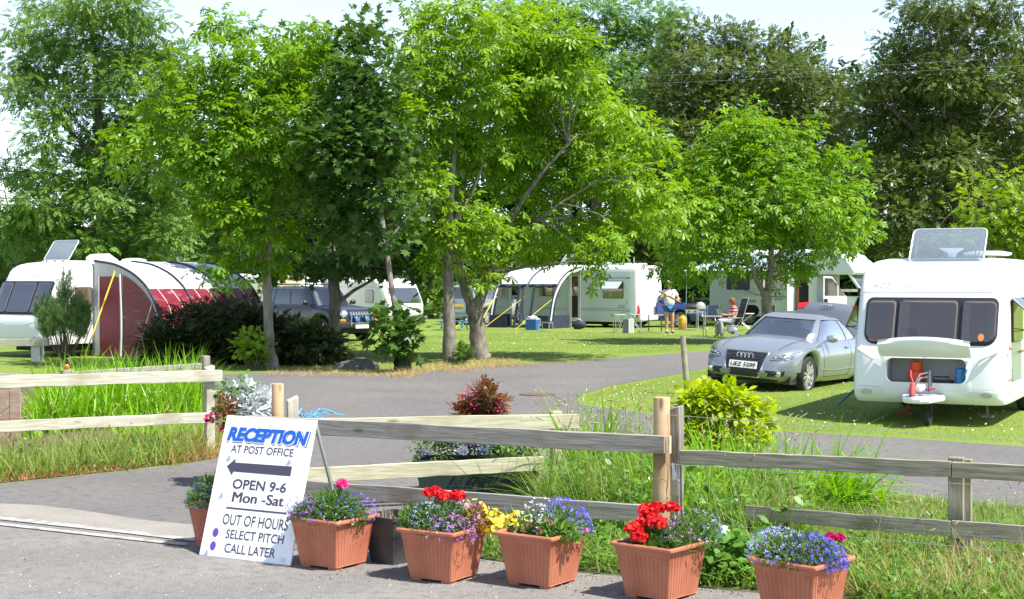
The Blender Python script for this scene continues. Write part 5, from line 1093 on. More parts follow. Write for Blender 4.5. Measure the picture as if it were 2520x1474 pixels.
# ---- caravan behind the off road vehicle
yawC = R(-43); C0 = W(958, 803); hd = Vector((math.cos(yawC), math.sin(yawC), 0)); lft = Vector((-hd.y, hd.x, 0))
o = C0-hd*2.6+lft*1.05
c3, s3 = caravan('caravan', 'small white caravan with an open side window beyond the navy off road vehicle', o, yawC, 5.2, 2.1, .20, 1.99,
    [(.20,-.2),(.45,-.0),(.85,.02),(.95,-.02),(1.55,-.34),(1.75,-.48),(1.92,-.72),(1.99,-1.1)], side_mat=M('caravan side shade grey', (.60,.61,.58), .4))  # side grey holds that side's shade in its colour; the front stays white
cwin(c3, s3, 'f', rrect(-.82,.82,.95,1.58,.06), curt=((.45,.78),(-.78,-.55)), mat=MATS['blue tinted pane']); cwin(c3, s3, 's', rrect(1.1,1.62,.95,1.5,.1), curt=((1.15,1.28),))
m = MB(); s3.line(m, 's', [(-2.4,1.62),(2.2,1.62)], .012, 0); s3.line(m, 's', [(-2.4,.72),(2.4,.72)], .02, 0); m.build('seams', seam, c3)
o = WD(560, 0, 66); o.z = 0
c4, s4 = caravan('caravan', 'far white caravan roof glimpsed between the burgundy awning and the navy vehicle', WD(640,800,63), R(-25), 6.0, 2.1, .25, 2.16, [(.25,-.2),(.5,0),(1.2,-.1),(1.9,-.5),(2.1,-.9),(2.16,-1.4)])
pz = thing('striped_awning', 'brown striped sun canopy beside the far white caravan behind the chestnut trunk', 'awning', WD(690, 800, 57).xy.to_3d())
m = MB()
for i in range(9): m.grid([[(-.75+.0*j+1.5*j+.25*(i/9), 1.2-.26*i, 2.02-.05*i) for j in (0,1)],[(-.75+1.5*j+.25*((i+1)/9), 1.2-.26*(i+1), 2.02-.05*(i+1)) for j in (0,1)]], mi) if False else m.grid([[(-.8+1.6*j, 1.2-.26*i, 2.02-.055*i) for j in (0,1)],[(-.8+1.6*j, 1.2-.26*(i+1), 2.02-.055*(i+1)) for j in (0,1)]], i % 3)
m.build('canopy', [M('canopy tan', (.42,.34,.22), .8), M('canopy brown', (.20,.15,.09), .8), M('canopy green', (.28,.27,.15), .8)], pz)
m = MB(); m.grid([[(-.8+1.6*j, -1.14, z) for j in (0,1)] for z in (1.52,1.38)]); m.build('valance', MATS['canopy tan'], pz)
for x in (-.75,.75): MB().tube([(x,-1.1,0),(x,-1.1,1.5)], .015, 6).build('pole', M('pole steel', (.5,.5,.5), .4, .7), pz)
# ---- motorhome
yawM = R(-37); hd = Vector((math.cos(yawM), math.sin(yawM), 0)); lft = Vector((-hd.y, hd.x, 0)); MK = W(2086, 805); ML, MW = 7.0, 2.3
o = MK-hd*(ML/2-.55)+lft*MW/2; o.z = 0
mo = thing('motorhome', 'white overcab motorhome with its cab door and living door open', 'motorhome', o, yawM)
mh = Shell(interp([(0,ML/2-1.9),(1,ML/2-1.9)]), interp([(0,-ML/2+.05),(.1,-ML/2),(.95,-ML/2+.03),(1,-ML/2+.15)]), interp([(0,MW/2-.03),(.06,MW/2),(.93,MW/2),(.97,MW/2-.04),(1,MW/2-.16)]), 26, lambda x: .38, lambda x: 3.18, xm=-.6)
m = MB(); mh.mesh(m, sorted(set(lin(0,1,11)+[.93,.97])), sorted(set(lin(-1,1,13)+[.99,-.99])), sorted(set(lin(-1,1,7)+[.97,-.97])), cap=lambda x: .03); m.build('body', M('motorhome shaded side', (.62,.66,.64), .4, c2=(.60,.64,.62), scale=1.0), mo, smooth=35, weld=1e-4)  # greyer than the cab: the side's shade is mixed into its colour
# overcab pod
pod = [(ML/2-1.92,2.13),(ML/2-.40,2.13),(ML/2-.28,2.20),(ML/2-.26,2.34),(ML/2-.42,2.62),(ML/2-.80,2.95),(ML/2-1.4,3.16),(ML/2-1.92,3.2)]
m = MB(); m.prism(pod, -MW/2+.01, MW/2-.01, X=Matrix.Rotation(R(90),4,'X')); m.build('overcab', [white_body], mo, bevel=.09)
m = MB(); m.add([(x, -MW/2-.004, z) for x, z in [(ML/2-1.9,2.2),(ML/2-.42,2.2),(ML/2-.36,2.3),(ML/2-.9,2.86),(ML/2-1.3,3.04),(ML/2-1.9,3.1)]], [tuple(range(6))]); m.build('overcab_side_shade', MATS['motorhome shaded side'], mo)  # thin panel carrying the same painted side shade over the white pod
# cab: windscreen, bonnet
cabp = [(ML/2-2.0,.40),(ML/2+.45,.40),(ML/2+.52,.62),(ML/2+.48,1.0),(ML/2+.15,1.22),(ML/2-.55,2.12),(ML/2-2.0,2.12)]
m = MB(); wn = .94
for sg in (-1,1):      # lower cab sides and pillars leave the door opening on the viewer's side
    y = sg*wn
    m.prism([(ML/2-.72,.40),(ML/2+.45,.40),(ML/2+.52,.62),(ML/2+.48,1.0),(ML/2+.15,1.22),(ML/2-.0,1.24),(ML/2-.72,1.24)] if sg < 0 else [(ML/2-2.,.40),(ML/2+.45,.40),(ML/2+.52,.62),(ML/2+.48,1.0),(ML/2+.15,1.22),(ML/2-2.,1.26)], -.02, .02, X=Matrix.Translation((0,y,0)) @ Matrix.Rotation(R(90),4,'X'))
    m.bar((ML/2+.12,y,1.22),(ML/2-.58,y*.97,2.14),.07,.09)
m.grid([[(ML/2+.52,-wn,.62),(ML/2+.52,wn,.62)],[(ML/2+.48,-wn,1.0),(ML/2+.48,wn,1.0)],[(ML/2+.15,-wn,1.22),(ML/2+.15,wn,1.22)]]); m.grid([[(ML/2+.52,-wn,.62),(ML/2+.52,wn,.62)],[(ML/2+.45,-wn,.40),(ML/2+.45,wn,.40)]])
m.build('cab', white_body, mo)
m = MB(); m.grid([[(ML/2+.13,-wn+.04,1.23),(ML/2+.13,wn-.04,1.23)],[(ML/2-.56,-wn+.06,2.12),(ML/2-.56,wn-.06,2.12)]]); m.build('windscreen', clear, mo)
m = MB(); m.add([(ML/2-.68,wn,1.3),(ML/2+.05,wn,1.3),(ML/2-.52,wn,2.1),(ML/2-.68,wn,2.1)], [(0,1,2,3)]); m.build('far_cab_window', clear, mo)
m = MB(); m.box((ML/2-.3,0,1.1),(.5,1.7,.2)); m.build('dashboard', black, mo); m = MB(); m.box((ML/2-1.95,0,1.2),(.06,1.7,1.6)); m.build('cab_bulkhead', M('cab dark', (.05,.045,.045), .8), mo)
# open cab door, hinged at the front
dd = thing('x', '', '', (0,0,0)); bpy.data.objects.remove(dd)
X_ = Matrix.Translation((ML/2-.66,-wn-.03,0)) @ Matrix.Rotation(R(38),4,'Z')
m = MB(); DPl = [(-.98,.45),(-.02,.45),(.0,1.2),(-.28,1.55),(-.62,2.05),(-.98,2.08)]; WP = [(-.92,1.28),(-.40,1.28),(-.40,1.72),(-.62,1.98),(-.92,2.0)]; WP2 = [(-.35,1.28),(-.08,1.28),(-.30,1.58),(-.35,1.66)]
Xd = X_ @ Matrix.Rotation(R(90),4,'X')
m.prism(DPl, -.02, .03, X=Xd); dro = m.build('cab_door', white_body, mo, bevel=.01)
for wp in (WP, WP2): m = MB(); m.prism(wp, -.026, .036, X=Xd); m.build('door_window', M('door glass', (.06,.055,.055), .05, spec=.9, coat=1.), dro)
m = MB(); m.prism(rrect(-.95,-.80,.95,1.15,.03), .03, .045, X=Xd); m.build('door_handle', black, dro)
m = MB(); m.box((ML/2+.0,-wn-.24,1.42),(.14,.22,.34)); m.tube([(ML/2-.1,-wn-.0,1.3),(ML/2,-wn-.2,1.35)], .03, 6); m.build('wing_mirror', black, mo, bevel=.04)
ds_ = 's'
m = MB(); mh.patch(m, 's', rrect(.62,1.22,.62,2.55,.05), .008); dw = m.build('doorway', M('doorway black', (.012,.010,.010), .9), mo)
m = MB(); mh.patch(m, 's', rrect(.66,.80,.64,1.7,.02), .014); m.build('doorway_wood', MATS['cupboard wood'], dw)
m = MB(); m.box((.55,-MW/2-.30,1.62),(.05,.60,2.0)); d2 = m.build('living_door', white_body, mo, bevel=.02); m = MB(); m.box((.575,-MW/2-.30,1.95),(.012,.4,.75)); m.build('door_window', M('door window grey', (.28,.30,.31), .3), d2)
m = MB(); m.box((.575,-MW/2-.32,1.45),(.03,.42,.35)); m.build('door_bin', M('bin grey', (.62,.62,.6), .5), d2)
cwin(mo, mh, 's', rrect(-2.6,-1.5,1.5,2.1,.06)); cwin(mo, mh, 's', rrect(-.9,.2,1.5,2.1,.06))
m = MB()
for i in range(5): mh.line(m, 's', [(-2.1,1.75-.09*i),(-1.2+.1*i,1.55-.09*i),(.1,1.36-.05*i)], .008, .002)
m.build('grey_stripes', M('stripe silver', (.33,.34,.35), .4), mo)
m = MB(); mh.line(m, 's', [(-2.3,1.85),(-1.9,1.55),(-1.2,1.30),(-.3,1.22),(.5,1.2)], .016, .002); m.build('red_stripe', M('stripe dark red', (.25,.03,.035), .4), mo)
m = MB()
for a0,a1,z0,z1 in ((-.35,.05,1.06,1.16),(-1.5,-1.2,.95,1.08)): mh.patch(m, 's', rrect(a0,a1,z0,z1,.02), .006)
m.build('side_hatches', M('hatch taupe', (.35,.33,.30), .5), mo)
m = MB()
for a in (-3.0,-.9,.9): mh.patch(m, 's', rrect(a,a+.12,.72,.78,.02), .008)
m.build('side_reflectors', amber, mo)
m = MB(); mh.patch(m, 's', rrect(-1.95,-1.05,.39,.86,.25), .006); m.build('wheel_arch', M('well black', (.008,.008,.008), .9), mo)
for x in (-1.5, ML/2-.45):
    for sg in (-1,1): wheel(mo, x, sg*(MW/2-.14), .34, .22, 6)
MB().box((-.3,0,.36),(5.8,1.8,.2)).build('chassis', dark, mo)
# its roll-out awning
m = MB(); y0 = -MW/2; zt = 2.85
G = [[(x, y0-2.3*t, zt-.55*t-.03*math.sin(math.pi*t)) for x in lin(-3.3,.4,12)] for t in lin(0,1,8)]; m.grid(G); rm = m.build('roll_out_canopy', M('canopy blue white', (.52,.60,.70), .7, c2=(.10,.26,.5), scale=9, stretch=(6,.2,.2), lo=.55, hi=.6), mo, smooth=60)
m = MB(); m.tube([(-3.35,y0-2.3,zt-.55),(.45,y0-2.3,zt-.55)], .035, 8); m.box((-1.45,y0-.05,zt+.02),(3.9,.12,.12)); m.build('canopy_rail', white_body, rm)
for x in (-3.25,.35): MB().tube([(x,y0-2.3,zt-.55),(x,y0-2.3,.0)], .02, 6).build('canopy_leg', white_body, rm, smooth=60)
# ---------------------------------------------------------------- people
def grown(name, nodes, edges, mat, parent, root=0, sub=2, smooth=True):
    """one continuous surface grown over a skeleton: nodes (x,y,z,r) or (x,y,z,rx,ry)"""
    me = bpy.data.meshes.new(name); me.from_pydata([n[:3] for n in nodes], edges, [])
    o = link(bpy.data.objects.new(name, me)); md = o.modifiers.new('skin', 'SKIN'); md.use_smooth_shade = True
    if not me.skin_vertices: me.skin_vertices.new() if hasattr(me.skin_vertices, 'new') else None
    for i, n in enumerate(nodes):
        q = me.skin_vertices[0].data[i]; q.radius = (n[3], n[4] if len(n) > 4 else n[3]); q.use_root = i == root
    s_ = o.modifiers.new('sub', 'SUBSURF'); s_.levels = s_.render_levels = sub
    m2 = bpy.data.meshes.new_from_object(o.evaluated_get(bpy.context.evaluated_depsgraph_get())); m2.name = name
    bpy.data.objects.remove(o); bpy.data.meshes.remove(me); m2.materials.clear(); m2.materials.append(mat)
    m2.polygons.foreach_set('use_smooth', [True]*len(m2.polygons))
    return link(bpy.data.objects.new(name, m2), parent)
skin_m = M('skin', (.50,.25,.16), .5, c2=(.56,.30,.20), scale=6); hair_b = M('brown hair', (.13,.06,.025), .7, c2=(.22,.11,.05), scale=30)
def hand_nodes(nodes, edges, wi, w_, dirn, curl, side):
    """palm, four fingers and a thumb from the wrist node wi"""
    w_ = Vector(w_); d = Vector(dirn).normalized(); c = Vector(curl).normalized(); s_ = Vector(side).normalized(); p = w_+d*.07
    nodes.append((*p, .034)); pi = len(nodes)-1; edges.append((wi, pi))
    for k, (off, L) in enumerate(((-.030,.072),(-.010,.082),(.010,.078),(.030,.062))):
        a = p+d*.03+s_*off; b_ = a+d*L*.45+c*L*.25; e = b_+c*L*.5-d*L*.1; i0 = len(nodes); nodes += [(*a,.011),(*b_,.0095),(*e,.0085)]; edges += [(pi,i0),(i0,i0+1),(i0+1,i0+2)]
    a = p-s_*.035-d*.01; b_ = a-s_*.02+c*.03; e = b_+c*.025+d*.01; i0 = len(nodes); nodes += [(*a,.012),(*b_,.011),(*e,.0095)]; edges += [(pi,i0),(i0,i0+1),(i0+1,i0+2)]
def face(parent, c, f, up=(0,0,1), r=.095):
    c = Vector(c); f = Vector(f).normalized(); u_ = Vector(up); s_ = f.cross(u_).normalized(); u_ = s_.cross(f)
    m = MB(); m.ball(c+f*r*1.02-u_*.012, (.014,.014,.022), 8); [m.ball(c+s_*q*r*.95-f*.005, (.014,.018,.028), 8) for q in (-1,1)]; m.build('nose_and_ears', skin_m, parent, smooth=80)
    m = MB(); [m.ball(c+f*r*.93+s_*q*.032+u_*.018, .010, 8) for q in (-1,1)]; m.build('eyes', M('eye dark', (.03,.02,.02), .2), parent, smooth=80)
    MB().ball(c+f*r*.90-u_*.052, (.018,.018,.005), 8).build('mouth', M('lips', (.40,.13,.10), .5), parent, smooth=80)
pm_ = W(1647, 820)
man = thing('person', 'man in white cap, polo shirt and blue shorts carrying a long brown pole', 'person', pm_, R(6)); man.scale = (1.06,)*3
N_ = [(0,0,.95,.15,.12),(0,-.02,1.10,.155,.13),(0,0,1.33,.16,.115),(0,-.01,1.49,.07),(0,-.03,1.555,.058),(0,-.06,1.625,.074,.085),(0,-.055,1.70,.088,.10),(0,-.045,1.755,.062,.07),
      (-.17,0,1.43,.07),(-.29,-.05,1.19,.050),(-.255,-.26,1.225,.036),(.17,0,1.43,.07),(.31,-.03,1.17,.050),(.235,-.25,1.10,.036),
      (-.10,-.02,.88,.10),(-.105,-.10,.50,.066),(-.11,-.05,.28,.062),(-.11,-.06,.09,.042),(-.115,-.20,.045,.038),(.10,0,.88,.10),(.105,-.0,.50,.066),(.11,.05,.28,.062),(.11,.08,.09,.042),(.12,-.06,.045,.038)]
E_ = [(0,1),(1,2),(2,3),(3,4),(4,5),(5,6),(6,7),(2,8),(8,9),(9,10),(2,11),(11,12),(12,13),(0,14),(14,15),(15,16),(16,17),(17,18),(0,19),(19,20),(20,21),(21,22),(22,23)]
hand_nodes(N_, E_, 10, (-.255,-.26,1.225), (.35,-.5,.35), (.4,.2,-.5), (.2,.5,.5)); hand_nodes(N_, E_, 13, (.235,-.25,1.10), (-.2,-.6,.1), (-.2,.3,-.6), (.5,-.2,.2))
grown('body', N_, E_, skin_m, man); face(man, (0,-.065,1.675), (-.1,-1,-.25), r=.098)
grown('shirt', [(0,-.01,.90,.185,.155),(0,-.05,1.08,.19,.175),(0,0,1.32,.185,.14),(0,-.01,1.455,.10,.085),(-.175,0,1.42,.088),(-.265,-.03,1.25,.078),(.175,0,1.42,.088),(.275,-.02,1.25,.078)], [(0,1),(1,2),(2,3),(2,4),(4,5),(2,6),(6,7)], M('white cotton', (.74,.74,.74), .8, c2=(.66,.66,.68), scale=7), man)
grown('shorts', [(0,0,.93,.17,.14),(-.105,-.03,.84,.115),(-.11,-.06,.66,.105),(.105,0,.84,.115),(.11,0,.66,.105)], [(0,1),(1,2),(0,3),(3,4)], M('blue shorts', (.03,.15,.48), .7, c2=(.02,.11,.38), scale=8), man)
m = MB(); m.ball((0,-.04,1.735), (.108,.118,.075), 14); m.lathe([(.001,.0),(.11,.0),(.115,.012),(.001,.02)], 14, X=Matrix.Translation((0,-.125,1.72)) @ Matrix.Rotation(R(12),4,'X') @ Matrix.Diagonal((.85,1.0,1,1))); m.build('cap', M('cap white', (.72,.70,.66), .8), man, smooth=50)
m = MB(); [m.ball((x, y, .035), (.052,.135,.032), 12) for x, y in ((-.113,-.13),(.117,.01))]; m.build('sandals', M('sandal dark', (.04,.035,.03), .7), man, smooth=60)
ps = thing('pole', 'long brown rolled pole with yellow tie held diagonally by the man', 'pole', pm_, R(6)); ps.scale = (1.06,)*3; a, b = Vector((-.44,-.38,1.44)), Vector((.30,-.34,1.06))
MB().tube([a, a.lerp(b,.5), b], [.036,.036,.034], 10).build('shaft', M('brown sleeve', (.17,.10,.045), .7, c2=(.25,.16,.07), scale=9), ps, smooth=50); MB().tube([a.lerp(b,.34), a.lerp(b,.40)], .041, 10).build('tie', yellow_strap, ps); m = MB(); m.bar(a.lerp(b,.37)+Vector((0,-.03,0)), a.lerp(b,.42)+Vector((-.01,-.04,-.10)), .045, .008); m.build('tie_end', yellow_strap, ps)
# seated woman
wp = W(1798, 831); rzw = R(16)
wo2 = thing('person', 'woman with brown hair, red striped top and pale trousers seated reading', 'person', wp, rzw)
N_ = [(.02,0,.55,.15,.13),(.07,0,.72,.13,.12),(.11,0,.93,.14,.105),(.08,0,1.06,.055),(.05,0,1.11,.05),(.0,0,1.165,.066,.075),(.02,0,1.235,.088,.085),(.03,0,1.285,.06,.06),
      (.11,-.16,1.0,.06),(.0,-.21,.77,.043),(-.22,-.12,.76,.032),(.11,.16,1.0,.06),(.0,.21,.77,.043),(-.22,.12,.76,.032),
      (-.04,-.09,.53,.10),(-.42,-.10,.56,.075),(-.36,-.11,.30,.06),(-.36,-.11,.09,.04),(-.50,-.12,.045,.035),(-.04,.09,.53,.10),(-.44,.10,.56,.075),(-.42,.11,.30,.06),(-.42,.11,.09,.04),(-.56,.12,.045,.035)]
E_ = [(0,1),(1,2),(2,3),(3,4),(4,5),(5,6),(6,7),(2,8),(8,9),(9,10),(2,11),(11,12),(12,13),(0,14),(14,15),(15,16),(16,17),(17,18),(0,19),(19,20),(20,21),(21,22),(22,23)]
hand_nodes(N_, E_, 10, (-.22,-.12,.76), (-1,.3,.1), (0,.6,.3), (0,0,1)); hand_nodes(N_, E_, 13, (-.22,.12,.76), (-1,-.3,.1), (0,-.6,.3), (0,0,1))
grown('body', N_, E_, skin_m, wo2); face(wo2, (.01,0,1.205), (-1,0,-.35), r=.086)
stripe = M('striped red top', (.42,.05,.07), .8, c2=(.62,.50,.50), scale=1.3, stretch=(.01,.01,9), lo=.48, hi=.52)
grown('top', [(.02,0,.56,.165,.145),(.06,0,.72,.15,.135),(.11,0,.93,.155,.12),(.09,0,1.03,.09,.08),(.11,-.165,.99,.075),(.03,-.20,.84,.06),(.11,.165,.99,.075),(.03,.20,.84,.06)], [(0,1),(1,2),(2,3),(2,4),(4,5),(2,6),(6,7)], stripe, wo2)
grown('trousers', [(.02,0,.54,.165,.14),(-.06,-.095,.54,.115),(-.42,-.105,.56,.092),(-.37,-.115,.32,.092),(-.36,-.115,.10,.105),(-.06,.095,.54,.115),(-.44,.105,.56,.092),(-.42,.115,.32,.092),(-.42,.115,.10,.105)], [(0,1),(1,2),(2,3),(3,4),(0,5),(5,6),(6,7),(7,8)], M('pale grey trousers', (.36,.38,.38), .8, c2=(.28,.30,.31), scale=7), wo2)
m = MB(); m.ball((.05,0,1.245), (.105,.105,.10), 14); m.ball((.09,0,1.17), (.07,.09,.10), 12); m.build('hair', hair_b, wo2, smooth=70)
bk = thing('magazine', 'open pale magazine held in the hands of the seated woman', 'magazine', wp, rzw); m = MB(); m.bar((-.36,-.16,.72),(-.42,-.16,.92),.01,.008); m.v = []; m.f = []; m.mi = []
for sg in (-1,1): m.grid([[(-.36-.03*abs(y)/.17*1.0-.07*t, y, .74+.22*t) for y in (0, sg*.09, sg*.17)] for t in (0,.5,1)], flip=sg > 0)
m.build('pages', M('magazine page', (.62,.60,.55), .6, c2=(.40,.42,.45), scale=14), bk)

# ---------------------------------------------------------------- camping furniture
steel = M('tube steel', (.55,.55,.56), .35, .7); steel_d = M('dark tube', (.05,.05,.055), .5); canv_grey = M('grey striped canvas', (.085,.088,.095), .8, c2=(.028,.029,.034), scale=1.1, stretch=(.01,.01,9), lo=.49, hi=.51)
ch = thing('recliner_chair', 'tall grey striped folding recliner behind the seated woman', 'chair', wp, rzw)
S0, S1, T0, T1 = (-.30,.42), (.24,.40), (.24,.42), (.52,1.30)
m = MB(); G = [[(T0[0]+(T1[0]-T0[0])*t+.02*math.sin(3*t), y, T0[1]+(T1[1]-T0[1])*t) for y in lin(-.27,.27,5)] for t in lin(0,1,12)]; m.grid(G); m.grid([[(x+.03,y,z) for x,y,z in r] for r in G]); m.build('backrest', canv_grey, ch, smooth=60)
m = MB(); m.grid([[(S0[0]+(S1[0]-S0[0])*t, y, .42-.03*math.sin(math.pi*t)) for y in lin(-.26,.26,5)] for t in lin(0,1,6)]); m.build('seat', canv_grey, ch, smooth=60)
for sg in (-1,1):
    y = sg*.29; m = MB(); m.tube([(T0[0],y,.40),(T1[0],y,1.32)], .014, 6); m.tube([(-.30,y,.42),(.26,y,.40)], .014, 6); m.tube([(-.25,y,.66),(.34,y,.66)], .02, 6); m.tube([(-.22,y,.66),(.28,y,.0)], .012, 6); m.tube([(.30,y,.66),(-.24,y,.0)], .012, 6); m.build('side_frame', steel, ch, smooth=60)
MB().tube([(T1[0],-.29,1.32),(T1[0],.29,1.32)], .014, 6).build('top_bar', steel, ch)
def table(name, label, p, rz, lx, ly, h_, topm, legm, cross=False):
    t = thing(name, label, 'table', p, rz); MB().box((0,0,h_-.015),(lx,ly,.03)).build('tabletop', topm, t, bevel=.008)
    for sx in (-1,1):
        for sy in (-1,1):
            a, b = Vector((sx*(lx/2-.06), sy*(ly/2-.05), h_-.03)), Vector(((-sx if cross else sx)*(lx/2-.06), sy*(ly/2-.05), 0)); MB().tube([a, b], .013, 6).build('leg', legm, t)
    return t
table('folding_table', 'lilac topped folding table in front of the seated woman', W(1752, 828), R(-20), .62, .55, .70, M('lilac table top', (.42,.34,.42), .5), steel_d)
table('folding_table', 'white folding table with crossed legs right of the recliner', W(1857, 822)+Vector((.1,3.4,0)), R(-15), .85, .5, .66, M('white table top', (.62,.64,.65), .4), steel, True)
table('folding_table', 'low dark folding table just left of the man by the sage caravan', W(1612, 815), R(-10), .60, .45, .62, M('tan table top', (.40,.30,.20), .6), steel_d)
def camp_chair(label, p, rz, mat, back=.86):
    t = thing('camp_chair', label, 'chair', p, rz); MB().box((0,0,.43),(.46,.42,.03)).build('seat', mat, t, bevel=.01); m = MB(); m.grid([[(x, .22+.10*q, .45+(back-.45)*q) for x in (-.24,.24)] for q in (0,.5,1)]); m.grid([[(x, .235+.10*q, .45+(back-.45)*q) for x in (-.24,.24)] for q in (0,.5,1)]); m.build('backrest', mat, t)
    for sx in (-1,1):
        m = MB(); m.tube([(sx*.25,-.22,0),(sx*.25,.24,.45),(sx*.25,.33,back+.02)], .012, 6); m.tube([(sx*.25,.24,0),(sx*.25,-.2,.62),(sx*.25,.27,.63)], .012, 6); m.build('side_frame', steel, t, smooth=60)
    return t
navy_c = M('navy chair canvas', (.025,.045,.09), .8)
camp_chair('navy camp chair standing behind the lilac table', W(1763, 815)+Vector((.1,2.6,0)), R(200), navy_c, .93); camp_chair('navy camp chair right of the trunk before the motorhome', W(1912, 815)+Vector((.3,3.2,0)), R(160), navy_c, .93)
def stool_frame(label, p, rz):
    t = thing('folding_stool', label, 'stool', p, rz)
    for y in (-.2,.2):
        m = MB(); m.tube([(-.18,y,0),(.18,y,.66)], .012, 6); m.tube([(.18,y,0),(-.18,y,.66)], .012, 6); m.tube([(-.19,y,0),(-.19,y,.68)], .012, 6); m.tube([(.19,y,0),(.19,y,.68)], .012, 6); m.build('side_frame', steel, t)
    MB().box((0,0,.66),(.42,.44,.02)).build('seat', M('stool seat', (.45,.5,.5), .7), t); return t
stool_frame('bare steel folding stool nearest the number on the sage caravan', W(1525, 819), R(8)); stool_frame('steel folding stool leaning beside the red tail lamp', W(1564, 818), R(-12))
t = thing('folded_table', 'folded grey and white table panel standing between the two steel stools', 'table', W(1545, 820), R(-14)); MB().box((-.08,0,.25),(.2,.03,.5)).build('dark_half', M('panel dark', (.10,.10,.11), .5), t); MB().box((.12,-.01,.26),(.19,.035,.52)).build('white_half', white_body, t, bevel=.01)
# barbecue
t = thing('barbecue', 'silver and black trolley barbecue in front of the blue car', 'barbecue', W(1703, 812), R(-6)); MB().box((0,0,.72),(.50,.38,.16)).build('grill_box', M('barbecue steel', (.42,.43,.42), .4, .3), t, bevel=.01)
m = MB(); m.lathe([(.19,-.24),(.2,-.2),(.2,.2),(.19,.24)], 16, X=Matrix.Translation((0,0,.82)) @ Matrix.Rotation(R(90),4,'Y')); m.v = [(x,y,max(z,.80)) for x,y,z in m.v]; m.build('hood', black, t, smooth=50)
m = MB(); [m.lathe([(.03,0),(.028,.03)], 12, X=Matrix.Translation((x,-.19,.72)) @ Matrix.Rotation(R(90),4,'X')) for x in (-.12,.12)]; m.build('control_knobs', black, t)
for sx in (-1,1):
    for sy in (-1,1): MB().tube([(sx*.22,sy*.16,.64),(sx*.24,sy*.18,0)], .014, 6).build('leg', steel, t)
MB().box((0,0,.18),(.48,.36,.02)).build('shelf', steel_d, t); MB().box((.36,0,.72),(.2,.3,.03)).build('side_shelf', M('shelf wood', (.28,.22,.15), .6), t)
t = thing('side_stand', 'small grey topped metal stand right of the barbecue', 'stand', W(1725, 814), R(10)); m = MB(); m.lathe([(.16,-.03),(.19,.0),(.16,.03)], 16, X=Matrix.Translation((0,0,.92)) @ Matrix.Rotation(R(70),4,'X')); m.build('round_cover', M('stand grey', (.24,.23,.22), .6), t, smooth=50); m = MB(); [m.tube([(x,y,.0),(x*.8,y*.8,.84)], .012, 6) for x in (-.16,.16) for y in (-.12,.12)]; m.box((0,0,.84),(.3,.25,.02)); m.build('frame', steel, t)
t = thing('water_carrier', 'upright yellow water container with a narrow neck beside the barbecue', 'container', W(1680, 810), R(5)); m = MB(); m.lathe([(.15,0),(.165,.03),(.165,.40),(.14,.47),(.07,.51),(.06,.56)], 20); m.build('body', M('yellow plastic', (.62,.35,.02), .45, c2=(.5,.26,.02), scale=5), t, smooth=45); m = MB(); m.tube([(-.10,0,.48),(-.08,0,.6),(.08,0,.6),(.10,0,.48)], .016, 6); m.build('handle', black, t, smooth=60); MB().box((.05,-.165,.16),(.1,.01,.16)).build('sticker', M('pink sticker', (.42,.2,.28), .6), t)
t = thing('shoe_rack', 'low white plastic rack lying on the grass left of the seated woman', 'rack', W(1725, 836), R(-8)); m = MB(); [m.bar((-.3+.1*i,-.12,.03),(-.22+.1*i,.12,.05),.03,.02) for i in range(6)]; m.bar((-.36,0,.03),(.36,0,.03),.03,.03); m.build('slats', white_body, t)
# at the porch
PX0 = W(1311, 812)
t = thing('cool_box', 'blue cool box with a white lid inside the porch awning', 'cool box', PX0, R(-28)); MB().box((0,0,.20),(.46,.34,.40)).build('box', M('cool box blue', (.02,.10,.36), .5), t, bevel=.02); MB().box((0,0,.42),(.47,.35,.05)).build('lid', M('cool box lid', (.45,.48,.52), .5), t, bevel=.015)
t = thing('towel', 'crumpled pale cloth lying on the blue cool box', 'cloth', PX0+Vector((0,0,.445)), R(10)); m = MB(); m.ball((0,0,.03), (.22,.13,.06), 14); m.v = [(x, y, max(.0, z+.025*math.sin(23*x+9*y))) for x,y,z in m.v]; m.build('folds', M('pale cloth', (.5,.47,.48), .9), t, smooth=60)
t = thing('door_step', 'low grey caravan step in front of the open porch doorway', 'step', W(1343, 815), R(-30)); MB().box((0,0,.32),(.5,.3,.04)).build('tread', M('step grey', (.20,.20,.21), .6), t); m = MB(); [m.tube([(x,y*1.2,0),(x,y,.3)], .014, 6) for x in (-.22,.22) for y in (-.13,.13)]; m.build('frame', steel, t)
t = thing('storage_bag', 'dark canvas bag slumped against the caravan at the right end of the porch awning', 'bag', W(1425, 810), R(-20)); m = MB(); m.ball((0,0,.18), (.30,.2,.2), 14); m.v = [(x,y,max(0,z+.03*math.sin(14*x))) for x,y,z in m.v]; m.build('canvas', navy_canvas, t, smooth=60); MB().tube([(-.15,-.1,.33),(0,-.14,.42),(.15,-.1,.33)], .014, 6).build('handle', piping, t)
t = thing('picnic_table', 'blue picnic table with attached benches beyond the middle trunks', 'table', W(1118, 812), R(-12)); bl2 = M('blue painted timber', (.04,.16,.36), .6); MB().box((0,0,.55),(1.1,.5,.04)).build('tabletop', bl2, t); 
for sy in (-1,1): MB().box((0,sy*.48,.34),(1.1,.2,.035)).build('bench', bl2, t)
for sx in (-1,1):
    m = MB(); m.bar((sx*.4,-.55,0),(sx*.4,.2,.55),.05,.04); m.bar((sx*.4,.55,0),(sx*.4,-.2,.55),.05,.04); m.bar((sx*.4,-.5,.31),(sx*.4,.5,.31),.05,.04); m.build('leg_frame', M('blue frame', (.10,.22,.36), .5), t)
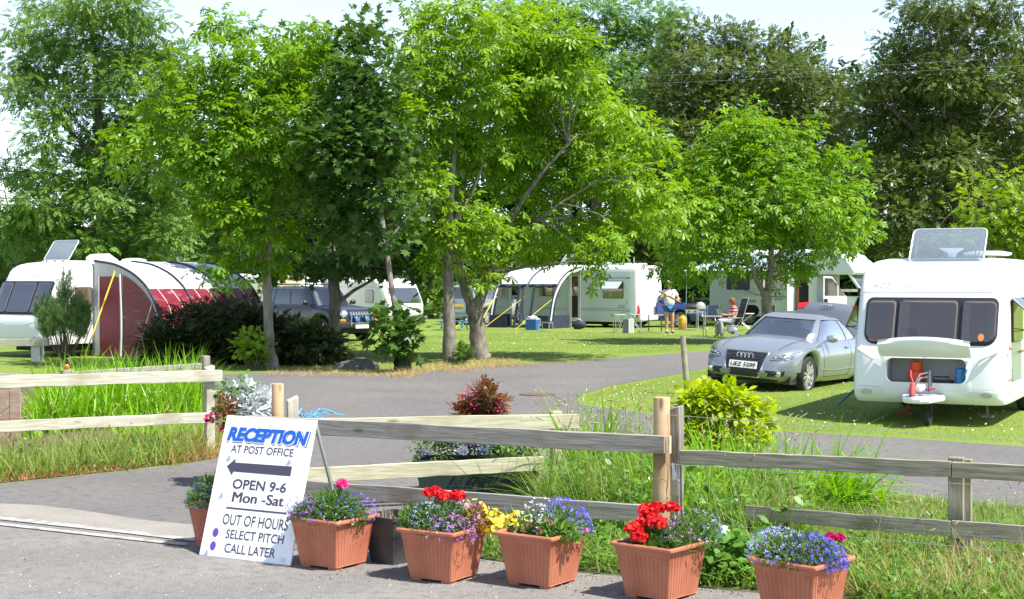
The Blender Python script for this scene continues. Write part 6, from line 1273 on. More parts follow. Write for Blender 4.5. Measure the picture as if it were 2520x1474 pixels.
# ---------------------------------------------------------------- trees and plants
def leaflets(angs, lens, wid, droop):
    V = []; F = []
    for a, l in zip(angs, lens):
        ca, sa = math.cos(R(a)), math.sin(R(a)); o = len(V)
        for t, w_ in ((0,0),(.5,.75*wid),(.78,wid),(1,0),(.78,-wid),(.5,-.75*wid)):
            x, y = t*l, w_*l; V.append((x*ca-y*sa, x*sa+y*ca, -droop*(t*l)**2+.10*abs(w_)))
        F.append(tuple(range(o, o+6))[::-1])
    return V, F
chestnut_leaf = leaflets((-95,-48,0,48,95), (.62,.88,1,.88,.62), .17, .38)
maple_leaf = ([(r*math.cos(R(a)), r*math.sin(R(a)), -.22*(r*math.cos(R(a)))**2-.05*abs(math.sin(R(a)))) for a, r in ((180,.12),(-150,.45),(-118,.28),(-95,.68),(-62,.42),(-45,.85),(-22,.52),(0,1.0),(22,.52),(45,.85),(62,.42),(95,.68),(118,.28),(150,.45))], [tuple(range(14))])
def spray(n, ll, lw, arch=.2):
    V = []; F = []
    for i in range(n):
        t = (i+.6)/n; s_ = 1 if i % 2 else -1; a = s_*R(55) if i < n-1 else 0; o = len(V); bx_, bz = t, -arch*t*t
        for q, w_ in ((0,0),(.5,lw),(1,0),(.5,-lw)): V.append((bx_+q*ll*math.cos(a)-w_*ll*math.sin(a), q*ll*math.sin(a)+w_*ll*math.cos(a), bz-.1*q*ll+.05*s_*q))
        F.append((o+3,o+2,o+1,o))
    return V, F
ash_spray = spray(7, .46, .36); beech_spray = spray(6, .44, .42, .1); holly = spray(5, .6, .33)
bark_grey = M('grey bark', (.15,.13,.105), .9, c2=(.27,.245,.21), scale=7, stretch=(1,1,.35), bump=.7, bscale=25); bark_dark = M('dark bark', (.05,.04,.03), .95, c2=(.10,.085,.065), scale=6, stretch=(1,1,.3), bump=.7)
bark_mid = M('lichen bark mottled', (.10,.085,.065), .9, c2=(.23,.21,.17), scale=9, stretch=(1,1,.5), bump=.7, bscale=25); bark_twig = M('pale beech twig', (.15,.125,.09), .9)
LEAF = {'chestnut': leafmat('horse chestnut leaf', (.10,.235,.014), (.21,.38,.022), .48, .42, (.35,.38,.025)), 'chestnut_b': leafmat('chestnut leaf bright', (.125,.265,.014), (.25,.415,.025), .48, .42, (.40,.42,.03)),
        'maple': leafmat('dark maple leaf', (.036,.088,.014), (.09,.18,.028), .36, .4), 'ash': leafmat('ash leaf', (.10,.20,.038), (.21,.35,.065), .45, .45), 'green': leafmat('mid green leaf', (.09,.21,.042), (.19,.34,.07), .43, .45),
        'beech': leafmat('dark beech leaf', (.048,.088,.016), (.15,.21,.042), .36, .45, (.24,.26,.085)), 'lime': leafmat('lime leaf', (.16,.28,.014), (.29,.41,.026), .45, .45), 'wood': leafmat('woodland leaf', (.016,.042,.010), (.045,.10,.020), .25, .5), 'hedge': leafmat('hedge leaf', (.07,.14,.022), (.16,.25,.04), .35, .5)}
TM = {'chestnut': chestnut_leaf, 'maple': maple_leaf, 'ash': ash_spray, 'beech': beech_spray}
def limb(a, b, bow=.12, n=7):
    a, b = Vector(a), Vector(b); L = (b-a).length; off = Vector((random.uniform(-1,1), random.uniform(-1,1), random.uniform(-.2,.9)))*L*bow
    return [a.lerp(b, t)+off*math.sin(math.pi*t)+Vector((random.uniform(-1,1),random.uniform(-1,1),random.uniform(-1,1)))*L*.015 for t in lin(0,1,n)]
def crown_arrays(C, rad, per, size, up=.35, droop=.25, spread=(1,1,.6), out=None, jit=.35):
    """leaf clusters: C centres (N,3), outward directions out, per leaves each"""
    N = len(C); P = np.repeat(C, per, 0); O = np.repeat(out, per, 0); k = len(P); crnd = np.repeat(RNG.random(N), per)
    d = RNG.normal(0, 1, (k, 3))*np.array(spread); P = P+d*rad*.55
    D = unit(unit(d)*.9+O*.6+RNG.normal(0,.35,(k,3))+np.array([0,0,-droop])); Nn = unit(np.array([0,0,1.])+O*up+RNG.normal(0,jit,(k,3)))
    return P, frames(D, Nn), RNG.uniform(.65,1.2,k)*size, np.clip(.55*crnd+.45*RNG.random(k), 0, 1)
def blobs_to_clusters(blobs, Y, depthk, dens, crad, shell=.55, lumps=0.):
    """blobs: (px x, px y, rx, ry[, dY]) read on the photo, at distance Y -> cluster centres, outward dirs, blob centres"""
    C = []; O = []; B = []; sc_ = FPX/Y
    for b in blobs:
        dY = b[4] if len(b) > 4 else random.uniform(-1,1)*depthk*.6
        c = np.array(WD(b[0], b[1], Y+dY)); r = np.array((b[2]/sc_, max(b[2],b[3])/sc_*.85*depthk/max(depthk,1e-6), b[3]/sc_)); r[1] = min(r[1], depthk)
        n = max(3, int(dens*r[0]*r[2]*3.1/(crad*crad))); d = unit(RNG.normal(0,1,(n,3))); k = shell+(1-shell)*RNG.random((n,1))
        C.append(c+d*r*k); o = unit(d/np.maximum(r,.1)); O.append(o); B.append(Vector(c))
    return np.concatenate(C), np.concatenate(O), B
def tree(name, label, Y, paths, blobs, leaf, tmpl, size, crad=.42, per=9, dens=1.0, depth=2.2, bark=None, twig=.35, droop=.25, extra=None, up=.35, jit=.35, shell=.55, group=None, cat='tree', twig_mat=None, limb_r=.045, ntw=60, spread=(1,1,.6)):
    base = WD(paths[0][0][0], paths[0][0][1], Y); base.z = 0
    t = thing(name, label, cat, base, 0, group); m = MB(); nodes = []
    for p in paths:       # (px, py, radius[, dY])
        pts = [WD(q[0], q[1], Y+(q[3] if len(q) > 3 else 0))-base for q in p]; rs = [q[2] for q in p]
        if p is paths[0]: pts[0].z = -.05; pts.insert(1, pts[0].lerp(pts[1], .12)+Vector((0,0,.02))); rs = [rs[0]*1.35]+[rs[0]]+rs[1:]
        # resample smoothly
        P2 = []; R2 = []
        for i in range(len(pts)-1):
            for j in range(3): f = j/3; P2.append(pts[i].lerp(pts[i+1], f)+Vector((random.uniform(-1,1),random.uniform(-1,1),0))*rs[i]*.12); R2.append(rs[i]+(rs[i+1]-rs[i])*f)
        P2.append(pts[-1]); R2.append(rs[-1]); m.tube(P2, R2, 12, jit=.05); nodes += list(zip(P2, R2))
    C, O, B = blobs_to_clusters(blobs, Y, depth, dens, crad, shell)
    tops = [(p, r) for p, r in nodes if p.z > .35*max(q[0].z for q in nodes)] or nodes
    mb2 = MB()
    for b in B:
        b = b-base; p, r = min(tops, key=lambda q: (q[0]-b).length+.8*max(0, q[0].z-b.z+.3)); e = p.lerp(b, .95); L = (e-p).length
        if L < .3: continue
        k0 = min(r*.75, limb_r*(.5+.16*L)); pl = limb(p, e); m.tube(pl, [k0*(1-.75*i/6) for i in range(7)], 7); 
        for i in (3,4,6): nodes.append((pl[i], k0*(1-.75*i/6)))
    idx = RNG.choice(len(C), min(ntw, len(C)), replace=False)
    for i in idx:
        c = Vector(C[i])-base; p, r = min(nodes, key=lambda q: (q[0]-c).length); pl = limb(p, c, .1, 4); r0 = min(r*.6, .022); m.tube(pl, [r0, r0*.8, r0*.55, r0*.3], 5, cap=False)
    m.build('trunk', bark or bark_grey, t, smooth=60)
    P, Rt, S_, Rn = crown_arrays(C, crad, per, size, up, droop, spread, O, jit); P = P-np.array(base)
    V, L, Z, Q = inst(tmpl, P, Rt, S_, Rn); npmesh('crown', V, L, Z, LEAF[leaf], t, Q)
    if twig_mat:      # pale bare shoots that show at the face of the crown
        m = MB()
        for i in RNG.choice(len(C), twig_mat, replace=False):
            c = Vector(C[i])-base+Vector((0,-.5,.1)); d = Vector((O[i][0]+random.uniform(-.8,.8), random.uniform(-.5,.1), random.uniform(-.6,.35))).normalized(); L_ = random.uniform(.8,2.2); 
            m.tube([c+d*L_*t_+Vector((0,0,-.35*L_*t_*t_)) for t_ in lin(-.3,1,6)], [.022,.02,.017,.014,.01,.006], 4, cap=False)
        m.build('twig_sprays', bark_twig, t)
    return t, base
# 1 left chestnut
tree('chestnut_tree', 'forked yellow green horse chestnut in front of the burgundy awning', 32.3,
     [[(674,908,.135),(664,860,.115),(660,780,.105),(657,700,.10),(652,655,.10)], [(652,660,.075),(622,590,.06),(590,500,.05),(545,425,.035,-.6),(490,385,.02,-.8)], [(655,672,.065),(665,600,.055),(670,500,.045),(662,380,.035),(640,230,.02)]],
     [(520,310,120,90),(400,300,80,60),(620,210,110,80),(430,370,90,45),(330,330,60,45),(560,420,140,75),(700,300,90,80),(690,430,90,80),(780,430,50,45),(810,500,40,28),(480,500,80,40),(560,520,80,50),(640,560,70,50),(700,560,55,55),(690,640,40,45),(610,640,60,36),(540,650,50,34),(280,385,50,20),(410,240,50,40),(470,180,70,50),(560,150,60,50),(700,190,70,70),(760,150,50,60),(520,55,28,16),(545,85,18,26),(600,70,16,26),(690,125,50,36),(640,135,50,34),(748,70,16,40),(770,115,28,34),(585,240,110,70),(740,380,60,60)],
     'chestnut', chestnut_leaf, .22, .44, 14, 2.0, 2.0, bark_grey, ntw=90)
# 2 slim maple with suckers
tree('maple_tree', 'slim leaning dark maple with leafy shoots round its ivy clad foot', 31.0,
     [[(992,912,.14),(985,870,.115),(978,800,.07),(966,720,.06),(948,600,.055),(934,500,.05),(924,400,.045),(916,320,.04),(905,180,.025)], [(948,600,.03),(1000,540,.02),(1030,500,.012)]],
     [(900,75,38,38),(880,130,70,60),(900,210,90,80),(850,260,70,80),(940,300,60,80),(860,360,80,80),(930,420,50,70),(800,330,50,70),(880,480,70,60),(820,470,60,70),(970,380,40,70),(980,470,40,60),(840,560,60,50),(910,570,40,50),(990,560,45,45)],
     'maple', maple_leaf, .165, .45, 28, 2.3, 1.7, bark_grey, ntw=60)
t = bpy.data.objects['maple_tree']; base = t.location.copy()
C, O, B = blobs_to_clusters([(960,800,50,40,-.2),(1000,830,45,45,-.3),(930,780,30,30,.1),(980,760,40,26,0),(1010,800,30,30,-.2),(985,860,35,25,-.3),(945,830,40,30,-.2)], 30.8, .5, 1.5, .25)
P, Rt, S_, Rn = crown_arrays(C, .25, 6, .19, .5, .35, (1,1,.7), O); V, L, Z, Q = inst(maple_leaf, P-np.array(base), Rt, S_, Rn); npmesh('basal_shoots', V, L, Z, LEAF['maple'], t, Q)
n = 420; zz = RNG.uniform(.02,.75,n); aa = RNG.uniform(0,6.28,n); rr = .17-.05*zz
V, L, Z, Q = inst(holly, np.stack([rr*np.cos(aa)-.10*zz*.5, rr*np.sin(aa), zz], -1), frames(np.stack([-np.sin(aa),np.cos(aa),RNG.normal(0,.6,n)],-1), np.stack([np.cos(aa),np.sin(aa),0*aa+.3],-1)), RNG.uniform(.06,.11,n), RNG.random(n)); npmesh('ivy', V, L, Z, LEAF['wood'], t, Q)
# 3 dark maple behind
tree('maple_tree', 'broad dark maple standing beside the bonnet of the navy vehicle', 37.5,
     [[(826,868,.17),(822,800,.15),(826,730,.15),(818,660,.13),(812,560,.1),(800,420,.07),(770,280,.04)], [(832,745,.06),(870,715,.045),(915,690,.03),(950,670,.015)], [(815,690,.08),(790,640,.05),(760,560,.03)]],
     [(830,640,90,50),(760,640,80,50),(900,640,70,45),(860,560,90,70),(760,540,80,80),(690,560,60,80),(780,420,80,90),(740,300,80,80),(700,190,60,60),(780,200,70,80),(740,130,60,50),(810,100,40,60),(950,640,70,50),(1010,640,60,50),(1020,560,60,60),(960,540,60,70),(1050,680,40,30),(650,640,50,40)],
     'maple', maple_leaf, .165, .5, 28, 2.1, 2.2, bark_mid, ntw=60)
# 4, 5 middle chestnuts
tree('chestnut_tree', 'straight tall bright chestnut left of the forked trunk in the middle', 33.8,
     [[(1108,898,.165),(1106,820,.15),(1103,700,.125),(1104,600,.105),(1110,500,.08),(1116,380,.055),(1122,230,.03)], [(1104,600,.05),(1060,520,.035),(1030,440,.02)], [(1108,560,.05),(1160,480,.035),(1190,400,.02)]],
     [(1060,30,60,36),(1130,50,80,50),(1190,90,70,60),(1050,110,70,60),(1120,150,100,70),(1030,200,70,60),(1100,260,110,80),(1200,220,80,80),(1020,300,60,60),(1010,380,60,50),(1090,370,100,70),(1190,340,90,70),(1040,460,60,50),(1120,480,80,60),(1060,550,60,50),(1130,590,70,50),(1080,640,50,40),(1170,560,60,60),(990,440,40,40),(1000,250,40,40),(985,170,36,40),(1150,20,50,24)],
     'chestnut_b', chestnut_leaf, .22, .45, 14, 2.2, 2.0, bark_mid, ntw=80)
tree('chestnut_tree', 'widest bright chestnut with a stout trunk forked low over the lawn', 35.4,
     [[(1182,886,.23),(1176,830,.195),(1170,780,.20),(1166,755,.19)], [(1164,762,.13),(1140,700,.11),(1126,630,.09),(1128,540,.07),(1150,420,.05)], [(1172,762,.15),(1196,700,.12),(1224,610,.095),(1268,520,.07,-.3),(1330,430,.05,-.6),(1400,350,.03,-.8)], [(1224,610,.05),(1300,560,.04),(1380,500,.03,-.5),(1480,440,.02,-.7)]],
     [(1260,60,80,50),(1340,90,90,60),(1410,130,70,50),(1250,140,90,70),(1340,180,110,70),(1440,200,60,45),(1270,240,100,80),(1390,270,100,70),(1470,280,60,50),(1320,340,110,80),(1440,360,110,70),(1540,290,50,36),(1570,350,70,50),(1620,380,40,46),(1240,420,80,60),(1350,450,100,60),(1470,450,90,55),(1580,450,80,50),(1640,480,36,46),(1290,540,90,50),(1400,560,80,40),(1500,530,80,45),(1590,540,60,40),(1240,610,60,40),(1340,610,60,36),(1430,610,40,40),(1470,640,28,40,-1.2),(1530,590,40,36),(1200,680,40,26),(1650,530,30,40)],
     'chestnut_b', chestnut_leaf, .22, .45, 14, 2.2, 2.4, bark_mid, ntw=110, droop=.4)
# 6 right chestnut
tree('chestnut_tree', 'rounded chestnut standing behind the silver coupe in front of the motorhome', 44.5,
     [[(1890,860,.20),(1889,790,.18),(1887,740,.165),(1884,715,.16)], [(1882,722,.09),(1862,690,.08),(1848,640,.06),(1800,560,.04)], [(1890,720,.11),(1898,650,.09),(1900,560,.07),(1890,430,.045),(1880,330,.02)], [(1898,650,.06),(1950,580,.045),(2000,500,.03)]],
     [(1860,290,60,36),(1810,330,70,50),(1890,350,100,60),(1960,350,60,50),(1770,400,80,50),(1860,420,100,70),(1960,420,90,60),(2040,420,60,50),(1700,430,50,40),(1760,490,90,60),(1870,500,100,70),(1980,500,100,60),(2070,490,60,50),(2110,520,36,40),(1700,540,70,50),(1800,570,90,60),(1920,580,100,50),(2030,570,90,50),(2100,580,40,40),(1660,600,60,36),(1740,630,80,40),(1830,650,80,30),(1950,640,80,36),(2020,608,50,24),(1640,650,36,26),(1690,672,40,20),(1930,680,36,14),(1985,655,28,16),(2100,390,30,30),(1690,390,36,24)],
     'chestnut', chestnut_leaf, .235, .5, 14, 2.0, 2.4, bark_mid, ntw=110, droop=.4)
# background
tree('ash_tree', 'tall airy ash rising behind the far left caravan', 62,
     [[(262,815,.36),(262,700,.30),(258,600,.27),(262,500,.24),(252,400,.2),(240,250,.13),(230,80,.06)], [(258,600,.14),(190,560,.11),(110,560,.08),(30,540,.05)], [(262,500,.13),(330,380,.1),(400,280,.06),(430,150,.03)], [(255,420,.12),(180,330,.08),(110,250,.05)], [(260,560,.1),(380,500,.07),(450,420,.04)]],
     [(120,20,70,40),(240,10,110,50),(340,30,70,50),(170,90,90,60),(290,100,100,60),(370,110,60,50),(60,70,50,40),(40,140,45,45),(110,170,70,60),(210,190,90,70),(320,200,90,70),(410,190,60,60),(150,260,70,50),(250,300,80,60),(360,290,80,60),(60,240,50,36),(100,330,60,40),(200,380,70,40),(300,400,80,60),(400,390,70,70),(440,290,40,50),(20,200,30,30),(30,420,50,36),(110,430,50,30),(250,480,70,50),(340,500,80,60),(430,480,60,60),(150,560,70,50),(230,580,80,60),(330,600,80,50),(420,580,70,60),(90,620,60,40),(300,670,90,40),(180,650,70,40),(400,660,70,36),(450,150,30,40),(60,520,70,50),(20,570,50,50),(110,500,60,40),(250,420,70,50),(180,480,70,50)],
     'ash', ash_spray, .27, .60, 18, 3.0, 3.2, bark_dark, ntw=110, shell=.5)
tree('ash_tree', 'middle distance ash filling the gap behind the first chestnut', 70,
     [[(600,830,.3),(600,650,.25),(610,450,.15),(620,300,.06)]],
     [(520,560,70,60),(600,560,80,70),(680,540,70,80),(560,470,80,70),(650,440,80,70),(500,480,50,60),(600,380,80,60),(690,360,60,60),(540,380,60,50),(740,470,60,90),(760,580,60,60),(510,640,60,50),(600,650,80,40),(700,640,70,50),(780,660,60,40),(480,400,40,50),(660,290,60,40)],
     'green', ash_spray, .30, .62, 16, 2.4, 3, bark_dark, ntw=40)
tree('sycamore_tree', 'tall hazy green tree behind the middle chestnuts', 80,
     [[(1460,850,.4),(1465,600,.3),(1470,350,.2),(1460,150,.1)], [(1468,350,.12),(1540,250,.08),(1600,180,.05)]],
     [(1270,20,60,40),(1360,20,80,40),(1460,30,80,40),(1550,40,70,46),(1310,80,70,50),(1410,90,80,50),(1510,110,80,50),(1600,110,60,50),(1640,60,40,40),(1480,180,70,50),(1570,190,80,50),(1500,260,70,50),(1590,270,60,60),(1420,170,60,50),(1540,340,70,60),(1500,420,60,60),(1650,30,30,40)],
     'green', ash_spray, .32, .66, 16, 2.6, 3, bark_dark, ntw=40)
tree('beech_tree', 'dark arching beech behind the porch awning and the right chestnut', 70,
     [[(1780,860,.45),(1775,650,.38),(1770,420,.28),(1780,220,.12)], [(1772,450,.16),(1680,330,.1),(1620,250,.05)], [(1774,430,.16),(1900,310,.1),(2010,230,.05)]],
     [(1700,80,50,36),(1780,90,70,40),(1860,100,70,36),(1940,120,60,36),(1650,150,60,50),(1730,160,80,50),(1830,170,90,50),(1930,180,80,50),(2010,190,60,40),(2080,220,50,36),(1630,240,70,50),(1720,250,90,55),(1830,260,100,60),(1940,270,90,60),(2040,270,70,50),(1640,340,80,55),(1750,350,90,60),(1900,360,90,60),(2030,350,80,60),(1620,430,80,60),(1730,450,80,60),(2060,430,70,60),(1600,520,80,60),(1700,550,80,60),(2080,510,60,50),(1540,580,70,50),(1640,620,70,40),(2120,560,60,50),(1580,660,60,40),(1990,440,70,60)],
     'beech', beech_spray, .27, .58, 16, 3.6, 3.4, bark_dark, ntw=60, twig_mat=70, spread=(1.25,1,.45))
tree('beech_tree', 'tallest dark beech at the right edge towering over the near caravan', 64,
     [[(2330,860,.5),(2335,640,.42),(2345,400,.3),(2360,150,.14)], [(2340,420,.18),(2230,300,.1),(2150,230,.05)], [(2342,420,.18),(2450,300,.1),(2520,250,.06)]],
     [(2250,20,50,36),(2340,10,90,46),(2450,20,80,46),(2210,110,60,50),(2290,90,80,50),(2390,90,90,55),(2490,100,70,60),(2160,190,60,46),(2240,190,80,55),(2340,190,90,60),(2440,200,90,60),(2530,200,50,60),(2140,270,50,40),(2220,280,80,55),(2320,290,90,60),(2420,300,90,60),(2510,310,60,60),(2150,350,60,46),(2240,370,80,55),(2340,390,90,55),(2440,400,80,50),(2170,440,70,50),(2270,460,80,50),(2200,530,80,50),(2300,550,70,50),(2230,610,80,40),(2380,500,60,50),(2520,420,50,50),(2140,590,50,40),(2330,630,70,30)],
     'beech', beech_spray, .27, .58, 16, 3.6, 3.4, bark_dark, ntw=60, twig_mat=80, spread=(1.25,1,.45))
tree('lime_tree', 'light lime green young tree behind the raised rooflight of the near caravan', 47,
     [[(2480,860,.16),(2482,650,.12),(2490,480,.05)], [(2482,660,.05),(2400,560,.03),(2385,480,.012)]],
     [(2490,440,40,40),(2500,510,50,50),(2440,540,50,34),(2390,500,26,30),(2395,560,40,26),(2360,590,36,18),(2500,590,60,50),(2430,610,50,30),(2520,650,50,40),(2460,650,50,30),(2380,640,40,20),(2530,540,30,60),(2385,455,14,16)],
     'lime', ash_spray, .22, .42, 15, 2.0, 1.5, bark_grey, ntw=40)
# far wood and hedges
def mass(name, label, Y, blobs, leaf, tmpl, size, crad, per, dens, depth, kind=None, cat=None, group=None):
    C, O, B = blobs_to_clusters(blobs, Y, depth, dens, crad, .6); P, Rt, S_, Rn = crown_arrays(C, crad, per, size, .35, .25, (1,1,.7), O)
    P[:, 2] = np.maximum(P[:, 2], .02); V, L, Z, Q = inst(tmpl, P, Rt, S_, Rn); o = npmesh(name, V, L, Z, LEAF[leaf], None, Q); return tag(o, label, cat, group, kind)
wb_ = []
for x in range(-60, 2640, 90):
    top = 600 if x < 80 else 440 if x < 480 else (330 if x < 800 else (300 if x < 1300 else 210))
    for y in range(top, 790, 75): wb_.append((x+random.uniform(-30,30), y+random.uniform(-25,25), 70, 55))
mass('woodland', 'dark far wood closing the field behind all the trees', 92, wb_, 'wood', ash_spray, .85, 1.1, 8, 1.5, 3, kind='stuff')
M('wood depth shade', (.012,.018,.008), .95)  # near black colour standing for the shade inside the wood
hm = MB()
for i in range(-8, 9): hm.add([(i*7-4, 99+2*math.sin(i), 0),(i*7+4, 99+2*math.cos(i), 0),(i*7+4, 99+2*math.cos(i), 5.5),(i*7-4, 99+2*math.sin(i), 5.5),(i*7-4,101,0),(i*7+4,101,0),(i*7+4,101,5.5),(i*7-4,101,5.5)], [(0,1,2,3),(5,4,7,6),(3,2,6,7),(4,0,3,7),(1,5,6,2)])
tag(hm.build('wood_shade_boxes', MATS['wood depth shade']), 'dark boxes standing for deep shade in the far wood', None, None, 'stuff')  # upright boxes coloured as the wood's inner shade, closing gaps to the sky
for bl, lab, Y, lf in (([(1020,730,60,60),(1060,690,50,50),(1000,680,40,40),(1070,770,40,40)], 'light green hedge bush right of the small white caravan', 73, 'hedge'),
                   ([(1180,690,60,50),(1230,650,50,40),(1140,740,50,50),(1200,740,50,50),(1280,660,40,36),(1130,680,40,40)], 'light green hedge bush behind the people carrier', 76, 'hedge'),
                   ([(30,590,60,50),(-30,620,60,60),(60,650,60,46),(10,690,70,50)], 'green bush behind the rooflight of the far left caravan', 68, 'hedge'),
                   ([(1400,600,60,60),(1480,620,60,60),(1350,640,50,46),(1540,640,60,50),(1420,680,60,40)], 'dark conifer like bush behind the sage caravan', 74, 'wood'),
                   ([(2160,640,40,24),(2200,650,40,24),(2130,660,36,20)], 'yellow green low bush right of the motorhome roof', 66, 'lime'),
                   ([(460,680,60,46),(530,680,50,46),(580,700,50,40)], 'dark bush behind the burgundy awning roof', 56, 'wood'),
                   ([(1690,690,60,36),(1640,700,40,40),(1740,680,50,30)], 'dark bush left of the motorhome canopy', 72, 'wood')):
    mass('hedge_bush', lab, Y, bl, lf, ash_spray, .42, .6, 9, 1.6, 1.6, cat='bush')
# dark berberis bush, lime sapling, conifer, ivy tuft
LEAF['berberis'] = leafmat('dark bronze leaf', (.018,.034,.010), (.052,.080,.020), .25, .5, (.13,.11,.03)); LEAF['conifer'] = leafmat('grey green needles', (.09,.16,.045), (.20,.29,.10), .35, .6)
def shrub(name, label, Y, bl, leaf, tmpl, size, crad, per, dens, depth, stems=14, cat='shrub', base=None, stem_mat=None, droop=.1, spread=(1,1,.7)):
    x0 = sum(b[0] for b in bl)/len(bl); b0 = WD(x0 if base is None else base, 800, Y); b0.z = 0; t = thing(name, label, cat, b0)
    C, O, B = blobs_to_clusters(bl, Y, depth, dens, crad, .6); C[:, 2] = np.maximum(C[:, 2], .06); P, Rt, S_, Rn = crown_arrays(C, crad, per, size, .35, droop, spread, O); P[:, 2] = np.maximum(P[:, 2], .01)
    V, L, Z, Q = inst(tmpl, P-np.array(b0), Rt, S_, Rn); npmesh('foliage', V, L, Z, LEAF[leaf], t, Q); m = MB()
    for i in RNG.choice(len(C), min(stems, len(C)), replace=False):
        c = Vector(C[i])-b0; m.tube(limb((c.x*.25, c.y*.25, -.02), c, .1, 5), [.018,.015,.012,.009,.005], 5, cap=False)
    m.build('stems', stem_mat or bark_dark, t); return t
shrub('berberis_bush', 'wide spreading dark bronze bush at the foot of the left chestnut', 33.6, [(420,840,60,40),(480,800,70,50),(550,790,70,46),(560,850,90,46),(640,806,60,40),(705,818,60,36),(775,838,56,38),(720,860,90,36),(640,860,80,36),(460,860,70,36),(800,860,46,36),(400,860,40,22),(600,765,50,22),(820,880,26,18)],
      'berberis', beech_spray, .16, .26, 20, 3.6, .9, 60, spread=(1.3,1.1,.5))
shrub('sapling', 'lime green broad leaved sapling at the foot of the left chestnut', 31.6, [(620,830,34,22),(610,860,30,18),(640,850,26,20),(630,885,24,14),(600,840,22,12),(650,875,16,16)], 'lime', maple_leaf, .12, .16, 6, 1.6, .35, 12)
shrub('fern_tuft', 'small shoot tuft beside the straight middle trunk', 33.4, [(1132,870,16,16),(1126,885,12,8),(1140,880,10,10)], 'maple', beech_spray, .14, .12, 8, 1.6, .2, 6)
t = thing('conifer', 'small pointed grey green conifer with bare lower stems near the far left caravan', 'conifer', WD(158, 800, 33.2).xy.to_3d())
Pc = []; Dc = []; Sc = []
for q in range(96):
    a = random.uniform(0, 6.28); k = math.sqrt(random.uniform(0,1)); r0 = .10+.36*k; z0 = random.uniform(.55, 1.0)+.55*(1-k)*random.random(); ln = random.uniform(.45,.75)*(1.05-.35*k)
    if q < 8: r0, z0, ln = random.uniform(0,.12), random.uniform(1.2,1.6), random.uniform(.5,.72)
    for t_ in np.linspace(0,1,17):
        wd_ = .085*math.sin(math.pi*min(1,.18+t_*.82))**.8+.01
        for _ in range(3): Pc.append((r0*math.cos(a)*(1+.35*t_)+random.gauss(0,wd_*.6), r0*math.sin(a)*(1+.35*t_)+random.gauss(0,wd_*.6), z0+ln*t_)); Dc.append((math.cos(a)*.35+random.gauss(0,.35), math.sin(a)*.35+random.gauss(0,.35), 1)); Sc.append(random.uniform(.09,.17)*(1.1-.5*t_))
n = len(Pc); V, L, Z, Q = inst(spray(9,.34,.2,0), np.array(Pc), frames(unit(np.array(Dc)), RNG.normal(0,1,(n,3))), np.array(Sc), RNG.random(n)); npmesh('foliage', V, L, Z, LEAF['conifer'], t, Q)
m = MB(); m.tube([(0,0,-.05),(0,0,.3),(.01,0,.8)], [.07,.05,.03], 8)
for i in range(46):
    a = random.uniform(0,6.28); r = random.uniform(.1,.48); m.tube([(0,0,.08),(r*.5*math.cos(a),r*.5*math.sin(a),.30),(r*math.cos(a),r*math.sin(a),random.uniform(.55,1.0))], [.016,.011,.006], 4, cap=False)
m.build('stems', M('conifer stem', (.13,.09,.06), .9), t)

# ---------------------------------------------------------------- grasses and near plants
def bladeT(seg=4, bend=.35, w=.5, tip=.05):
    V = []; F = []
    for i in range(seg+1):
        t = i/seg; x = t-.12*bend*t*t; z = bend*t*t; wd_ = w*(1-t)**.7+tip*(1-t); 
        if i < seg: V += [(x,-wd_,-z),(x,wd_,-z)]
        else: V.append((x,0,-z))
    for i in range(seg-1): F.append((2*i,2*i+1,2*i+3,2*i+2))
    F.append((2*seg-2,2*seg-1,2*seg)); return V, F
BL = [bladeT(3,.05), bladeT(4,.25), bladeT(5,.55), bladeT(5,.9)]
from mathutils.geometry import tessellate_polygon
def scatter(pxpoly, n):
    """random ground points inside a polygon read on the photo"""
    P = [Vector((*W(x, y).xy, 0)) for x, y in pxpoly]; T = tessellate_polygon([P]); A = np.array([abs((P[b]-P[a]).cross(P[c]-P[a]).z)/2 for a, b, c in T]); k = RNG.choice(len(T), n, p=A/A.sum())
    pa = np.array([[P[i].xy for i in T[j]] for j in range(len(T))])[k]; u_, v_ = RNG.random(n), RNG.random(n); f = u_+v_ > 1; u_[f], v_[f] = 1-u_[f], 1-v_[f]
    return pa[:,0]+(pa[:,1]-pa[:,0])*u_[:,None]+(pa[:,2]-pa[:,0])*v_[:,None]
def blades(xy, h0, h1, w0, lean=.3, kinds=(0,1,2), z0=0., wind=(0,0)):
    A = []; n = len(xy); sel = RNG.integers(0, len(kinds), n)
    for q, kd in enumerate(kinds):
        p = xy[sel == q]; k = len(p)
        if not k: continue
        D = unit(np.stack([RNG.normal(0,lean,k)+wind[0], RNG.normal(0,lean,k)+wind[1], np.ones(k)], -1)); side = np.stack([D[:,0], D[:,1], 0*D[:,0]], -1)+RNG.normal(0,.12,(k,3))*np.array([1,1,0])
        N = unit(np.array([0,0,1.])*.0-unit(side)); h = RNG.uniform(h0,h1,k)*RNG.uniform(.7,1.1,k)
        A.append(inst(BL[kd], np.concatenate([p, np.full((k,1), z0)], 1), frames(D, -N*-1), np.stack([h, np.full(k,w0)*RNG.uniform(.6,1.3,k), h], -1), RNG.random(k)))
    return A
def grassobj(name, A, mat, kind='stuff', parent=None, label=None, cat=None):
    V, L, Z, Q = joinarr(A); o = npmesh(name, V, L, Z, mat, parent, Q)
    if parent is None: tag(o, label, cat, None, kind)
    return o
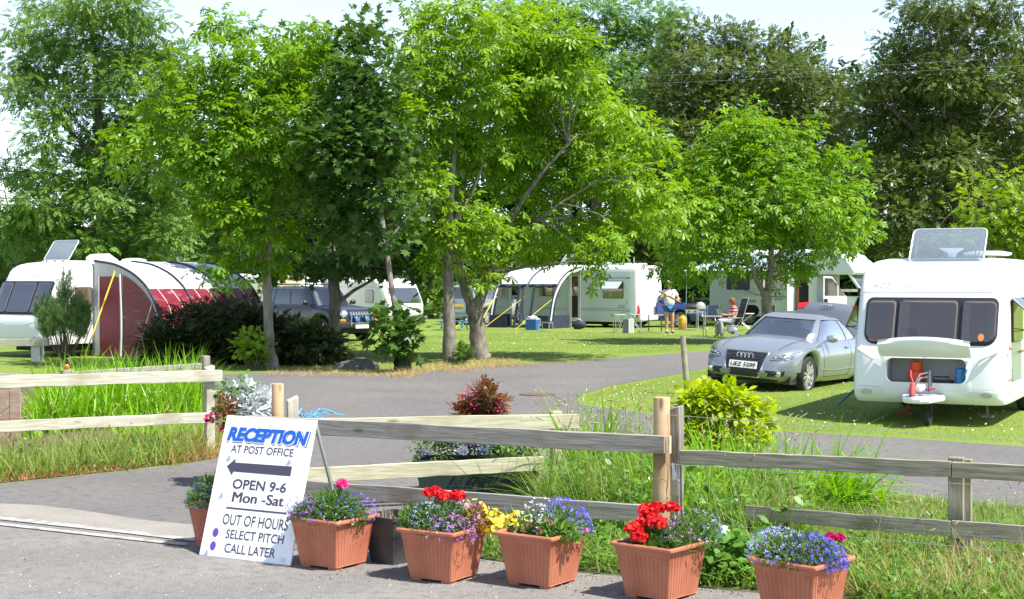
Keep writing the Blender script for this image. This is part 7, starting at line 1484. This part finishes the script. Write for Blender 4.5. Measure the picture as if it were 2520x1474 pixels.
G_ = {'lawn': leafmat('lawn blade', (.10,.17,.018), (.23,.30,.05), .3, .6, (.36,.32,.12)), 'iris': leafmat('iris blade', (.12,.29,.008), (.26,.50,.022), .42, .35), 'weed': leafmat('weed blade', (.10,.21,.022), (.25,.37,.06), .4, .5, (.46,.43,.17)), 'straw': leafmat('dry straw', (.30,.22,.09), (.52,.40,.20), .25, .7), 'rust': leafmat('rusty dry grass', (.32,.16,.055), (.55,.34,.14), .2, .7), 'seed': leafmat('seed head', (.36,.30,.15), (.60,.49,.29), .3, .7), 'lush': leafmat('lush leaf', (.06,.17,.015), (.15,.31,.04), .35, .35)}
PEN = [(1425,985),(1500,955),(1640,930),(1760,906),(2000,884),(2500,870),(2560,1098),(2200,1072),(1880,1055),(1700,1031),(1540,1006),(1440,994)]
grassobj('lawn_grass', blades(scatter(PEN, 60000), .025, .055, .004, .5, (0,1,2)), G_['lawn'])
FARL = [(560,912),(700,908),(1000,912),(1100,900),(1250,890),(1450,879),(1640,866),(1760,856),(1800,826),(1300,815),(1000,830),(560,880)]
grassobj('lawn_grass', blades(scatter(FARL, 40000), .03, .06, .006, .5, (0,1,2)), G_['lawn'])
VER = [(1940,1260),(2110,1214),(2300,1232),(2560,1254),(2640,1560),(2130,1500),(2000,1400)]
grassobj('verge_grass', blades(scatter(VER, 14000), .05, .16, .005, .5, (0,1,2)), G_['weed'])
dz = np.concatenate([scatter(PEN, 420), scatter(FARL, 420)]); n = len(dz)
V, L, Z, Q = inst(disc6, np.concatenate([dz, RNG.uniform(.03,.06,(n,1))], 1), frames(RNG.normal(0,1,(n,3)), np.array([0,-.3,1.])+RNG.normal(0,.3,(n,3))), RNG.uniform(.008,.016,n), RNG.random(n)); tag(npmesh('daisies', V, L, Z, FC['white'], None, Q), kind='stuff')
# dry edging under the trees
for P_, n, h0, h1, mt in (([(990,926),(1010,905),(1090,893),(1200,884),(1290,890),(1250,901),(1100,914)], 5200, .06, .20, 'straw'), ([(640,926),(700,905),(900,900),(1000,905),(1000,928),(850,928)], 3600, .05, .18, 'straw'), ([(950,930),(1010,905),(1040,915),(1020,930)], 900, .1, .3, 'straw'), ([(1100,915),(1250,900),(1450,888),(1450,892),(1250,905),(1110,921)], 1800, .03, .08, 'rust')):
    grassobj('dry_grass', blades(scatter(P_, n), h0, h1, .006, .8, (1,2,3)), G_[mt])
rk = thing('rock', 'low grey mound stone with white flecks on the verge between the trunks', 'rock', W(875,909)); m = MB(); m.ball((0,0,.0),(.50,.34,.24),18); m.v = [(x*(1+.12*math.sin(7*y+3*z)), y*(1+.1*math.sin(5*x)), z*(1+.15*math.sin(6*x+4*y))) for x,y,z in m.v]
m.build('stone', layered('flecked stone', [(.085,.08,.078),(.13,.125,.12),(.70,.70,.69)], [5, 9], [(.4,.6,.8),(.70,.72,.9)], bump=.8, bscale=30), rk, smooth=70)
# left bed: iris leaves, dry fringe
BED = [(90,1075),(250,1060),(420,1045),(500,1030),(505,985),(300,985),(110,1010)]
ir = thing('iris_bed', 'dense clump of bright green sword shaped iris leaves behind the left fence', 'plants', W(300,1050)); o0 = np.array(ir.location)
def sword(name, parent, pxpoly, n, h0, h1, w_, lean, wind=(0,0), mat='iris', kinds=(0,1,2)):
    A = blades(scatter(pxpoly, n), h0, h1, w_, lean, kinds, 0, wind); V, L, Z, Q = joinarr(A); return npmesh(name, V-np.array(parent.location), L, Z, G_[mat], parent, Q)
sword('leaves', ir, BED, 2300, .6, 1.08, .026, .30, (.08,0)); sword('outer_leaves', ir, [(60,1090),(150,1060),(140,1000),(80,1020)], 200, .5, .85, .026, .5, (-.25,0), kinds=(1,2,3)); sword('low_leaves', ir, [(300,1130),(500,1110),(505,1050),(280,1070)], 420, .25, .55, .022, .45)
LB = [(-60,1200),(0,1188),(130,1175),(300,1157),(430,1143),(535,1126),(540,1085),(300,1105),(0,1130),(-60,1135)]
grassobj('tall_grass', blades(scatter(LB, 3000), .18, .55, .011, .4, (1,2,3)), G_['weed']); grassobj('dry_grass', blades(scatter([(-60,1200),(0,1189),(300,1158),(540,1126),(540,1105),(300,1135),(0,1165),(-60,1175)], 5000), .04, .19, .006, .9, (1,2,3)), G_['rust']); grassobj('dry_grass', blades(scatter(LB, 800), .3, .62, .0032, .3, (1,2)), G_['straw'])
grassobj('dry_grass', blades(scatter([(420,1150),(545,1130),(545,1090),(440,1105)], 500), .25, .5, .004, .45, (1,2)), G_['rust'])
headT = ([(0,0,0),(.25,.10,0),(.6,.12,-.05),(1,0,-.25),(.6,-.12,-.05),(.25,-.10,0),(.4,0,.13),(.4,0,-.15)], [(0,1,6),(1,2,6),(2,3,6),(3,4,6),(4,5,6),(5,0,6),(1,0,7),(2,1,7),(3,2,7),(4,3,7),(5,4,7),(0,5,7)])
def seedstalks(pxpoly, n, h0, h1, hs=.09, lean=.15):
    p = scatter(pxpoly, n); h = RNG.uniform(h0,h1,n); D = unit(np.stack([RNG.normal(0,lean,n), RNG.normal(0,lean,n), np.ones(n)], -1)); B_ = np.concatenate([p, np.zeros((n,1))], 1)
    A = [inst(bladeT(3,.02,.5,.3), B_, frames(D, RNG.normal(0,1,(n,3))), np.stack([h, np.full(n,.0022), h], -1), RNG.random(n))]
    T_ = B_+D*h[:,None]*.97; hd_ = unit(D*.7+RNG.normal(0,.6,(n,3))); s_ = RNG.uniform(.7,1.4,n)*hs*.72
    A.append(inst(headT, T_, frames(hd_, np.array([0,0,1.])+RNG.normal(0,.2,(n,3))), np.stack([s_, s_*.5, s_*.5], -1), RNG.random(n))); return A
grassobj('seed_grass', seedstalks(LB, 70, .35, .75, .10), G_['seed'])
# weeds about the pots and the right fence
WZ = [(1190,1375),(1420,1407),(1563,1420),(1727,1446),(1900,1462),(1960,1330),(1900,1230),(1600,1215),(1340,1230),(1290,1300),(1200,1340)]
WB = [(1330,1300),(1600,1320),(1640,1230),(1600,1205),(1340,1215)]
WR = [(1680,1330),(1850,1380),(1990,1360),(1960,1240),(1700,1215)]
grassobj('tall_grass', blades(scatter(WZ, 5200), .12, .40, .010, .45, (1,2,3)), G_['weed']); grassobj('tall_grass', blades(scatter(WB, 2600), .35, .95, .008, .34, (1,2,3)), G_['weed']); grassobj('tall_grass', blades(scatter(WR, 1700), .3, .78, .010, .38, (1,2,3)), G_['weed'])
grassobj('seed_grass', seedstalks(WB, 170, .6, 1.08, .10)+seedstalks(WR, 130, .55, .95, .10)+seedstalks([(2120,1420),(2520,1440),(2560,1330),(2150,1300)], 60, .3, .55, .09), G_['seed'])
RB = [(2110,1490),(2330,1520),(2860,1600),(2860,1370),(2300,1320),(2080,1330)]
grassobj('tall_grass', blades(scatter(RB, 7200), .12, .40, .010, .45, (1,2,3)), G_['weed']); grassobj('dry_grass', blades(scatter([(2080,1470),(2250,1500),(2330,1420),(2200,1370),(2090,1390)], 800), .12, .35, .004, .9, (1,2,3)), G_['rust']); grassobj('dry_grass', blades(scatter([(2250,1500),(2640,1540),(2640,1420),(2330,1400)], 900), .2, .5, .0035, .35, (1,2)), G_['straw'])
grassobj('dry_grass', blades(scatter([(1200,1395),(1330,1405),(1330,1412),(1200,1402)], 160)*1.0, .02, .06, .003, .9, (1,2)), G_['rust'])
for P_, n, zt in ((WB, 1500, .62),(WR, 1300, .6),([(1350,1235),(1600,1225),(1600,1205),(1350,1215)], 500, .5)):
    p = scatter(P_, n); cl = np.sin(p[:,0]*7.3)*np.cos(p[:,1]*6.1); p = p[cl > -.25]; n = len(p); zz = RNG.uniform(.05,zt,n)*RNG.uniform(.4,1,n); V, L, Z, Q = inst(leafd, np.concatenate([p, zz[:,None]], 1), frames(unit(RNG.normal(0,1,(n,3))*np.array([1,1,.4])+np.array([0,0,-.2])), np.array([0,-.25,1.])+RNG.normal(0,.4,(n,3))), np.stack([RNG.uniform(.05,.10,n)]*3, -1)*np.array([1,.75,1]), RNG.random(n)); tag(npmesh('weeds', V, L, Z, G_['lush'], None, Q), kind='stuff')
for P_, n in ((RB, 2600),([(1190,1378),(1420,1407),(1727,1446),(1900,1462),(1960,1330),(1340,1290)], 1700),(LB, 700)):
    p = scatter(P_, n); zz = RNG.uniform(.02,.26,n)*RNG.uniform(.3,1,n); V, L, Z, Q = inst(leafd, np.concatenate([p, zz[:,None]], 1), frames(unit(RNG.normal(0,1,(n,3))*np.array([1,1,.4])), np.array([0,-.2,1.])+RNG.normal(0,.4,(n,3))), RNG.uniform(.03,.07,n), RNG.random(n)); tag(npmesh('weeds', V, L, Z, G_['lush'], None, Q), kind='stuff')
def clump(name, label, px, py, n, h0, h1, w_, lean, rad, mat='iris', kinds=(0,1,2), wind=(0,0)):
    c = W(px, py); t = thing(name, label, 'plant', c); xy = RNG.normal(0, rad, (n,2)); A = blades(xy, h0, h1, w_, lean, kinds, 0, wind); V, L, Z, Q = joinarr(A); npmesh('leaves', V, L, Z, G_[mat], t, Q); return t
clump('iris_plant', 'upright iris leaves rising above the right end of the pale fence', 1465, 1225, 90, .8, 1.28, .032, .2, .12); clump('iris_plant', 'iris leaves between the wooden posts and the lime green bush', 1760, 1240, 170, .55, 1.0, .030, .32, .22)
clump('iris_plant', 'iris leaves right behind the round larch post', 1690, 1290, 150, .55, .98, .030, .34, .18); clump('iris_plant', 'iris leaves just left of the round larch post', 1560, 1240, 100, .6, 1.0, .030, .36, .16, wind=(.15,0))
clump('day_lily', 'arching fountain of long lily leaves on the drive edge right of the weeds', 2050, 1240, 280, .5, 1.0, .022, .55, .16, kinds=(1,2,3), wind=(.25,0)); clump('iris_plant', 'iris leaves under the top rail beside the weeds', 1900, 1235, 130, .5, .85, .028, .36, .2)
# broad-leaved bindweed between the last two pots
t = thing('bindweed', 'glossy broad leaved bindweed between the two right hand planters', 'plant', W(1790,1425)); n = 520; P = np.stack([RNG.normal(0,.15,n), RNG.normal(.05,.12,n), RNG.uniform(.02,.30,n)], -1)
V, L, Z, Q = inst(leafd, P, frames(unit(RNG.normal(0,1,(n,3))*np.array([1,1,.3])+np.array([0,-.3,-.25])), np.array([0,-.35,1.])+RNG.normal(0,.35,(n,3))), np.stack([RNG.uniform(.05,.09,n)]*3, -1)*np.array([1,1.25,1]), RNG.random(n)); npmesh('leaves', V, L, Z, G_['lush'], t, Q)
t = thing('straw_bundle', 'bundle of dead straw hanging over the lower right rail', 'straw', W(1945,1350)); xy = RNG.normal(0,.025,(90,2)); A = blades(xy, .35, .62, .004, .10, (0,1), 0, (-.08,0)); V, L, Z, Q = joinarr(A); npmesh('stalks', V, L, Z, G_['straw'], t, Q)
p = np.concatenate([scatter([(720,1410),(1000,1400),(1200,1400),(1480,1440),(1560,1470),(1400,1470),(1100,1440),(760,1430)], 170), scatter([(1185,1382),(1420,1412),(1727,1452),(1868,1466),(1868,1474),(1400,1424),(1185,1392)], 160)]); n = len(p)
V, L, Z, Q = inst(leafd, np.concatenate([p, np.full((n,1),.014)], 1), frames(RNG.normal(0,1,(n,3))*np.array([1,1,.15]), np.array([0,0,1.])+RNG.normal(0,.3,(n,3))), RNG.uniform(.008,.024,n), RNG.random(n)); tag(npmesh('leaf_litter', V, L, Z, leafmat('litter', (.06,.04,.025), (.28,.17,.08), .1, .8), None, Q), kind='stuff')
# lime green hydrangea bush
LEAF['hyd'] = leafmat('hydrangea leaf', (.23,.37,.008), (.44,.53,.016), .45, .4, (.60,.54,.05))
shrub('hydrangea_bush', 'rounded lime yellow green hydrangea bush by the leaning stake', 13.6, [(1740,1000,50,36),(1795,998,52,36),(1840,1035,42,36),(1770,1045,72,42),(1708,1028,34,36),(1820,1080,52,28),(1740,1085,62,30),(1722,980,26,20),(1697,1065,30,28)], 'hyd', leafd, .085, .11, 24, 6.0, .35, 20, base=1775, droop=.3)
# silver ragwort, red begonia by the corner post
LEAF['silver'] = leafmat('silver leaf', (.42,.46,.45), (.62,.66,.65), .2, .7); LEAF['pieris'] = leafmat('red bronze leaf', (.10,.10,.02), (.24,.06,.03), .3, .4, (.42,.10,.05)); LEAF['fresh'] = leafmat('fresh green leaf', (.07,.17,.02), (.17,.30,.05), .35, .45)
bt = thing('barrel_planter', 'dark tub of silver ragwort and red begonias by the corner posts', 'planter', W(632,1190)); MB().lathe([(.24,0),(.30,.2),(.31,.42),(.28,.43),(.27,.38)], 22).build('tub', M('dark tub', (.06,.05,.045), .6), bt, smooth=40)
def plant(parent, bl, Y, leaf, tmpl, size, crad, per, name, depth=.25, dens=2.6, droop=.1):
    C, O, B = blobs_to_clusters(bl, Y, depth, dens, crad, .5); P, Rt, S_, Rn = crown_arrays(C, crad, per, size, .4, droop, (1,1,.8), O); V, L, Z, Q = inst(tmpl, P-np.array(parent.location), Rt, S_, Rn); return npmesh(name, V, L, Z, LEAF[leaf] if leaf in LEAF else FC[leaf], parent, Q)
Yb = bt.location.y
plant(bt, [(622,995,36,26),(594,980,30,22),(645,1004,20,22),(604,1014,32,24)], Yb, 'silver', beech_spray, .10, .08, 8, 'silver_foliage'); plant(bt, [(560,975,20,24),(590,950,26,12),(545,1010,14,20)], Yb-.1, 'fresh', leafd, .06, .07, 8, 'foliage')
plant(bt, [(553,1015,14,20),(560,1000,12,18)], Yb-.2, 'pieris', leafd, .06, .06, 8, 'bronze_foliage'); plant(bt, [(518,1028,9,8),(552,1045,8,10)], Yb-.25, 'magenta', disc6, .018, .045, 9, 'begonia_blossoms')
# trough with pieris and bedding behind the pale fence
tr = thing('trough_planter', 'long dark green trough of bedding flowers and a red tipped pieris behind the pale fence', 'planter', W(1175,1218), R(3)); m = MB(); loft(m, [[(x*k,y*k2,z) for x,y in ((-.56,-.2),(.56,-.2),(.56,.2),(-.56,.2))] for z,k,k2 in ((0,.9,.85),(.02,.9,.85),(.30,1,1),(.31,1.03,1.1),(.34,1.03,1.1),(.34,.97,.9),(.26,.95,.85))]); m.add([(-.5,-.17,.27),(.5,-.17,.27),(.5,.17,.27),(-.5,.17,.27)], [(0,1,2,3)]); m.build('trough', M('dark green trough', (.025,.045,.045), .5), tr)
Yt = tr.location.y
plant(tr, [(1190,980,28,22),(1212,990,22,18),(1168,1005,26,16),(1155,1025,28,18),(1205,968,18,14),(1180,1040,46,18)], Yt, 'pieris', beech_spray, .08, .07, 9, 'pieris_foliage'); plant(tr, [(1210,1000,24,20),(1110,1090,46,20),(1100,1070,36,18)], Yt+.1, 'green', leafd, .06, .08, 8, 'foliage')
plant(tr, [(1240,1090,40,24),(1280,1100,40,22),(1200,1100,40,20),(1300,1080,26,18)], Yt-.1, 'fresh', leafd, .045, .07, 11, 'bedding_foliage'); plant(tr, [(1080,1105,50,18),(1040,1110,36,14)], Yt-.1, 'hedge', leafd, .04, .07, 10, 'trailing_foliage')
plant(tr, [(1150,1100,40,16),(1085,1108,46,14)], Yt-.22, 'white', lob, .009, .05, 3, 'white_blossoms'); plant(tr, [(1180,1100,30,16),(1035,1112,20,10),(1120,1108,30,12)], Yt-.24, 'blue', lob, .012, .05, 6, 'blue_blossoms'); plant(tr, [(1160,985,40,26),(1225,1000,20,20)], Yt-.15, 'magenta', disc6, .009, .05, 3, 'pink_blossoms')
m = MB(); [m.tube(limb((.0+random.uniform(-.1,.1),0,.27),(random.uniform(-.2,.25),0,.75),.1,5),[.012,.01,.008,.006,.004],5) for i in range(9)]; m.build('stems', bark_dark, tr)
